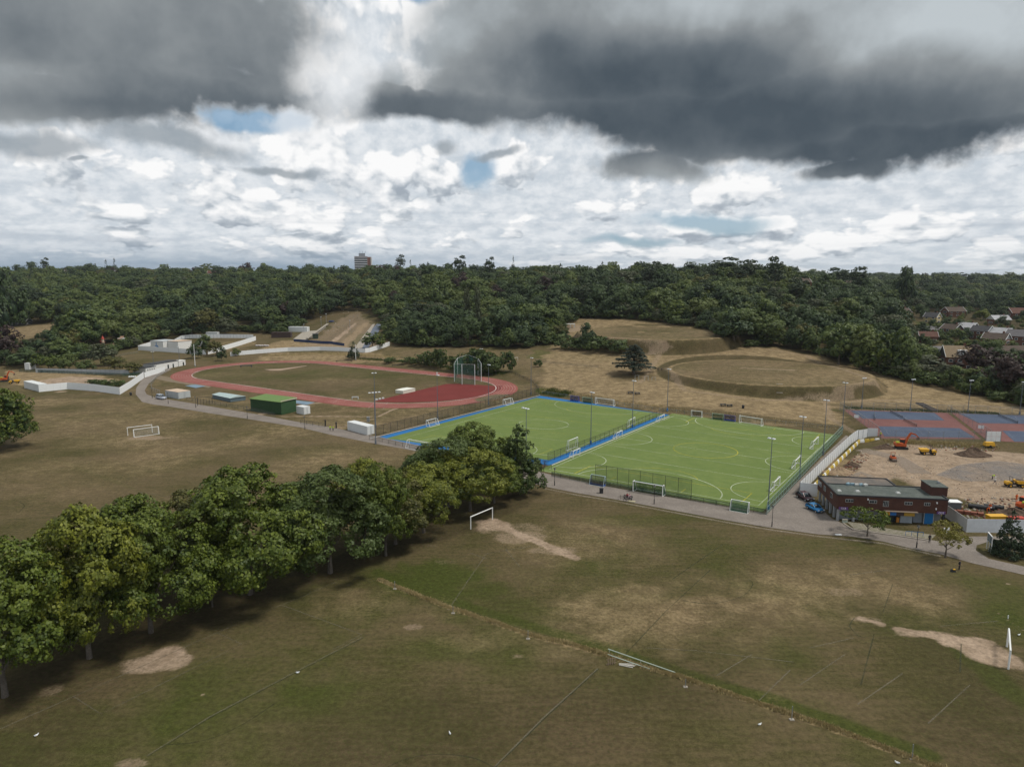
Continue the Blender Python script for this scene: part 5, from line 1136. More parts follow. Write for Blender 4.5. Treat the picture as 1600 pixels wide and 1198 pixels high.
goal('small white goal on the left edge of the right pitch, nearest of the three', (895.5, 715.5), (906, 711), 1.9, net=M_netw, back=1, r=.09, group=gq, depth=1.3); goal('small white goal on the left edge of the right pitch, middle of the three', (963.5, 686), (972, 682), 1.9, net=M_netw, back=1, r=.09, group=gq, depth=1.3); goal('small white goal on the left edge of the right pitch, farthest of the three', (1030, 659.5), (1038, 656), 1.9, net=M_netw, back=1, r=.09, group=gq, depth=1.3)
goal('squarish white goal at the far left corner of the right pitch', (1080, 650.5), (1096, 652.3), 2.1, net=M_netk, r=.09, depth=1.2)
goal('green hockey goal at the far end of the right pitch', (1112.5, 655), (1129.5, 657), 2.1, col=plain('pale_green_paint', (.4, .5, .4), .5), net=M_netg, boards=M_dgreen, depth=1.2)
goal('purple hockey goal at the far end of the right pitch', (1131.5, 657.5), (1148, 659.3), 2.1, col=plain('purple_paint', (.12, .10, .30), .5), net=M_netp, boards=plain('blue_board', (.03, .08, .35), .5), depth=1.2)
goal('full-size white goal at the far end of the right pitch', (1154.8, 660.5), (1189, 666), 2.44, net=M_netw, r=.09)
goal('pale blue hockey goal at the near side of the right pitch', (924.5, 755), (946, 759), 2.2, col=plain('pale_blue_paint', (.45, .58, .65), .5), net=M_netk, back=-1, boards=plain('blue_board', (.03, .08, .35), .5), depth=1.2)
goal('long white goal with a dense green net behind the ball-stop poles', (989, 768), (1035, 776), 2.44, net=M_netg, back=1, r=.1, depth=2.)
goal('white-framed green hockey goal at the near right corner of the right pitch', (1142.6, 795.5), (1170, 800.5), 2.14, net=M_netg, back=-1, r=.09, boards=M_dgreen, depth=1.1)
gq = 'white goals lined up by the green side fence'
for lb, a, b in (('nearest', (1209, 768), (1218, 759)), ('middle', (1242, 733), (1251, 724)), ('farthest', (1270, 702), (1278, 694))): goal('white goal turned sideways against the green side fence, %s of three' % lb, a, b, 2.2, net=M_netw, back=1, r=.1, depth=.9, group=gq)

# ================================================================== LAMPS
M_pole = plain('blue_grey_mast_paint', (.12, .14, .17), .5); M_lampw = plain('pale_lamp_housing', (.62, .65, .68), .4, var=.05); M_glass = plain('lamp_glass', (.55, .6, .65), .15, spec=.8)
def mast(label, base, h, heads, rz, group, sleeve=None):
    p = px(base)[0]; t = thing('floodlight_mast', label, 'floodlight', p, rz, group)
    MB().cyl((0, 0, -.2), (0, 0, h*.5), .13, .10, 8).cyl((0, 0, h*.5), (0, 0, h), .095, .06, 8).build('pole', M_pole, t)
    MB().box((0, 0, .5), (.4, .4, 1.1)).build('base_cabinet', sleeve or M_pole, t)
    w_ = .85*(heads-1)/2+.25; MB().bar((-w_, 0, h), (w_, 0, h), .08).build('cross_arm', M_pole, t)
    for i in range(heads):
        x = (i-(heads-1)/2)*.95
        o = MB().box((0, -.25, .02), (.62, .62, .16), taper=.8).bar((0, 0, -.05), (0, -.2, 0), .06).build('lamp_head', M_lampw, t, (x, 0, h))
        MB().box((0, -.26, -.08), (.5, .5, .03)).build('lamp_glass', M_glass, o)
    return t
gm = 'floodlight masts round the hockey pitches'
for lb, b, hd, rz in (('at the near left corner of the left pitch, by the container', (587, 693.5), 4, .5), ('between the track fence and the left pitch, nearer of two', (684, 655), 2, 2.2), ('between the track fence and the left pitch, farther of two', (763.5, 632.5), 2, 2.2),
                      ('at the far left corner of the left pitch by the scrub', (829.7, 616.5), 2, 2.2), ('in front of the dark tree ending the chestnut row', (822, 729), 3, -.9), ('on the blue strip between the pitches, nearest of three', (923, 694), 2, 2.2), ('on the blue strip between the pitches, middle of three', (988, 668), 2, 2.2),
                      ('on the blue strip between the pitches, farthest, under the terrace', (1042.5, 642), 2, 2.2), ('at the near right corner of the right pitch', (1200, 796), 2, -.9), ('on the right pitch side, second from the near corner', (1249, 748), 2, -.9), ('on the right pitch side, third from the near corner', (1286, 711), 2, -.9), ('at the far right corner of the right pitch', (1316, 672), 2, -.9)):
    mast('tall grey floodlight mast '+lb, b, 15., hd, rz, gm, M_blue if 'blue strip' in lb or 'near right' in lb else None)
gm = 'floodlight masts of the tennis courts and the track'
for lb, b, h in (('above the left end of the tennis courts', (1346, 638), 11), ('behind the first pair of tennis courts', (1422, 642), 11.3), ('above the second pair of tennis courts', (1512, 645), 11.5), ('at the right edge behind the tennis courts', (1593, 648), 11.5), ('on the track side of the road corner, behind the container', (587, 668), 17.5), ('beside the pavilion', (240.5, 577), 9), ('behind the hedge by the discus cage', (752, 580), 11.), ('behind the pavilion on the bowling green side', (280.5, 566), 8.5)):
    mast('slim grey floodlight mast '+lb, b, h, 2, .3, gm)
for lb, b, h in (('white flagpole-like post at the left bend of the running track', (305, 572.5), 11.5), ('plain grey post by the small dark tree behind the running track', (556, 562.5), 8.5)):
    t = thing('tall_post', lb, 'post', px(b)[0]); MB().cyl((0, 0, -.2), (0, 0, h), .16, .11, 8).build('pole', M_hoard, t); MB().box((0, 0, .3), (.5, .5, .6)).build('base', M_steel, t); MB().ball((0, 0, h), .18, 6, 4).build('cap', M_hoard, t)
gl = 'black lamp posts along the park road'
def lamp_post():
    t = thing('lamp_post', 'x', 'lamp post', (0, 0, 0), 0, gl)
    MB().cyl((0, 0, -.2), (0, 0, 1.1), .11, .10, 8).cyl((0, 0, 1.1), (0, 0, 3.7), .055, .045, 8).build('pole', M_black, t)
    MB().cyl((0, 0, 3.7), (0, 0, 4.05), .14, .24, 8).build('lantern', plain('frosted_lantern', (.30, .31, .30), .3), t); MB().cyl((0, 0, 4.05), (0, 0, 4.25), .30, .06, 8).build('lantern_cap', M_black, t); return t
lp0 = None
for lb, b in (('beside the silver van', (263, 631)), ('left of the black gate frame', (306, 637)), ('in front of the dark end of the green store', (386.6, 654)), ('between the green store and the gate posts', (476.5, 671)), ('beside the small bare tree', (866.5, 758.5)), ('right of the bench, in front of the long green-netted goal', (1022, 787.5)), ('at the corner of the car park', (1206, 823)), ('in front of the brick building, between the two small trees', (1432, 856)), ('on the grass edge by the hoarding corner at the left', (238, 622))):
    if lp0 is None: lp0 = lamp_post(); o = lp0; o.location = px(b)[0]; o['label'] = 'black lamp post '+lb
    else: dup(lp0, px(b)[0], 0, 'black lamp post '+lb)
# gate frame by the road
t = thing('steel_gateway', 'open black steel gate frame standing between the park road and the teal roof box', 'gate', px((309, 634))[0], math.atan2(*(reversed((px((325, 631))[0]-px((309, 634))[0])[:2]))))
MB().bar((0, 0, 0), (0, 0, 3.2), .12).build('post', M_black, t); MB().bar((6, 0, 0), (6, 0, 2.4), .12).build('post', M_black, t); MB().bar((0, 0, 3.2), (6, 0, 2.4), .12).build('top_bar', M_black, t)
for i in range(1, 5): MB().bar((i*1.2, 0, 0), (i*1.2, 0, 2.5), .06).build('bar', M_black, t)
for lb, b in (('left', (508.5, 665.5)), ('right', (525.5, 669))):
    t = thing('gate_post', 'black %s gate post at the track entrance by the two cyclists' % lb, 'post', px(b)[0], 0, 'gate posts at the track entrance'); MB().box((0, 0, .9), (.35, .35, 2.)).build('shaft', M_black, t); MB().box((0, 0, 1.95), (.45, .45, .1)).build('cap', M_black, t)
# posts along the furrow between the near pitches, low rail and scrap
gq = 'thin posts along the rough grass strip'
for lb, b, h in (('first from the chestnuts', (617, 920), 1.3), ('second from the chestnuts', (708, 958), 1.1), ('just left of the pallet scrap', (825, 998), 1.2), ('past the end of the fallen rails', (1071, 1073), 1.), ('beside the yellow weed tuft', (1237, 1124), 1.6), ('lowest one near the bottom edge', (1425, 1185), 1.6)):
    t = thing('thin_post', 'thin grey post on the rough grass strip, '+lb, 'post', px(b)[0], 0, gq); MB().cyl((0, 0, -.1), (0, 0, h), .045, n=6).build('shaft', M_steel, t); MB().box((0, 0, .04), (.5, .35, .1)).build('footing', M_conc, t)
M_railm = plain('pale_green_rail', (.38, .44, .38), .5)
for lb, a, b, z in (('upper pale rail lying raised along the rough grass strip', (950, 1018), (1055, 1053), .4), ('lower pale rail lying along the rough grass strip behind the scrap', (949, 1024), (1015, 1046), .2)):
    A_, B_ = px(a, b); t = thing('rail', lb, 'rail', A_); d = B_-A_
    MB().cyl((0, 0, z), (d.x, d.y, z*.6), .06, n=6).build('tube', M_railm, t)
    for k in (.02, .5, .98): MB().cyl((d.x*k, d.y*k, 0), (d.x*k, d.y*k, z*(1-.4*k)), .05, n=6).build('foot', M_railm, t)
t = thing('pallet_scrap', 'broken wooden pallet standing in the rough grass strip', 'pallet', px((955, 1038))[0], .3)
for k in range(4): MB().box((k*.28-.4, 0, .45), (.16, .03, .85), rz=.1*k).build('slat', M_wood, t)
for k in (.15, .75): MB().box((0, .04, k), (1.3, .05, .1)).build('crosspiece', M_wood, t)
t = thing('timber_pile', 'pale planks lying beside the broken pallet', 'planks', px((978, 1041))[0], -.15)
for k in range(4): MB().box((k*.1, k*.16, .06+.05*(k % 2)), (1.7+.2*k, .12, .05), rz=.1*(k-2)).build('plank', plain('pale_timber', (.42, .40, .36), .8), t)
# rough straw grass strip
def grass_strip(name, P_, w_, n, h, mat, seed, kind='stuff'):
    rng = np.random.RandomState(seed); W_ = [G(*p) for p in P_]; L_ = [(b-a).length for a, b in zip(W_[:-1], W_[1:])]; tot = sum(L_); V = []; 
    seg = rng.choice(len(L_), n, p=np.array(L_)/tot); t = rng.rand(n); A = np.array([[*a] for a in W_]); P = A[seg]*(1-t[:, None])+A[seg+1]*t[:, None]
    dv = (A[seg+1]-A[seg]); dv /= np.linalg.norm(dv, axis=1)[:, None]; off = rng.randn(n)*w_; clump = .5+.8*np.abs(np.sin(P[:, 0]*.7)*np.sin(P[:, 1]*.43+1))
    P[:, 0] += -dv[:, 1]*off; P[:, 1] += dv[:, 0]*off; P[:, 2] = hz(P[:, 0], P[:, 1]); a = rng.rand(n)*6.28; hh = h*(.4+.9*rng.rand(n))*clump; ww = .05+.05*rng.rand(n); lx = rng.randn(n)*.25*hh; ly = rng.randn(n)*.25*hh
    v0 = P+np.stack([np.cos(a)*ww, np.sin(a)*ww, 0*a-.02], 1); v1 = P-np.stack([np.cos(a)*ww, np.sin(a)*ww, 0*a+.02], 1); v2 = P+np.stack([lx, ly, hh], 1)
    return tag(part(name, npmesh(name, np.stack([v0, v1, v2], 1).reshape(-1, 3), np.arange(3*n).reshape(-1, 3), mat)), kind=kind)
M_straw = blotch('dry_grass_blades', [(.36, .28, .14), (.44, .35, .19), (.26, .22, .09)], .5, .9, 3.); M_lush = blotch('green_grass_blades', [(.05, .085, .015), (.08, .10, .02), (.04, .06, .012)], .5, .9, 3.)
RS = [(592, 905), (640, 925), (700, 948), (760, 968), (830, 992), (900, 1008), (950, 1024), (1010, 1043), (1080, 1063), (1150, 1087), (1250, 1120), (1350, 1155), (1480, 1205)]
grass_strip('dry_grass', RS, .20, 22000, .30, M_straw, 5)
grass_strip('dry_grass', [(846, 608), (920, 622), (1046, 641), (1180, 655), (1310, 668)], 1.2, 9000, .5, M_straw, 7); grass_strip('bank_scrub', [(852, 612), (870, 615), (886, 619)], 1.6, 5000, .7, M_lush, 8); grass_strip('bank_scrub', [(1320, 637), (1440, 642), (1560, 646)], 1., 5000, .5, M_lush, 9)
grass_strip('dry_grass', [(410, 556), (500, 552), (560, 555), (620, 558)], 2., 6000, .6, M_straw, 10); grass_strip('bank_scrub', [(560, 560), (640, 566), (720, 576), (790, 584)], 1.4, 7000, .8, M_lush, 12); grass_strip('bank_scrub', [(1380, 688), (1450, 692), (1560, 697)], .8, 4000, .5, M_straw, 13)
# ================================================================== STREET FURNITURE, CONTAINERS, SMALL BUILDINGS
def frame2(a, b):
    """origin at ground point a, x axis towards ground point b"""
    A_, B_ = px(a, b); d = B_-A_; return A_, math.atan2(d.y, d.x), math.hypot(d.x, d.y)
def container(label, a, b, w_, h, mat, roof=None, ribs=True, name='shipping_container', cat='container', lean=0.):
    o, rz, l = frame2(a, b); t = thing(name, label, cat, o, rz)
    body = MB().box((l/2, w_/2, h/2), (l, w_, h)).build('body', mat, t)
    if ribs:
        n = int(l/.6); rb = MB()
        for i in range(n): rb.box(((i+.5)*l/n, -.02, h/2), (.18, .05, h-.3))
        for i in range(int(w_/.5)): rb.box((l+.02, (i+.5)*w_/int(w_/.5), h/2), (.05, .15, h-.3))
        rb.build('ribs', mat, t)
    MB().box((l/2, w_/2, h+.04), (l+.06, w_+.06, .08)).build('roof', roof or mat, t)
    for s in (.27, .73): MB().box((l+.03, w_*s, h/2), (.05, w_*.42, h-.25)).build('door', mat, t)
    for s in (.45, .55): MB().cyl((l+.08, w_*s, .2), (l+.08, w_*s, h-.2), .025, n=5).build('lock_rod', M_steel, t)
    return t
M_contw = plain('white_container_paint', (.62, .64, .64), .5, var=.08); M_contg = plain('grey_container_paint', (.42, .45, .46), .55, var=.1); M_rust = plain('rust_stained_roof', (.52, .40, .30), .8, var=.3)
container('long clean white container beside the near left corner of the left pitch', (543, 671.5), (574, 680), 2.6, 2.6, M_contw)
container('grey container with a rusty roof beside the silver van', (258.5, 620), (279, 623.5), 5., 2.6, M_contg, M_rust)
container('small white cube store between the green store and the track', (463.3, 645.5), (475, 648), 2.6, 2.5, M_contw, name='site_store', cat='store')
container('white site cabin at the left end of the fence behind the earthworks', (39, 578), (46, 578), 5., 3.4, M_contw, name='site_cabin', cat='cabin', ribs=False)
container('white container at the left end of the earthworks hoarding', (38, 606), (61, 612), 3., 2.9, M_contw)
container('white container inside the white compound behind the thin tree', (309, 541), (320, 541.5), 3.2, 2.9, M_contw, roof=M_contg, name='site_cabin', cat='cabin')
container('white roof of a cabin behind the ribbed compound hoarding', (322, 527), (340, 527), 3., 3.6, M_contw, name='site_cabin', cat='cabin', ribs=False)
container('white portable cabin with dark windows left of the stripped slope', (451, 518.5), (480, 518.5), 4., 3.6, M_contw, name='portable_cabin', cat='cabin', ribs=False)
container('dark brown site hut with a banner beside the portable cabin', (424, 528), (454, 527.5), 4., 3.8, plain('dark_brown_cladding', (.055, .035, .03), .8), name='site_hut', cat='hut', ribs=False)
# long low teal box with pitched roof (pole vault landing cover), white mat in the infield
def landing_cover(label, q, h0, h1, side, top):
    P = px(*q); c = sum(P, Vector())/4; t = thing('landing_mat_cover', label, 'mat cover', c); L_ = [p-c for p in P]
    L_ = [Vector((p.x, p.y, 0)) for p in L_]
    mb = MB(); vs = [(p.x, p.y, 0) for p in L_]+[(p.x, p.y, h0) for p in L_]; mb.add(vs, [(i, (i+1) % 4, 4+(i+1) % 4, 4+i) for i in range(4)]); mb.build('sides', side, t)
    m1 = (L_[0]+L_[3])/2; m2 = (L_[1]+L_[2])/2; k = 1.04; r = MB()
    e = [(p.x*k, p.y*k, h0) for p in L_]; r.add(e+[(m1.x*k, m1.y*k, h1), (m2.x*k, m2.y*k, h1)], [(0, 1, 5, 4), (2, 3, 4, 5), (3, 0, 4), (1, 2, 5)]); r.build('lid', top, t)
    return t
landing_cover('low teal-roofed landing mat cover between the park road and the track', [(332, 622), (360, 628.5), (384, 625), (355, 620)], 1.5, 2.1, plain('slate_side', (.10, .14, .16), .7), plain('pale_teal_lid', (.36, .45, .45), .5))
landing_cover('white landing mat cover on the infield beside the dark red fan', [(618, 614), (630, 615.5), (649, 611.5), (636, 610)], 1.3, 1.45, plain('off_white_mat', (.58, .56, .48), .7), plain('white_mat_top', (.68, .68, .62), .7))
# green corrugated store
o, rz, l = frame2((392, 641.5), (440, 648.5)); t = thing('green_store', 'long dark green corrugated store with a paler green roof beside the track', 'store', o, rz)
Mg1 = plain('dark_green_cladding', (.030, .075, .028), .7, var=.2); Mg2 = plain('pale_green_roof', (.12, .20, .055), .7, var=.15)  # roof a lighter green than the wall cladding
MB().box((l/2, 3.4, 2.2), (l, 6.8, 4.4)).build('wall', Mg1, t)
rb = MB(); [rb.box(((i+.5)*l/26, -.04, 2.15), (.16, .08, 4.2)) for i in range(26)]; rb.build('ribs', Mg1, t)
r_ = MB(); r_.add([(-.3, -.4, 4.45), (l+.3, -.4, 4.45), (l+.3, 7.1, 5.0), (-.3, 7.1, 5.0), (-.3, -.4, 4.3), (l+.3, -.4, 4.3), (l+.3, 7.1, 4.85), (-.3, 7.1, 4.85)], [(0, 1, 2, 3), (7, 6, 5, 4), (0, 4, 5, 1), (1, 5, 6, 2), (2, 6, 7, 3), (3, 7, 4, 0)]); r_.build('roof', Mg2, t)
MB().box((l+.32, 3.3, 4.75), (.06, 7.4, .3)).build('barge_board', plain('cream_board', (.5, .46, .36), .7), t)
# discus cage
c = px((730, 594))[0]; t = thing('discus_cage', 'tall white-poled discus cage hung with dark green net on the infield', 'discus cage', c)
F = [G(*q)-c for q in ((710, 596), (722, 601), (742, 601.5), (752, 596), (747, 586), (731, 582), (715, 585))]; hh = [8., 9., 9., 8.2, 8., 9., 8.]
for p, h in zip(F, hh): MB().cyl((p.x, p.y, 0), (p.x, p.y, h), .12, n=6).build('pole', M_hoard, t)
for i in (0, 1, 2, 3, 4, 5, 6):
    a, b = F[i], F[(i+1) % 7]
    if i in (2,): continue
    MB().quad((a.x, a.y, .05), (b.x, b.y, .05), (b.x, b.y, hh[(i+1) % 7]-.3), (a.x, a.y, hh[i]-.3)).build('net_panel', M_wireg if i % 2 else wiremat('green_cage_net', (.02, .12, .09), .5), t)
    MB().bar((a.x, a.y, hh[i]), (b.x, b.y, hh[(i+1) % 7]), .07).build('top_rail', M_hoard, t)
# small track things
for lb, q, s in (('white-grey starter stand near the near straight on the infield', (555, 623.5), (2.5, 1.2, 1.)), ('dark steeplechase barrier by the far straight', (538, 565.5), (9, .5, .9)), ('short dark barrier beyond the far straight', (617, 572), (3, .5, .8)), ('dark blue steeplechase barrier at the left bend of the infield', (385, 573.5), (6, 1, 1.))):
    t = thing('track_barrier', lb, 'barrier', px(q)[0], .1); m_ = M_contg if 'white' in lb else plain('navy_paint', (.03, .04, .08), .6) if 'blue' in lb else M_black
    MB().box((0, 0, s[2]*.85), (s[0], s[1]*.5, s[2]*.3)).build('beam', m_, t)
    for k in (-.45, .45): MB().box((s[0]*k, 0, s[2]*.35), (.15, s[1], s[2]*.7)).build('leg', m_, t)
gq = 'white distance markers on the infield'
for i, (q, lb) in enumerate((((588.5, 625), 'left of three by the tip of the dark red fan'), ((593.5, 624), 'middle of three by the tip of the dark red fan'), ((598.5, 623), 'right of three by the tip of the dark red fan'), ((683, 583.5), 'beside the far straight in front of the hedge'))):
    t = thing('marker_board', 'small white marker box, '+lb, 'marker', px(q)[0], 0, gq); MB().box((0, 0, .3), (.8, .4, .5)).build('board', M_hoard, t); MB().box((0, 0, .03), (.9, .6, .08)).build('foot', M_steel, t)
t = thing('steel_cabinet', 'grey steel cabinet left of the corner floodlight mast', 'cabinet', px((575.5, 659))[0]); MB().box((0, 0, .8), (.9, .7, 1.6)).build('body', M_steel, t); MB().box((0, 0, 1.63), (1., .8, .08)).build('lid', M_steel, t)
t = thing('litter_bin', 'black litter bin at the edge of the park road, left of the bench', 'bin', px((939.5, 770.5))[0]); MB().box((0, 0, .55), (.75, .65, 1.0)).build('body', M_black, t); MB().box((0, 0, 1.1), (.85, .75, .12)).build('lid', M_black, t)
t = thing('litter_bin', 'black bin on the grass edge below the end of the white hoarding', 'bin', px((204.5, 617.5))[0]); MB().cyl((0, 0, 0), (0, 0, 1.1), .42, .45, 10).build('body', M_black, t); MB().cyl((0, 0, 1.1), (0, 0, 1.2), .48, .4, 10).build('lid', M_black, t)

# white pavilion with dark trimmed flat roofs
M_render = plain('white_render', (.66, .66, .64), .7, var=.06); M_dtrim = plain('dark_roof_trim', (.035, .037, .04), .7); M_dglass = plain('dark_window_glass', (.03, .04, .05), .15, spec=.8); M_rfelt = plain('grey_roof_felt', (.10, .10, .105), .9)
o, rz, l = frame2((229, 583), (291, 570)); t = thing('white_pavilion', 'low white pavilion with dark flat roofs at the top of the park road', 'pavilion', o, rz)
MB().box((l*.52, 3.5, 1.7), (l*.62, 6, 3.4)).build('wall', M_render, t); MB().box((l*.52, 3.5, 3.5), (l*.62+.4, 6.4, .22)).build('roof', M_dtrim, t)
MB().box((l*.1, 3.4, 1.3), (l*.24, 7, 2.6)).build('side_wing', M_render, t); MB().box((l*.1, 3.4, 2.68), (l*.24+.4, 7.4, .18)).build('wing_roof', M_dtrim, t)
MB().box((l*.9, 2.6, 1.5), (l*.18, 5, 3.)).build('end_block', M_render, t); MB().box((l*.9, 2.6, 3.05), (l*.18+.2, 5.2, .12)).build('end_roof', M_render, t)
for x in (.03, .08, .13, .18): f_ = MB().box((l*x, -.13, 1.55), (.8, .06, .8)).build('window', M_render, t); MB().box((l*x, -.17, 1.55), (.6, .04, .6)).build('pane', M_dglass, f_)
for x in (.55, .68, .93): MB().box((l*x, .47 if x < .9 else .06, 1.1), (1., .08, 2.1)).build('door', M_dglass, t)
hoarding('short white wall panels in front of the white pavilion', [(226, 590), (245, 584), (258, 580)], 2.4, name='panel_wall', cat='wall')
# big white box building with blue mural
o, rz, l = frame2((236, 545.5), (255.5, 547)); t = thing('white_box_building', 'big windowless white box building with a blue splash mural in the compound', 'building', o, rz); h = 5.2
d_ = 10.; MB().box((l/2, d_/2, h/2), (l, d_, h)).build('front_block', M_render, t); MB().box((l+4.6, 3.2+d_/2, h/2), (9., d_, h)).build('rear_block', M_render, t)
MB().box((l/2, d_/2, h+.1), (l+.3, d_+.3, .2)).build('roof', M_contg, t); MB().box((l+4.75, 3.2+d_/2, h+.1), (9.1, d_+.3, .2)).build('rear_roof', M_rust, t)
Mb = plain('bright_blue_paint', (.02, .20, .50), .6); mu = MB()
for x, z, w_, h_ in ((.46, 3.4, .5, 2.4), (.52, 2.1, 1.3, .9), (.38, 2.3, .9, .6), (.6, 1.5, 1.5, .6), (.5, 1.2, .6, 1.2)): mu.box((l*x, -.03, z), (w_, .02, h_), 0)
mu.build('mural', Mb, t)
# fairground-like playground at the wood edge
t = thing('helter_skelter', 'cream and red helter-skelter tower with a pointed top among the trees at the left', 'slide tower', px((161.5, 541))[0]); t.scale = (.55,)*3
Mcr = plain('cream_paint', (.55, .48, .36), .6); Mre = plain('red_paint', (.40, .06, .04), .6)
MB().cyl((0, 0, 0), (0, 0, 8.5), 1.9, 1.3, 10).build('tower', Mcr, t); MB().cyl((0, 0, 8.5), (0, 0, 12.5), 1.9, .1, 10).build('pointed_roof', Mre, t)
sp = MB()
for i in range(36): a = i*.42; b_ = (i+1)*.42; r_ = 2.6; sp.bar((math.cos(a)*r_, math.sin(a)*r_, 8-.2*i), (math.cos(b_)*r_, math.sin(b_)*r_, 8-.2*(i+1)), .9, .2)
sp.build('spiral_slide', Mre, t); MB().cyl((0, 0, 12.5), (0, 0, 14), .07, n=5).build('finial', Mre, t)
o, rz, l = frame2((172, 545), (193, 541)); t = thing('slide_ramp', 'long sloping wooden slide ramp with a white end right of the helter-skelter', 'slide', o, rz)
MB().bar((0, 0, .5), (l, 0, 7.), 2.4, .3).build('ramp', plain('reddish_timber', (.28, .17, .11), .8), t); MB().box((l-1, .3, 3.), (3.2, 3, 6)).build('end_tower', M_render, t)
for k in (.3, .6, .85): MB().cyl((l*k, -1, 0), (l*k, -1, 6.5*k), .15, n=6).build('support', M_wood, t)
for lb, q, col in (('cream round kiosk with a domed top in front of the helter-skelter', (147, 551), Mcr), ('cream stall with a flat roof left of the domed kiosk', (120, 552), Mcr), ('white parasol top behind the small olive trees', (74, 560), M_hoard)):
    t = thing('kiosk', lb, 'kiosk', px(q)[0]); MB().cyl((0, 0, 0), (0, 0, 2.6), 1.4, 1.4, 10).build('wall', M_wood if 'white' in lb else col, t)
    (MB().ball((0, 0, 2.7), 1.7, 10, 6, sq=(1, 1, .7)) if 'dom' in lb else MB().cyl((0, 0, 2.6), (0, 0, 3.4), 2.6, .3, 10)).build('roof', col, t)
t = thing('awning_row', 'row of blue-grey awnings at the edge of the fairground', 'awning', px((132, 557))[0])
for k in range(4): MB().box((k*3-4, 0, 2.2), (2.7, 3, .15)).build('canopy', M_tarp, t); MB().cyl((k*3-4, 0, 0), (k*3-4, 0, 2.2), .06, n=5).build('pole', M_steel, t)
# small white hut on the hill path
t = thing('hill_hut', 'small white table-like shelter at the top of the hill path', 'shelter', px((891, 511.5))[0]); MB().box((0, 0, 2.3), (6, 3, .3)).build('roof', M_render, t)
for x in (-2.6, 0, 2.6): MB().box((x, -1, 1.1), (.5, .3, 2.2)).build('post', M_render, t)
# outdoor gym frames by the cedar
c, = px((998, 595)); t = thing('exercise_frame', 'pale pull-up frames of different heights below the cedar', 'exercise frame', c); t.scale = (.8,)*3
for x, h in ((-2, 3), (0, 3), (3.2, 2.6), (5, 2.6), (7, 2), (9, 2)): MB().cyl((x, 0, 0), (x, 0, h), .08, n=6).build('post', M_contg, t)
for a, b, h in ((-2, 0, 3), (3.2, 5, 2.6), (7, 9, 2)): MB().bar((a, 0, h), (b, 0, h), .07).build('bar', M_contg, t)
gq = 'dark picnic tables on the dry slope behind the pitches'
for i, (q, lb) in enumerate((((985, 615), 'left of the middle mast top'), ((996, 616), 'right of the middle mast top'), ((1130, 634), 'left of two behind the right pitch'), ((1140, 635), 'right of two behind the right pitch'))):
    t = thing('picnic_table', 'dark picnic table on the dry slope, '+lb, 'picnic table', px(q)[0], .2, gq); MB().box((0, 0, .75), (2.2, .8, .08)).build('table_top', M_dtrim, t)
    for s in (-1, 1): MB().box((0, s*.75, .45), (2.2, .3, .07)).build('bench', M_dtrim, t); MB().box((s*.8, 0, .37), (.1, 1.5, .1)).build('leg_frame', M_dtrim, t); MB().box((s*.8, 0, .37), (.1, .5, .7)).build('leg', M_dtrim, t)
t = thing('litter_bin', 'dark bin on the brown bank behind the purple goal', 'bin', px((1161, 638))[0]); MB().cyl((0, 0, 0), (0, 0, 1.1), .45, .5, 8).build('body', M_black, t); MB().cyl((0, 0, 1.1), (0, 0, 1.25), .52, .3, 8).build('lid', M_black, t)
# steps on the terrace bank
o, rz, l = frame2((1213, 612), (1224, 612.5)); t = thing('steps', 'grey concrete steps up the bank of the lower terrace', 'steps', o, rz)
top = Vector((*G0(1218, 600, 6.3), 6.3)); base = px((1218, 614))[0]; run = top-base; nst = 14
for i in range(nst):
    p = base+run*((i+.5)/nst)-o; a = -rz; x = p.x*math.cos(a)-p.y*math.sin(a); y = p.x*math.sin(a)+p.y*math.cos(a)
    MB().box((x, y, base.z-o.z+run.z*(i+1)/nst-.35), (l*.9, run.xy.length/nst+.02, .9)).build('step', M_conc, t)
o2 = px((1428+5, 644))[0]
M_stepd = plain('dark_step', (.10, .085, .075), .9)
o, rz, l = frame2((1456, 643), (1468, 643.3)); t = thing('steps', 'dark sloping steps down to the tennis courts', 'steps', o, rz)
for i in range(10): MB().box((l/2-i*.35, i*.55, .2*i+.25), (l, .6, .5)).build('step', M_stepd, t)

# ================================================================== BRICK BUILDING
def brick_mat(name, c0, c1, mortar, sc=1.):
    m, tt, b = newmat(name); g = tt.node('ShaderNodeNewGeometry'); s = tt.node('ShaderNodeSeparateXYZ'); tt.l.new(g.outputs['Position'], s.inputs[0])
    n = tt.noise(g.outputs['Position'], .8, 4, .6); n2 = tt.noise(g.outputs['Position'], 5., 3, .6)
    z = s.outputs[2]; course = tt.m('PINGPONG', tt.m('DIVIDE', z, .075/2), 1.); u = tt.m('ADD', s.outputs[0], s.outputs[1])
    j = tt.mr(course, .82, 1.); x = tt.mix(tt.mr(tt.m('ADD', tt.m('MULTIPLY', n, .5), tt.m('MULTIPLY', n2, .5)), .35, .65), c0, c1); x = tt.mix(tt.m('MULTIPLY', j, .35), x, mortar)
    tt.l.new(x, b.inputs['Base Color']); b.inputs['Roughness'].default_value = .85; b.inputs['Specular IOR Level'].default_value = .2; return m
M_brick = brick_mat('dark_red_brick', (.068, .031, .024), (.098, .046, .034), (.12, .10, .09))
M_roofg = blotch('mossy_flat_roof', [(.085, .10, .095), (.12, .135, .125), (.06, .07, .06)], .4, .9, 2.)
M_concp = plain('grey_concrete_column', (.30, .31, .32), .8); M_shut = plain('grey_roller_shutter', (.20, .225, .26), .5); M_shutb = plain('blue_door_paint', (.015, .16, .42), .4); M_purp = plain('purple_sign', (.13, .06, .22), .5); M_frame = plain('pale_window_frame', (.42, .43, .42), .5)
HB = 5.3
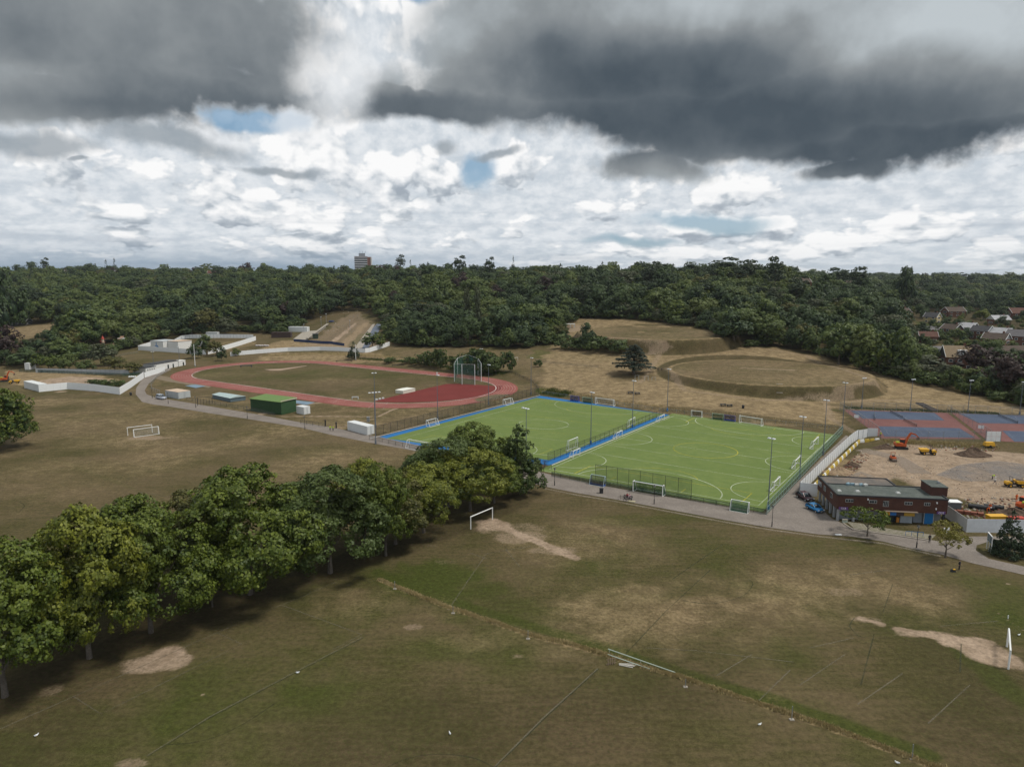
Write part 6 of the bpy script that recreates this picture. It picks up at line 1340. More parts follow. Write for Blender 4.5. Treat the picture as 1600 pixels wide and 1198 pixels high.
A_ = Vector((*G0(1309, 773, HB), 0)); B_ = Vector((*G0(1482, 780.5, HB), 0)); D_ = Vector((*G0(1279, 743.5, HB), 0)); ex = (B_-A_); LX = ex.length; ex.normalize(); ey = Vector((-ex.y, ex.x, 0)); rz = math.atan2(ex.y, ex.x)
DY = abs((D_-A_).dot(ey)); SK = (D_-A_).dot(ex)
E_ = Vector((*G0(1384, 746.5, HB), 0)); F_ = Vector((*G0(1399, 759.5, HB), 0)); EX = (E_-A_).dot(ex); FX = (F_-A_).dot(ex); FY = (F_-A_).dot(ey)
print('brick', LX, DY, SK, EX, FX, FY)
t = thing('brick_building', 'dark red brick sports building on columns with a flat grey roof, beside the park road', 'building', A_, rz); HU = 2.45
FY = max(4.5, min(FY, DY-2)); EXm = (EX+FX)/2
out_ = [(0, 0), (LX, 0), (LX, FY), (EXm, FY), (EXm, DY), (0, DY)]
MB().prism(out_, HU, HB-.12).build('upper_wall', M_brick, t)
MB().prism([(.15, .15), (LX-.15, .15), (LX-.15, FY-.15), (.15, FY-.15)], HB-.119, HB-.05).build('roof', M_roofg, t)
MB().prism([(.15, FY+.15), (EXm-.15, FY+.15), (EXm-.15, DY-.15), (.15, DY-.15)], HB-.119, HB-.04).build('rear_roof', blotch('brown_flat_roof', [(.13, .12, .11), (.20, .16, .13), (.09, .085, .08)], .3, .9, 2.), t)
pr_ = MB()
for (x0, y0), (x1, y1) in zip(out_, out_[1:]+out_[:1]): pr_.bar((x0, y0, HB), (x1, y1, HB), .28, .26)
pr_.bar((0, FY, HB), (EXm, FY, HB), .2, .2); pr_.build('parapet_cap', M_dtrim, t)
# recessed ground floor
MB().box((LX*.55, 1.4+(FY-1.4)/2, HU/2), (LX*.86, FY-1.6, HU-.004)).build('lower_wall', plain('grey_rendered_wall', (.22, .23, .25), .8), t)
for x in (.3, LX*.16): MB().box((x+.1, .35, HU/2), (.42, .42, HU-.004)).build('column', M_concp, t)
for k in range(1, 6): MB().box((.35, k*DY/5.4, HU/2), (.42, .42, HU-.004)).build('column', M_concp, t)
MB().box((LX-.4, .35, HU/2), (.36, .36, HU-.004)).build('column', M_dtrim, t)
def win(x, z, w_, h_, side='f', fr=None):
    if side == 'f': f_ = MB().box((x, -.03, z), (w_, .07, h_)).build('window', fr or M_frame, t); MB().box((x, -.075, z), (w_-.14, .03, h_-.14)).build('pane', M_dglass, f_); [MB().box((x+w_*q, -.10, z), (.05, .03, h_-.1)).build('mullion', fr or M_frame, f_) for q in (-.17, .17)]
    else: f_ = MB().box((-.03, x, z), (.07, w_, h_)).build('window', fr or M_frame, t); MB().box((-.075, x, z), (.03, w_-.14, h_-.14)).build('pane', M_dglass, f_)
k = LX/173.
for q in ((1328, 1.05, .62), (1365.5, 1.05, .62), (1421, 1.05, .62), (1450, .75, .62)): win((q[0]-1309)*k, 4.25, q[1]*1.15+.2, q[2])
win((1386-1309)*k, 3.95, 1., 1.1)
for y in (.28, .62, .84, .93): win(DY*y, 4.1, 1.3, 1., 's')
for x in (.145, .425, .31): MB().box((LX*x, -.06, 4.3), (.3, .12, .3)).build('vent', M_dtrim, t)
for x, z in ((1464.5, 4.6), (1464, 3.4), (1483, 4.9), (1357, 4.7)): MB().box(((x-1309)*k, -.12, z), (.18, .2, .3)).build('wall_lamp', M_hoard, t)
MB().box((1.2, -.06, HU+.2), (1.7, .1, .55)).build('purple_sign', M_purp, t); MB().box((LX-1.1, -.06, HU+.2), (1.5, .1, .5)).build('purple_sign', M_purp, t)
def text(body, size, mat, parent, loc, rot, name='lettering'):
    cu = bpy.data.curves.new(name, 'FONT'); cu.body = body; cu.size = size; cu.extrude = .01; cu.align_x = 'CENTER'; cu.align_y = 'CENTER'
    tmp = bpy.data.objects.new(name, cu); COL.objects.link(tmp); dg = bpy.context.evaluated_depsgraph_get(); me = bpy.data.meshes.new_from_object(tmp.evaluated_get(dg)); bpy.data.objects.remove(tmp)
    me.name = name; me.materials.clear(); me.materials.append(mat); o_ = part(name, me, parent, loc); o_.rotation_euler = rot; return o_
M_letter = plain('white_letter', (.75, .72, .78), .5)
for x in (1.2, LX-1.1): text('OLB', .52, M_letter, t, (x, -.125, HU+.2), (PI/2, 0, 0))
# shutters, doors, kiosk canopy
x0 = (1387-1309)*k; x1 = (1412-1309)*k; x2 = (1432-1309)*k
MB().box(((x0+x1)/2, 1.35, 1.05), (x1-x0, .1, 2.1)).build('dark_shopfront', M_dglass, t); MB().box(((x1+x2)/2+.1, .95, 1.0), (x2-x1-.1, .12, 2.)).build('roller_shutter', plain('pale_roller_shutter', (.34, .38, .42), .5), t)
for i, (c_, w_) in enumerate(((( .62, .30, .02), 1.0), ((.02, .12, .36), 1.1), ((.05, .03, .03), 1.4), ((.40, .24, .03), 1.9))):
    MB().box((x0-.4+[.5, 1.6, 2.85, 4.5][i], -.42, 2.2), (w_, .06, .72)).build('banner', plain('banner_%d' % i, c_, .6), t)
MB().box(((x0+x2)/2, .1, HU+.18), (x2-x0+.8, 1.6, .1)).build('canopy', plain('dusty_canopy', (.22, .17, .13), .8), t)
MB().box((x1-.35, .7, .65), (.5, .3, 1.0)).build('orange_poster', plain('orange_poster', (.50, .20, .03), .6), t)
MB().box(((1442-1309)*k, 1.3, 1.1), (1.6, .1, 2.1)).build('shutter', M_shut, t); MB().box(((1458-1309)*k, .9, 1.12), (1.55, .1, 2.2)).build('blue_door', M_shutb, t); MB().box(((1458-1309)*k, .95, 1.12), (1.8, .08, 2.3)).build('door_frame', M_frame, t)
MB().box(((1325-1309)*k, 1.0, 1.1), (2.1, .1, 2.)).build('shutter', M_shut, t)
for q in ((1327, .40), (1357.6, .42), (1422.5, .42)): MB().box(((q[0]-1309)*k-.9, FY*q[1], HB+.05), (.85, .85, .25), taper=.6).build('skylight', M_frame, t)
for i, (q, y) in enumerate(((1362, .98), (1369, .95), (1376, .97), (1383, .96), (1356, .99))): MB().box(((q-1309)*k-1.1, FY*y-.1, HB+.18), (1., .6, .35), rz=.2*i).build('roof_unit', M_frame if i % 2 else plain('blue_grey_duct', (.2, .3, .36), .5), t)
TX = (Vector((*G0(1436, 760, HB), 0))-A_).dot(ex); TW = 15.5*k*0+2.9
tb = MB().box((TX+1.3, FY*.62, HB+.75), (2.9, FY*.62, 1.75)).build('roof_tower', M_brick, t); MB().box((TX+1.3, FY*.62, HB+1.68), (3.05, FY*.62+.15, .14)).build('tower_roof', M_roofg, tb); MB().box((TX+2., FY*.62, HB+1.95), (.4, .4, .4)).build('tower_vent', M_steel, tb)
# street things in front
t = thing('door_step_rail', 'low blue railing in front of the grey shutters', 'railing', px((1433, 838))[0], rz)
for x in (0, 1, 2, 3): MB().bar((x-2, 0, 0), (x-2, 0, .9), .05).build('post', M_shutb, t)
MB().bar((-2, 0, .9), (1, 0, .9), .05).build('rail', M_shutb, t)
t = thing('white_freezer_sign', 'white board leaning at the right end of the brick building', 'board', px((1478, 835))[0], .3); MB().box((0, 0, .7), (1.3, .1, 1.3)).build('panel', M_hoard, t); MB().box((0, .2, .4), (.1, .4, .8)).build('stand', M_hoard, t)
t = thing('electric_box', 'small pale green box on the grass at the left foot of the brick building', 'cabinet', px((1320, 816))[0]); MB().box((0, 0, .3), (.9, .4, .6)).build('body', plain('pale_green_box', (.45, .50, .42), .6), t); MB().box((0, 0, .62), (1., .5, .06)).build('lid', M_conc, t)
# notice board
o, rz, l = frame2((1541.5, 857), (1548, 865)); t = thing('notice_board', 'white-framed park notice board with a dark panel on three posts', 'notice board', o, rz)
for x in (0, l/2, l): MB().box((x, 0, 1.5), (.16, .12, 3.)).build('post', M_whitep, t)
MB().box((l/2, -.03, 2.3), (l-.1, .08, 1.2)).build('panel', plain('slate_blue_panel', (.06, .10, .12), .5), t); MB().box((l/2, 0, 3.02), (l+.2, .16, .12)).build('top_rail', M_whitep, t)
for i, z in enumerate((2.7, 2.5, 2.32, 2.14, 1.96)): MB().box((l/2-.1*(i % 2), -.08, z), (l*.6-.2*(i % 3), .01, .05)).build('printed_line', plain('pale_print', (.4, .45, .46), .5), t)
t = thing('timber_post', 'white post standing on the worn track left of the notice board posts', 'post', px((1575, 966))[0]); MB().cyl((0, 0, 0), (0, 0, .5), .06, n=6).build('shaft', M_hoard, t)

# ================================================================== VEHICLES
M_tyre = plain('tyre_rubber', (.02, .02, .021), .85); M_rim = plain('alloy_rim', (.45, .46, .47), .35, .6); M_cglass = plain('car_glass', (.05, .065, .075), .06, spec=1.); M_plate = plain('number_plate', (.65, .65, .6), .5); M_lampg = plain('headlamp_glass', (.7, .72, .74), .15, spec=.9)
def car(label, q, rz, paint, L_=4.1, W_=1.75, H_=1.48, van=False, cat='car', name='parked_car', rear=False):
    t = thing(name, label, cat, px(q)[0], rz); hl = L_/2
    if van: low = [(-hl, .35), (hl, .35), (hl, .75), (hl*.93, .95), (hl*.55, 1.1), (-hl, 1.15)]; top = [(hl*.55, 1.08), (hl*.22, H_-.08), (hl*.1, H_), (-hl*.93, H_-.03), (-hl*.98, 1.1)]
    else: low = [(-hl, .35), (hl*.97, .33), (hl, .62), (hl*.9, .80), (hl*.5, .92), (-hl*.96, .98), (-hl, .7)]; top = [(hl*.5, .90), (hl*.12, H_-.05), (-hl*.1, H_), (-hl*.62, H_-.06), (-hl*.93, .96)]
    import bmesh
    def pris(prof, w0, w1, name, mat, par):
        n = len(prof); mx = max(z for x, z in prof); mn = min(z for x, z in prof); vs = []
        for s in (-1, 1):
            for x, z in prof: k_ = (z-mn)/(mx-mn); vs.append((x, s*(w0+(w1-w0)*k_)/2, z))
        me = MB().add(vs, [tuple(range(n)), tuple(range(2*n-1, n-1, -1))]+[(i, n+i, n+(i+1) % n, (i+1) % n) for i in range(n)]).mesh(name, mat)
        bm = bmesh.new(); bm.from_mesh(me); bmesh.ops.recalc_face_normals(bm, faces=bm.faces[:]); bmesh.ops.bevel(bm, geom=bm.edges[:]+bm.verts[:], offset=.06, segments=2, affect='EDGES'); bm.to_mesh(me); bm.free(); me.polygons.foreach_set('use_smooth', [True]*len(me.polygons))
        return part(name, me, par)
    body = pris(low, W_, W_*.97, 'body', paint, t); cab = pris(top, W_*.95, W_*.74, 'cabin', M_cglass, t)
    rf = MB(); zt = H_+.005
    if van: rf.box((-hl*.42, 0, zt-.02), (L_*.52, W_*.76, .06), taper=.96)
    else: rf.box((-hl*.22, 0, zt-.03), (L_*.30, W_*.76, .06), taper=.9)
    rf.build('roof', paint, t)
    pl_ = MB()
    for s in (-1, 1):
        for xa, xb in ((hl*.5, hl*.10), (-hl*.93, -hl*.6), (-hl*.2, -hl*.22)): pl_.bar((xa, s*W_*.475, .95), (xb, s*W_*.375, H_-.03), .09, .06)
    pl_.build('pillars', paint, t)
    for sx in (-.62, .64):
        for s in (-1, 1):
            w_ = MB().cyl((hl*sx, s*(W_/2-.2), .32), (hl*sx, s*(W_/2+.01), .32), .32, n=14).build('wheel', M_tyre, t); MB().cyl((hl*sx, s*(W_/2), .32), (hl*sx, s*(W_/2+.03), .32), .19, n=10).build('rim', M_rim, w_)
    for s in (-1, 1):
        MB().box((hl*.95, s*W_*.38, .68), (.14, .34, .16)).build('headlight', M_lampg, t); MB().box((-hl*.985, s*W_*.40, .80), (.08, .22, .24)).build('tail_light', plain('tail_lamp', (.35, .02, .02), .3), t); MB().box((hl*.28, s*(W_/2+.06), .98), (.16, .16, .13)).build('mirror', paint, t)
    MB().box((hl+.0, 0, .46), (.04, .52, .12)).build('number_plate', M_plate, t); MB().box((hl*.985, 0, .58), (.06, .9, .1)).build('grille', M_black, t)
    return t
car('bright blue hatchback parked beside the columns of the brick building', (1273, 797.5), -PI/2+.28, plain('metallic_blue_paint', (.02, .22, .50), .25, .3, var=.03, spec=.6), 3.9, 1.7, 1.46)
car('dark red car parked against the white hoarding', (1257.5, 780), -PI/2+.22, plain('dark_red_paint', (.055, .018, .024), .3, .2, var=.03, spec=.6), 4.2, 1.78, 1.6, van=False)
car('silver van parked on the park road next to the grey container', (252, 623.5), -.55, plain('silver_paint', (.45, .49, .56), .3, .4, var=.03, spec=.6), 4.6, 1.85, 1.9, van=True, cat='van', name='parked_van')
M_org = plain('orange_machine_paint', (.44, .085, .02), .45); M_ylw = plain('yellow_machine_paint', (.62, .34, .02), .45); M_mud = plain('muddy_steel', (.13, .10, .08), .8)
def tracks(t, l, w_, g_):
    for s in (-1, 1):
        prof = [(-l/2, .35), (-l/2+.25, .05), (l/2-.25, .05), (l/2, .35), (l/2-.2, .75), (-l/2+.2, .75)]
        MB().prism(prof, s*g_-w_/2, s*g_+w_/2, axis='y').build('track', M_black, t)
def excavator(label, q, rz, arm=1, group=None):
    t = thing('excavator', label, 'excavator', px(q)[0], rz, group); t.scale = (.9,)*3; tracks(t, 3.4, .55, 1.05)
    MB().cyl((0, 0, .7), (0, 0, 1.), .6, n=12).build('turntable', M_black, t)
    MB().prism([(-1.9, 1.), (1.1, 1.), (1.1, 1.5), (.2, 1.9), (-1.5, 2.05), (-1.95, 1.7)], -1.15, 1.15, axis='y').build('body', M_org, t)
    cb = MB().prism([(-.3, 1.05), (1.25, 1.05), (1.4, 1.8), (1.05, 2.85), (-.25, 2.85)], .25, 1.2, axis='y').build('cab', M_black, t); MB().box((.95, .72, 2.1), (.8, .97, .9)).build('cab_glass', M_cglass, cb); MB().box((.4, .72, 2.9), (1.4, 1., .1)).build('cab_roof', M_org, cb)
    MB().prism([(.7, 1.3), (1.15, 1.2), (1.75, 3.6), (2.5, 4.9), (2.4, 5.3), (1.9, 5.1), (1.2, 3.8)], -.42, -.08, axis='y').build('boom', M_org, t)
    MB().prism([(2.1, 5.4), (2.3, 4.9), (3.6, 4.5), (4.4, 3.8), (4.55, 4.05), (3.6, 4.95)], -.38, -.12, axis='y').build('dipper_arm', M_org, t)
    MB().cyl((1.2, -.25, 2.0), (1.6, -.25, 4.0), .07, n=6).build('hydraulic_ram', M_steel, t); MB().prism([(4.25, 3.9), (4.65, 4.0), (4.75, 3.3), (4.25, 3.0), (3.85, 3.3)], -.55, .05, axis='y').build('bucket', M_mud, t); MB().box((-1.3, -.5, 2.2), (.9, .9, .35)).build('handrail_box', plain('hi_vis_panel', (.40, .48, .04), .6), t)
    return t
excavator('orange excavator with its arm raised, by the top edge of the building site', (1408, 701), -.2)
excavator('dark orange excavator cut by the right edge of the building site, below the yellow dumper', (1601, 797), .5)
def dumper(label, q, rz, col, load=False):
    t = thing('dumper', label, 'dumper', px(q)[0], rz); t.scale = (.82,)*3
    MB().box((0, 0, .9), (4.6, 1.1, .35)).build('chassis', M_black, t)
    MB().prism([(.2, 1.2), (2.2, 1.1), (2.7, 2.), (-.1, 2.)], -1.1, 1.1, axis='y').build('skip', col, t)
    MB().prism([(-2.4, .8), (-1.1, .8), (-1.1, 1.5), (-2.2, 1.65), (-2.5, 1.3)], -.8, .8, axis='y').build('engine_cover', col, t); MB().box((-.75, 0, 1.5), (.55, .6, .5)).build('seat', M_black, t)
    for s in (-1, 1): MB().bar((-1., s*.7, 1.5), (-1.1, s*.7, 2.9), .08).build('roll_bar_post', M_black, t)
    MB().bar((-1.1, -.7, 2.9), (-1.1, .7, 2.9), .08).build('roll_bar', M_black, t)
    for x in (-1.6, 1.4):
        for s in (-1, 1): w_ = MB().cyl((x, s*.75, .55), (x, s*1.2, .55), .55, n=14).build('wheel', M_tyre, t); MB().cyl((x, s*1.2, .55), (x, s*1.22, .55), .25, n=10).build('hub', col, w_)
    if load: MB().ball((1.2, 0, 2.), 1., 10, 6, sq=(1.15, .95, .45)).build('load', M_mud, t)
    return t
dumper('small yellow-orange dumper with an empty skip right of the orange excavator', (1449, 710), PI-.15, M_ylw); dumper('yellow dumper loaded with earth at the right side of the building site', (1585, 760.5), -.12, M_ylw, True)
t = thing('roller', 'small orange roller on the bare ground below the excavator', 'roller', px((1395, 720))[0], -PI/2-.1)
for x in (-.8, .8): MB().cyl((x, -.55, .4), (x, .55, .4), .4, n=16).build('drum', M_mud, t)
MB().box((0, 0, .95), (1.9, 1.0, .6), taper=.9).build('body', M_org, t); MB().box((.1, 0, 1.35), (.5, .5, .4)).build('seat', M_black, t)
for s in (-1, 1): MB().bar((-.2, s*.5, 1.1), (-.2, s*.5, 2.3), .08).build('roll_bar_post', M_org, t)
MB().bar((-.2, -.54, 2.3), (-.2, .54, 2.3), .08).build('roll_bar', M_org, t)
t = thing('fuel_bowser', 'yellow rounded fuel bowser on wheels beside the path to the tennis gate', 'bowser', px((1545, 699))[0], -.1); MB().box((0, 0, 1.1), (2.6, 1.5, 1.), taper=.82).build('tank', M_ylw, t); MB().box((0, 0, .55), (2.4, 1.2, .15)).build('chassis', M_black, t)
for s in (-1, 1): MB().cyl((0, s*.6, .4), (0, s*.8, .4), .4, n=12).build('wheel', M_tyre, t)
MB().bar((1.2, 0, .5), (2.2, 0, .35), .1).build('tow_bar', M_black, t)
def rubble(name, pts, n, smin, smax, mats, seed):
    rng = random.Random(seed); mb = MB()
    for _ in range(n):
        a, b, c_, d_ = pts; u_, v_ = rng.random(), rng.random(); qx_ = (a[0]*(1-u_)+b[0]*u_)*(1-v_)+(d_[0]*(1-u_)+c_[0]*u_)*v_; qy_ = (a[1]*(1-u_)+b[1]*u_)*(1-v_)+(d_[1]*(1-u_)+c_[1]*u_)*v_
        p = Vector((*G0(qx_, qy_), 0)); p.z = float(hz(p.x, p.y)); s_ = rng.uniform(smin, smax)
        mb.box((p.x, p.y, p.z+s_*.2), (s_, s_*rng.uniform(.4, 1), s_*rng.uniform(.3, .7)), rz=rng.uniform(0, 3), mi=rng.randrange(len(mats)), taper=.7)
    tag(mb.build(name, mats), kind='stuff')
RM = [plain('grey_rubble', (.25, .23, .21), .9), plain('brown_rubble', (.15, .10, .07), .9), plain('pale_rubble', (.40, .35, .29), .9), plain('red_rubble', (.20, .08, .05), .9)]
rubble('site_rubble', ((1345, 706), (1600, 712), (1600, 790), (1400, 750)), 420, .07, .28, RM[:3], 1); rubble('site_rubble', ((1490, 780), (1600, 776), (1600, 812), (1515, 815)), 320, .15, .6, RM, 2); rubble('site_rubble', ((1300, 745), (1345, 705), (1360, 712), (1325, 748)), 160, .15, .6, RM[1:], 3); rubble('site_rubble', ((1380, 694), (1560, 698), (1560, 706), (1380, 702)), 200, .15, .5, RM, 4); rubble('slope_rubble', ((500, 536), (560, 540), (570, 500), (545, 498)), 200, .2, .8, RM[:3], 5)
# earth heap, pipes, pallets, gate panels, orange plant at the left site
def heap(name, label, q, rx, ry, h, mat, seed, cat='heap'):
    rng = random.Random(seed); n, m_ = 18, 7; vs = [(0, 0, h)]; fs = []
    for j in range(1, m_+1):
        for i in range(n): a = 2*PI*i/n; r_ = j/m_; k_ = 1+.12*rng.uniform(-1, 1)*(j > 1); vs.append((math.cos(a)*rx*r_*k_, math.sin(a)*ry*r_*k_, h*(1-r_)**1.1*(1+.2*rng.uniform(-1, 1))-(.15 if j == m_ else 0)))
    for i in range(n): fs.append((0, 1+i, 1+(i+1) % n))
    for j in range(m_-1):
        for i in range(n): fs.append((1+j*n+i, 1+(j+1)*n+i, 1+(j+1)*n+(i+1) % n, 1+j*n+(i+1) % n))
    o_ = MB().add(vs, fs).build(name, mat, None, px(q)[0]); return tag(o_, label, cat)
M_earth = blotch('dark_earth', [(.09, .062, .045), (.13, .092, .066), (.06, .042, .032)], .6, 1., 3., .6); M_sand = blotch('sandy_earth', [(.26, .19, .12), (.22, .15, .10), (.32, .24, .16)], .6, 1., 3., .6)
heap('soil_heap', 'brown heap of spoil in front of the yellow bowser', (1521, 711), 5.2, 3., 2.2, M_earth, 3); heap('soil_heap', 'low dark spoil heap left of the orange excavator', (1383, 700), 4., 2., 1.2, M_earth, 4); heap('soil_heap', 'dark earth bank under the edge-cut excavator', (1580, 806), 5., 2.5, 1.8, M_earth, 5); heap('soil_heap', 'orange-brown earth mound behind the brick building', (1312, 738), 4.2, 3., 1.4, M_sand, 6); heap('soil_heap', 'dark clump of spoil behind the roof of the brick building', (1332, 728), 2.4, 1.6, 1.2, M_earth, 7)
gq = 'black pipes stacked inside the corner hoarding'
for i, (q, a, lb) in enumerate((((1527, 795), .5, 'leftmost'), ((1537, 796), .5, 'middle'), ((1552, 795), .45, 'rightmost and thickest'))):
    t = thing('pipe', '%s of the thick black pipes lying behind the orange-clad workers' % lb, 'pipe', px(q)[0], -a, gq); MB().cyl((-1.6, 0, .5), (1.6, 0, .5), .45, n=14).build('barrel', M_black, t); MB().cyl((1.6, 0, .5), (1.75, 0, .5), .52, n=14).build('collar', M_black, t)
t = thing('pallet_stack', 'reddish stack of bricks and pallets inside the corner hoarding', 'brick stack', px((1508, 803))[0], -.4)
for k_ in range(5): MB().box((k_*1.15-2, .2*(k_ % 2), .3), (1., .9, .6+.1*(k_ % 3))).build('brick_pack', plain('red_brick_pack', (.22, .08, .05), .85, var=.25), t)
t = thing('steel_cage', 'grey steel cage unit with a white top rail at the end of the brick building', 'cage', px((1484, 796))[0], -.1); MB().box((0, 0, .9), (3.4, 1.8, 1.8)).build('body', plain('slate_mesh', (.11, .13, .14), .6), t); MB().box((0, 0, 1.85), (3.6, 2., .1)).build('top', M_hoard, t)
t = thing('yellow_skip', 'yellow plastic skip just behind the corner hoarding', 'skip', px((1556, 816))[0]); MB().box((0, 0, .9), (3., 1.4, 1.2), taper=1.15).build('tub', M_ylw, t); MB().box((0, 0, .25), (2.6, 1.2, .2)).build('base', M_black, t)
t = thing('red_machine', 'low red machine half hidden behind the conifer', 'machine', px((1588, 822))[0]); MB().box((0, 0, 1.3), (3., 1.4, 1.1), taper=.85).build('body', plain('bright_red_paint', (.45, .05, .03), .5), t); MB().box((0, 0, .4), (2.6, 1.5, .6)).build('base', M_black, t)
t = thing('site_gate', 'white six-panel gate at the top of the path into the building site', 'gate', px((1555, 690))[0], -.05)
for i in range(3):
    for z in (.75, 2.25): MB().box((i*1.3-1.9, 0, z+.05), (1.22, .06, 1.42)).build('panel', M_hoard, t)
for x in (-2.7, 1.4): MB().box((x, .05, 1.6), (.14, .14, 3.3)).build('post', M_steel, t)
gq = 'white signs on the tennis fences'
for lb, q, h in (('on the left tennis fence', (1338, 657), 1.4), ('on the fence between the pairs of courts', (1532, 676), 1.8)):
    t = thing('fence_sign', 'small white notice '+lb, 'sign', px(q)[0], -.75, gq); MB().box((0, 0, h), (1.5, .04, 1.)).build('panel', M_hoard, t); MB().bar((0, .05, 0), (0, .05, h+.5), .06).build('post', M_steel, t)
gq = 'tennis nets'
for lb, a, b in (('upper, across the first slate court', (1391, 644), (1410, 654)), ('lower, across the near pair of courts', (1412, 657), (1432, 667)), ('upper, across the right pair of courts', (1560, 650), (1590, 662)), ('left, at the end of the first slate court', (1366, 648), (1367, 657))):
    o, rz, l = frame2(a, b); t = thing('tennis_net', 'dark tennis net, '+lb, 'tennis net', o, rz, gq)
    for x in (0, l): MB().cyl((x, 0, 0), (x, 0, 1.1), .06, n=6).build('post', M_black, t)
    MB().quad((0, 0, .05), (l, 0, .05), (l, 0, .95), (0, 0, .95)).build('net', M_netk, t); MB().bar((0, 0, .98), (l, 0, .98), .03).build('tape', M_contg, t)
excavator('small orange excavator half hidden behind the oak on the left', (8, 596), .3); dumper('yellow dumper behind the oak on the left earthworks', (23, 599), .4, M_ylw)
for i, (q, lb) in enumerate((((209, 590), 'near the uphill end of the white hoarding'), ((105, 536+20), 'by the olive trees'),)[:1]): 
    t = thing('bag_pile', 'pile of white bags and yellow barrier boards '+lb, 'bags', px(q)[0])
    for k_ in range(5): MB().ball((k_*.9-2, .3*(k_ % 2), .4), .6, 7, 5, sq=(1, .8, .7)).build('bag', M_hoard if k_ < 4 else M_yelb, t)
t = thing('bag_pile', 'heap of pale bags beside the curved hoarding, left of the stripped slope', 'bags', px((411, 541))[0])
for k_ in range(7): MB().ball((k_*1.2-4, .8*math.sin(k_*2), .5), .9, 7, 5, sq=(1, .8, .6)).build('bag', plain('pale_pink_bag', (.50, .46, .45), .8), t)
# plant and pipes at the stripped slope
for lb, q, h in (('left', (502, 512), 8.), ('middle', (510, 508), 8.5), ('right', (547, 517), 7.5), ('lower', (475, 520), 6.)):
    t = thing('slope_lamp', '%s lamp standard beside the stripped slope' % lb, 'lamp', px(q)[0], 0, 'lamps of the stripped slope'); MB().cyl((0, 0, 0), (0, 0, h), .12, n=6).build('pole', M_steel, t); MB().box((0, 0, h), (.9, .4, .25)).build('lamp_head', M_lampw, t)
t = thing('dark_tarpaulin', 'crumpled dark blue tarpaulin at the head of the stripped slope', 'tarpaulin', px((518, 503))[0]); MB().ball((0, 0, .3), 1.6, 10, 6, sq=(1.6, 1, .6)).build('cloth', plain('navy_cloth', (.02, .035, .09), .7), t); MB().box((0, 0, .1), (4.6, 2.4, .2)).build('base', M_wood, t)
t = thing('lift_hut', 'small dark hut at the foot of the conveyor beside the stripped slope', 'hut', px((493, 529))[0], .2); MB().box((0, 0, 1.6), (3.5, 3, 3.2)).build('wall', plain('dark_green_hut', (.03, .05, .035), .7), t); MB().box((0, 0, 3.3), (4, 3.4, .2)).build('roof', M_rfelt, t)
A_, B_ = px((480, 531), (512, 508)); t = thing('conveyor', 'long pale conveyor rising beside the stripped slope', 'conveyor', A_); d = B_-A_; MB().bar((0, 0, 1.), (d.x, d.y, d.z+1.), 1.5, .5).build('belt', M_conc, t)
for k_ in (.1, .4, .7, .95): MB().box((d.x*k_, d.y*k_, d.z*k_+.4), (1.2, .5, 1.4)).build('support', M_steel, t)

# ================================================================== HOUSES
M_tile = {c: blotch('roof_tiles_'+c, v, .8, .9, 4.) for c, v in dict(red=[(.11, .058, .046), (.14, .075, .06), (.08, .045, .036)], brown=[(.085, .066, .055), (.11, .085, .07), (.065, .05, .042)], grey=[(.13, .125, .13), (.18, .17, .175), (.10, .095, .10)], tan=[(.20, .155, .10), (.25, .195, .13), (.16, .12, .08)], dark=[(.06, .06, .065), (.085, .085, .09), (.05, .05, .05)], pale=[(.34, .34, .36), (.42, .42, .44), (.3, .3, .3)]).items()}
M_wallc = {'brick': brick_mat('house_brick', (.115, .052, .036), (.155, .078, .055), (.18, .15, .12)), 'cream': plain('cream_render', (.42, .34, .19), .8), 'white': plain('white_house_render', (.52, .52, .5), .8), 'dark': plain('dark_cladding', (.06, .055, .055), .7), 'grey': plain('grey_cladding', (.20, .21, .22), .7)}
HS = 1.12
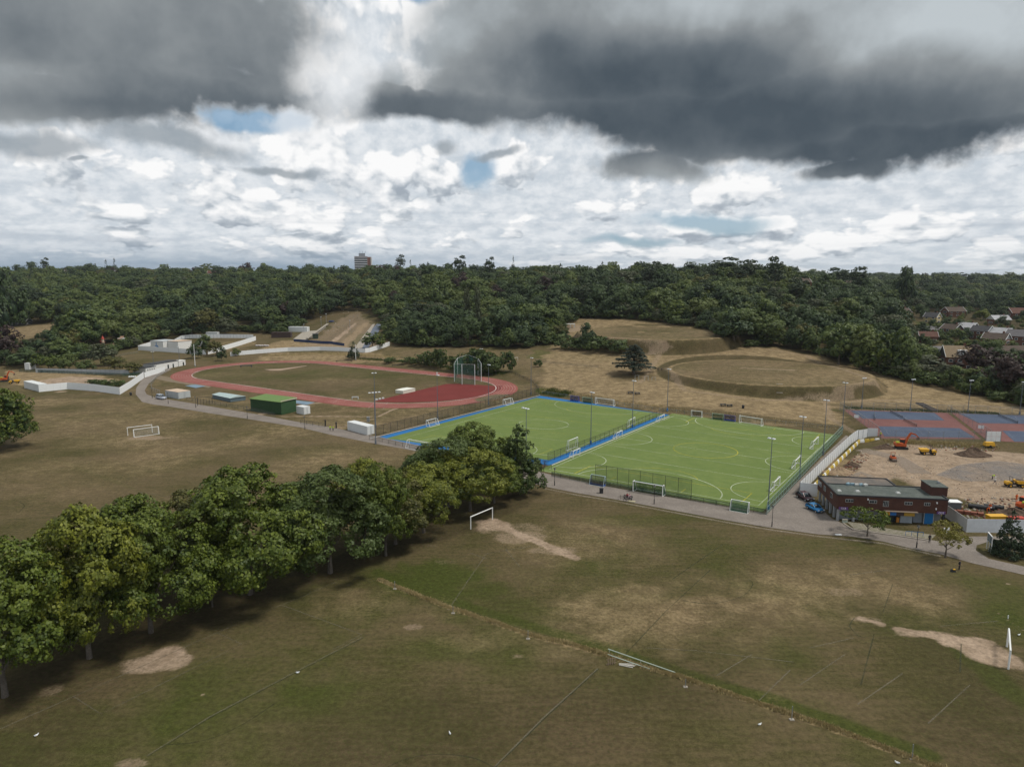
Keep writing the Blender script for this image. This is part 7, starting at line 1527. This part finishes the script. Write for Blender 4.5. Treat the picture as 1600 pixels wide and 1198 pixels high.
def house(label, q, rz, L_, W_, H_, RH, wall, roof, gable=None, chim=True, dorm=False, lean=False, nw=3):
    p = px(q)[0]; t = thing('house', label, 'house', p, rz); t.scale = (HS,)*3
    MB().box((0, 0, H_/2-.3), (L_, W_, H_+.6)).build('wall', M_wallc[wall], t)
    hw = W_/2+.35; hl = L_/2+.3
    g_ = MB()
    for s in (-1, 1): g_.add([(s*L_/2, -W_/2, H_), (s*L_/2, W_/2, H_), (s*L_/2, 0, H_+RH*.96)], [(0, 1, 2)])
    g_.build('gable', M_wallc[gable or wall], t)
    r_ = MB(); k_ = .16
    for s in (-1, 1): r_.add([(-hl, s*hw, H_-.12), (hl, s*hw, H_-.12), (hl, 0, H_+RH), (-hl, 0, H_+RH), (-hl, s*hw, H_-.12-k_), (hl, s*hw, H_-.12-k_), (hl, 0, H_+RH-k_), (-hl, 0, H_+RH-k_)], [(0, 1, 2, 3), (4, 7, 6, 5), (0, 4, 5, 1), (1, 5, 6, 2), (3, 2, 6, 7), (0, 3, 7, 4)])
    ro = r_.build('roof', M_tile[roof], t)
    b_ = MB()
    for s in (-1, 1):
        for s2 in (-1, 1): b_.bar((s*(hl+.05), s2*hw, H_-.15), (s*(hl+.05), 0, H_+RH), .08, .28)
    b_.build('barge_board', M_hoard, t)
    if chim: MB().box((L_*.28, .3, H_+RH+.2), (.9, .6, 1.6)).build('chimney', M_wallc['brick'], ro)
    for s in (-1, 1):
        for i in range(nw):
            for z in ((1.5, 4.) if H_ > 4.4 else (1.5,)):
                f_ = MB().box(((i+.5)*L_/nw-L_/2, s*(W_/2+.02), z), (1.6, .1, 1.2)).build('window', M_hoard, t); MB().box(((i+.5)*L_/nw-L_/2, s*(W_/2+.08), z), (1.35, .05, .95)).build('pane', M_dglass, f_)
        for z in ((1.5, 4.) if H_ > 4.4 else (1.5,)):
            f_ = MB().box((s*(L_/2+.02), 0, z), (.1, W_*.45, 1.2)).build('window', M_hoard, t); MB().box((s*(L_/2+.08), 0, z), (.05, W_*.45-.25, .95)).build('pane', M_dglass, f_)
    if dorm:
        d_ = MB().box((L_*.1, -W_*.27, H_+RH*.42), (3., W_*.42, 2.)).build('dormer', M_hoard, t); MB().box((L_*.1, -W_*.27-W_*.21-.03, H_+RH*.5), (1.8, .06, .9)).build('pane', M_dglass, d_)
    return t
house('timber and brick house with a tan roof and white dormer, alone at the hill edge', (1492, 576), -.25, 10.5, 9.5, 5.6, 4.6, 'brick', 'tan', 'dark', dorm=True)
house('cream gabled cottage with a dark roof among the trees on the right', (1456, 505), -1.0, 9, 7, 4.6, 3.2, 'cream', 'dark', 'cream', nw=2)
house('wide brown-roofed house behind the brick estate, left part', (1489, 495), .1, 15, 9, 4.6, 3.4, 'brick', 'brown', 'brick')
house('hipped red-roofed house at the upper right edge', (1593, 499), -.1, 18, 11, 5.4, 4.2, 'brick', 'red', 'brick')
house('house with a pale grey front gable in the middle of the estate', (1560, 507), -.1, 11, 10, 3.8, 3., 'brick', 'pale', 'white')
house('flat-toned brown bungalow left of the estate', (1458, 522), .05, 11, 8, 3., 2., 'brick', 'grey', 'grey', chim=False)
house('brick house with dark gable and white window, first of the estate row', (1486, 526), -1.15, 9, 8, 5., 2.8, 'brick', 'brown', 'dark')
house('brick house with a pale grey roof, second of the estate row', (1510, 523), -1.0, 10, 8, 5., 2.8, 'brick', 'pale', 'dark')
house('brick house with two skylights in its dark roof, third of the estate row', (1533, 530), -1.05, 10, 8, 5.2, 3., 'brick', 'dark', 'grey')
house('brick house with a pale roof and long row of windows, fourth of the estate row', (1563, 533), -1.0, 10, 8, 5., 3., 'brick', 'pale', 'dark')
house('grey-gabled house cut by the right edge', (1592, 540), -1.0, 12, 9, 5.6, 3.4, 'brick', 'grey', 'grey')
house('tall red brick house with a white-windowed grey gable in front of the estate', (1555, 545), -.95, 11, 8.5, 5.6, 3., 'brick', 'brown', 'grey')
house('long brown garage roof in front of the estate at the right edge', (1575, 556), .05, 20, 8, 3., 2.2, 'brick', 'brown', 'brick', chim=False, nw=4)
house('grey flat-looking roof behind the timber house', (1470, 545+8), .1, 10, 7, 3., 1., 'grey', 'grey', 'grey', chim=False)
house('red-roofed house half hidden in trees above the bright clump', (1448, 535), -.3, 9, 7, 3.6, 2.6, 'brick', 'red', 'brick')
house('pale house gable among trees above the hill edge', (1408, 498), .2, 10, 8, 5, 3, 'cream', 'brown', 'cream')
house('dark bungalow with a grey roof by the left meadow', (32, 508), .1, 12, 8, 3., 2.6, 'dark', 'dark', 'dark', chim=False)
house('long low building with blue-grey roof lights deep in the left wood', (322, 479), .15, 22, 10, 5.5, 1.5, 'grey', 'grey', 'grey', chim=False, nw=6)
HS = 1.
def far_house(label, q, dz, L_, W_, H_, RH, wall, roof, rz):
    t = house(label, q, rz, L_, W_, H_, RH, wall, roof, wall, chim=True, nw=3); t.location.z += dz
for i, (q, lb) in enumerate((((57, 434), 'leftmost bright'), ((66, 434), 'second'), ((76, 434), 'third'), ((87, 434), 'fourth, longest'), ((98, 437), 'fifth, lower'), ((110, 440), 'rightmost, standing apart'))):
    far_house('%s white house in the row on the far left hillside' % lb, q, 9, 12+(i == 3)*6, 9, 6, 4, 'white', 'brown', -.6+.2*i)
for q, lb, c, r_ in (((33, 438), 'small white house left of the hillside row', 'white', 'red'), ((174, 440), 'tiny white house among trees on the left hillside', 'white', 'grey'), ((334, 444), 'pale house left of the tower block on the hillside', 'white', 'red'), ((462, 436), 'pair of red roofs left of the tower block', 'brick', 'red'), ((472, 432), 'red roof nearest to the tower block', 'brick', 'red'), ((559, 426), 'low cream building in front of the tower block', 'cream', 'pale'), ((586, 424), 'grey low roof under the tower block', 'grey', 'pale'), ((965, 424), 'orange-red house top on the skyline right of centre', 'brick', 'red'), ((1250, 470), 'brown roof among trees behind the lower terrace', 'brick', 'brown'), ((1325, 462), 'pale gable among the right-hand trees', 'white', 'brown'), ((1380, 460), 'grey house among the right-hand trees', 'grey', 'grey')): far_house(lb, q, 10, 14, 9, 6, 4, c, r_, .2)
# tower block on the skyline
q = G(575, 424); sc = 1.0; D_ = 1050.; u_ = (574-800)/FPX; p = Vector((u_*D_, D_*.985, float(hz(u_*D_, D_*.985)))); zt = CAMH+(434-402.)/FPX*D_; base_z = p.z; HT = zt-base_z
t = thing('tower_block', 'concrete and red brick tower block standing on the wooded skyline', 'tower block', p, .15); k_ = D_/FPX
MB().box((-2.5*k_, 0, HT/2), (19*k_, 14, HT)).build('wall', plain('tower_concrete', (.36, .35, .36), .8), t); MB().box((9*k_, 2, HT/2-.5), (7*k_, 16, HT-1)).build('brick_wing', plain('tower_brick', (.26, .13, .10), .8), t); MB().box((-1*k_, 0, HT+2.2), (9*k_, 8, 4.4)).build('roof_plant', plain('plant_room_grey', (.28, .30, .33), .7), t)
MB().box((12.8*k_, -3, HT/2-1), (1.6*k_, 8, HT-2)).build('stair_tower', M_render, t)
for i in range(7):
    z = HT-3.4-i*3.3
    w_ = MB().box((-2.5*k_, -7.15, z), (18.6*k_, .3, 1.5)).build('window_band', M_dglass, t); MB().box((-2.5*k_, -7.25, z-1.35), (18.8*k_, .3, .8)).build('sill_band', M_hoard, w_)
for x in (-4, 0, 4): MB().cyl((x*k_, 0, HT+4.4), (x*k_, 0, HT+8), .2, n=5).build('aerial', M_steel, t)

# ================================================================== PEOPLE
_pm = {}
def person_mesh(pose, name):
    if (pose, name) in _pm: return _pm[(pose, name)]
    V = [(0, 0, .93), (0, 0, 1.15), (0, .01, 1.38), (0, 0, 1.50), (0, -.02, 1.60), (0, -.02, 1.74)]; E = [(0, 1), (1, 2), (2, 3), (3, 4), (4, 5)]; Rd = [.15, .13, .15, .06, .09, .09]
    def chain(start, pts, rs):
        prev = start
        for p_, r_ in zip(pts, rs): V.append(p_); Rd.append(r_); E.append((prev, len(V)-1)); prev = len(V)-1
    if pose == 'stand': legs = [[(s*.10, 0, .85), (s*.11, -.02, .48), (s*.12, .02, .08), (s*.13, -.14, .04)] for s in (-1, 1)]; arms = [[(s*.2, 0, 1.4), (s*.27, .02, 1.14), (s*.28, -.06, .90), (s*.28, -.1, .82)] for s in (-1, 1)]
    elif pose == 'walk': legs = [[(.1, 0, .85), (.11, -.2, .50), (.12, -.25, .08), (.12, -.4, .06)], [(-.1, 0, .85), (-.11, .05, .48), (-.12, .32, .14), (-.12, .22, .05)]]; arms = [[(s*.2, 0, 1.4), (s*.26, -s*.1, 1.15), (s*.26, -s*.25, .95), (s*.26, -s*.3, .88)] for s in (-1, 1)]
    elif pose == 'bend': legs = [[(s*.12, 0, .85), (s*.14, -.1, .48), (s*.14, .02, .08), (s*.14, -.14, .04)] for s in (-1, 1)]; V[1:] = [(0, -.16, 1.08), (0, -.36, 1.18), (0, -.46, 1.2), (0, -.55, 1.2), (0, -.66, 1.16)]; arms = [[(s*.19, -.36, 1.12), (s*.2, -.42, .86), (s*.16, -.5, .66), (s*.15, -.52, .58)] for s in (-1, 1)]
    else: # sit
        V[:] = [(x, y, z-.43) for x, y, z in V]; legs = [[(s*.10, -.08, .48), (s*.12, -.45, .50), (s*.13, -.47, .08), (s*.13, -.6, .04)] for s in (-1, 1)]; arms = [[(s*.2, 0, .97), (s*.26, -.08, .72), (s*.2, -.3, .66), (s*.18, -.38, .66)] for s in (-1, 1)]
    for l_ in legs: chain(0, l_, [.10, .07, .05, .04])
    for a_ in arms: chain(2, a_, [.07, .05, .04, .035])
    me = bpy.data.meshes.new('p'); me.from_pydata(V, E, []); o_ = bpy.data.objects.new('p', me); COL.objects.link(o_); m_ = o_.modifiers.new('s', 'SKIN'); m_.use_smooth_shade = True
    for i, r_ in enumerate(Rd): me.skin_vertices[0].data[i].radius = (r_, r_*.85); me.skin_vertices[0].data[i].use_root = (i == 0)
    o_.modifiers.new('u', 'SUBSURF').levels = 1
    dg = bpy.context.evaluated_depsgraph_get(); out_ = bpy.data.meshes.new_from_object(o_.evaluated_get(dg)); bpy.data.objects.remove(o_); _pm[(pose, name)] = out_; return out_
M_skin = plain('skin', (.36, .21, .15), .6); M_hair = plain('dark_hair', (.03, .02, .015), .8)
def person(label, q, rz, pose, top, legs, hat=None, dz=0.):
    me = person_mesh(pose, '').copy(); me.name = 'body'; me.materials.clear()
    for m_ in (legs, top, M_skin, M_hair, M_black): me.materials.append(m_)
    off = .43 if pose == 'sit' else 0
    for f in me.polygons:
        c = f.center
        if pose == 'bend': i = 0 if c.z < .93 and c.y > -.3 else 2 if (c.y < -.45 and c.z > 1.05) or c.z < .68 else 1
        else:
            z = c.z+off; arm = abs(c.x) > .19
            i = 3 if z > 1.68 or (z > 1.58 and c.y > .0) else 2 if z > 1.47 or (arm and z < .98 and z > .7) else 1 if z > .95 or arm else 0
            if pose == 'sit' and c.y < -.1 and c.z < .6: i = 0
            if c.z < .07: i = 4
        f.material_index = i
    t = thing('person', label, 'person', px(q)[0]+Vector((0, 0, dz)), rz); part('body', me, t)
    if hat: z = {'bend': 1.28, 'sit': 1.36-.0}.get(pose, 1.80); y = -.63 if pose == 'bend' else -.02; MB().ball((0, y, z-.04), .14, 8, 5, sq=(1, 1.1, .7)).build('helmet', hat, t)
    return t
HV = plain('hi_vis_yellow_cloth', (.45, .60, .03), .7); HO = plain('hi_vis_orange_cloth', (.62, .12, .02), .7); DK = plain('dark_cloth', (.022, .022, .026), .85); NB = plain('navy_cloth_trousers', (.03, .035, .06), .85); WT = plain('white_cloth', (.6, .58, .56), .8); RD = plain('red_cloth', (.42, .05, .06), .8); TN = plain('tan_cloth', (.35, .30, .22), .8)
def bicycle(label, q, rz, lean=0.):
    t = thing('bicycle', label, 'bicycle', px(q)[0], rz); t.rotation_euler = (lean, 0, rz)
    for x in (-.52, .52):
        w_ = MB(); n = 14
        for i in range(n): a = 2*PI*i/n; b_ = 2*PI*(i+1)/n; w_.bar((x+math.cos(a)*.33, 0, .35+math.sin(a)*.33), (x+math.cos(b_)*.33, 0, .35+math.sin(b_)*.33), .045)
        w_.build('wheel', M_tyre, t)
    f_ = MB()
    for a, b in (((-.52, 0, .35), (-.15, 0, .33)), ((-.15, 0, .33), (-.28, 0, .85)), ((-.52, 0, .35), (-.26, 0, .8)), ((-.15, 0, .33), (.36, 0, .8)), ((-.26, 0, .8), (.36, 0, .88)), ((.36, 0, .95), (.52, 0, .35))): f_.bar(a, b, .04)
    f_.build('frame', M_black, t); MB().bar((.34, -.25, .98), (.34, .25, .98), .035).build('handlebar', M_black, t); MB().box((-.29, 0, .9), (.26, .13, .06)).build('saddle', M_black, t); return t
person('person in a hi-vis yellow jacket standing left of the other one at the track gate', (516, 673), .3, 'stand', HV, DK); person('person in a hi-vis yellow jacket standing right of the other one at the track gate', (520.5, 673.5), -.4, 'stand', HV, DK)
person('person in black walking on the hill path right of the cedar, left of two', (1028, 580), .6, 'walk', DK, DK); person('person in dark clothes walking on the hill path right of the cedar, right of two', (1034, 580), .4, 'walk', NB, DK)
person('person in a yellow-green vest at the end of the ribbed site hoarding', (1375.5, 683), -.8, 'stand', HV, NB, plain('white_helmet', (.7, .7, .7), .4))
person('worker in a white top and hat on the gravel left of the loaded yellow dumper', (1554, 756.5), .5, 'walk', WT, NB, plain('white_helmet', (.7, .7, .7), .4)); person('worker in yellow hi-vis bending behind the white-topped worker', (1550, 749), 1.2, 'bend', HV, NB)
person('worker in full orange bending beside the black pipes', (1541.5, 801), .9, 'bend', HO, HO, plain('white_helmet', (.7, .7, .7), .4)); person('worker in an orange jacket and dark trousers behind the bending one', (1546.5, 798.5), -1., 'stand', HO, DK)
person('worker in orange hi-vis with pale stripes in front of the edge-cut excavator', (1588, 783), 0., 'stand', HO, HO)
person('person in black standing on the grass right of the yellow-green tree', (1498.5, 890), .5, 'stand', DK, DK)
person('person in black standing at the kerb below the blue door', (1452, 848), .2, 'stand', DK, DK)
person('person in a red and white top sitting on the bench by the park road', (980, 779), -.35, 'sit', RD, DK); person('person in a pale pink top sitting at the right of the one in red', (983.5, 780), -.2, 'sit', plain('pink_cloth', (.55, .36, .38), .8), DK)
o, rz, l = frame2((974, 779), (988, 781.5)); t = thing('bench', 'dark park bench on the road edge left of the black lamp post', 'bench', o, rz)
for y in (-.1, .1): MB().box((l/2, y, .43), (l, .16, .05)).build('seat_slat', M_dtrim, t)
for z in (.62, .8): MB().box((l/2, .24, z), (l, .04, .14)).build('back_slat', M_dtrim, t)
for x in (.2, l-.2): MB().box((x, .05, .2), (.08, .45, .42)).build('leg', M_dtrim, t)
bicycle('black bicycle leaning on the left end of the bench', (971.5, 780), -.2, .15); bicycle('black bicycle in front of the bench beside the people sitting', (980, 783.5), -.25, -.2)
t = thing('concrete_slab', 'pale yellow slab lying on the grass right of the bench', 'slab', px((987, 783.5))[0], -.3); MB().box((0, 0, .06), (1.5, .7, .12)).build('slab', plain('pale_yellow_stone', (.42, .38, .24), .8), t); MB().box((0, 0, .13), (1.3, .5, .03)).build('top_course', plain('pale_yellow_stone', (.42, .38, .24), .8), t)
t = thing('rucksack', 'black and yellow bag on the grass beside the standing person in black', 'bag', px((1489, 893))[0]); MB().box((0, 0, .22), (.75, .4, .42), taper=.75).build('sack', M_black, t); MB().box((.1, -.1, .46), (.35, .25, .1)).build('flap', M_ylw, t)
t = thing('white_slab', 'small white slab on the grass edge below the car park', 'slab', px((1310, 835.5))[0]); MB().box((0, 0, .06), (1.1, .5, .1)).build('top', M_hoard, t); MB().box((0, 0, .0), (1.2, .6, .06)).build('base', M_conc, t)
# gulls and litter on the near grass
gq = 'white gulls on the near grass'
for q, rz, lb in (((1187, 1133), .4, 'below the rough grass strip, right of centre'), ((703, 1147), 2., 'near the bottom edge left of centre'), ((57, 1150), 1., 'near the bottom left corner'), ((1402, 1193), 2.6, 'at the bottom edge on the right'), ((465, 1052), 0., 'on the curved pitch line by the chestnuts'), ((1592, 993), .3, 'behind the right-hand goal')):
    t = thing('gull', 'white gull standing on the grass '+lb, 'gull', px(q)[0], rz, gq); t.scale = (.75,)*3
    MB().ball((0, 0, .22), .15, 8, 6, sq=(1.7, .8, .8)).ball((.24, 0, .34), .075, 7, 5).cyl((.3, 0, .34), (.38, 0, .33), .02, .005, 5).build('body', M_hoard, t)
    MB().box((-.12, 0, .30), (.34, .20, .05), taper=.6).build('wings', M_contg, t)
    for s in (-.04, .04): MB().cyl((0, s, 0), (0, s, .12), .012, n=4).build('leg', M_ylw, t)

# ================================================================== HAZE
hz_m = bpy.data.materials.new('thin_haze'); hz_m.use_nodes = True; ht = hz_m.node_tree; ht.nodes.remove(ht.nodes['Principled BSDF'])
pv = ht.nodes.new('ShaderNodeVolumePrincipled'); pv.inputs['Color'].default_value = (.80, .87, .97, 1); pv.inputs['Density'].default_value = HAZE; ht.links.new(pv.outputs[0], ht.nodes['Material Output'].inputs['Volume'])
tag(MB().box((0, 0, 47), (30000, 30000, 98)).build('haze', hz_m), kind='stuff')
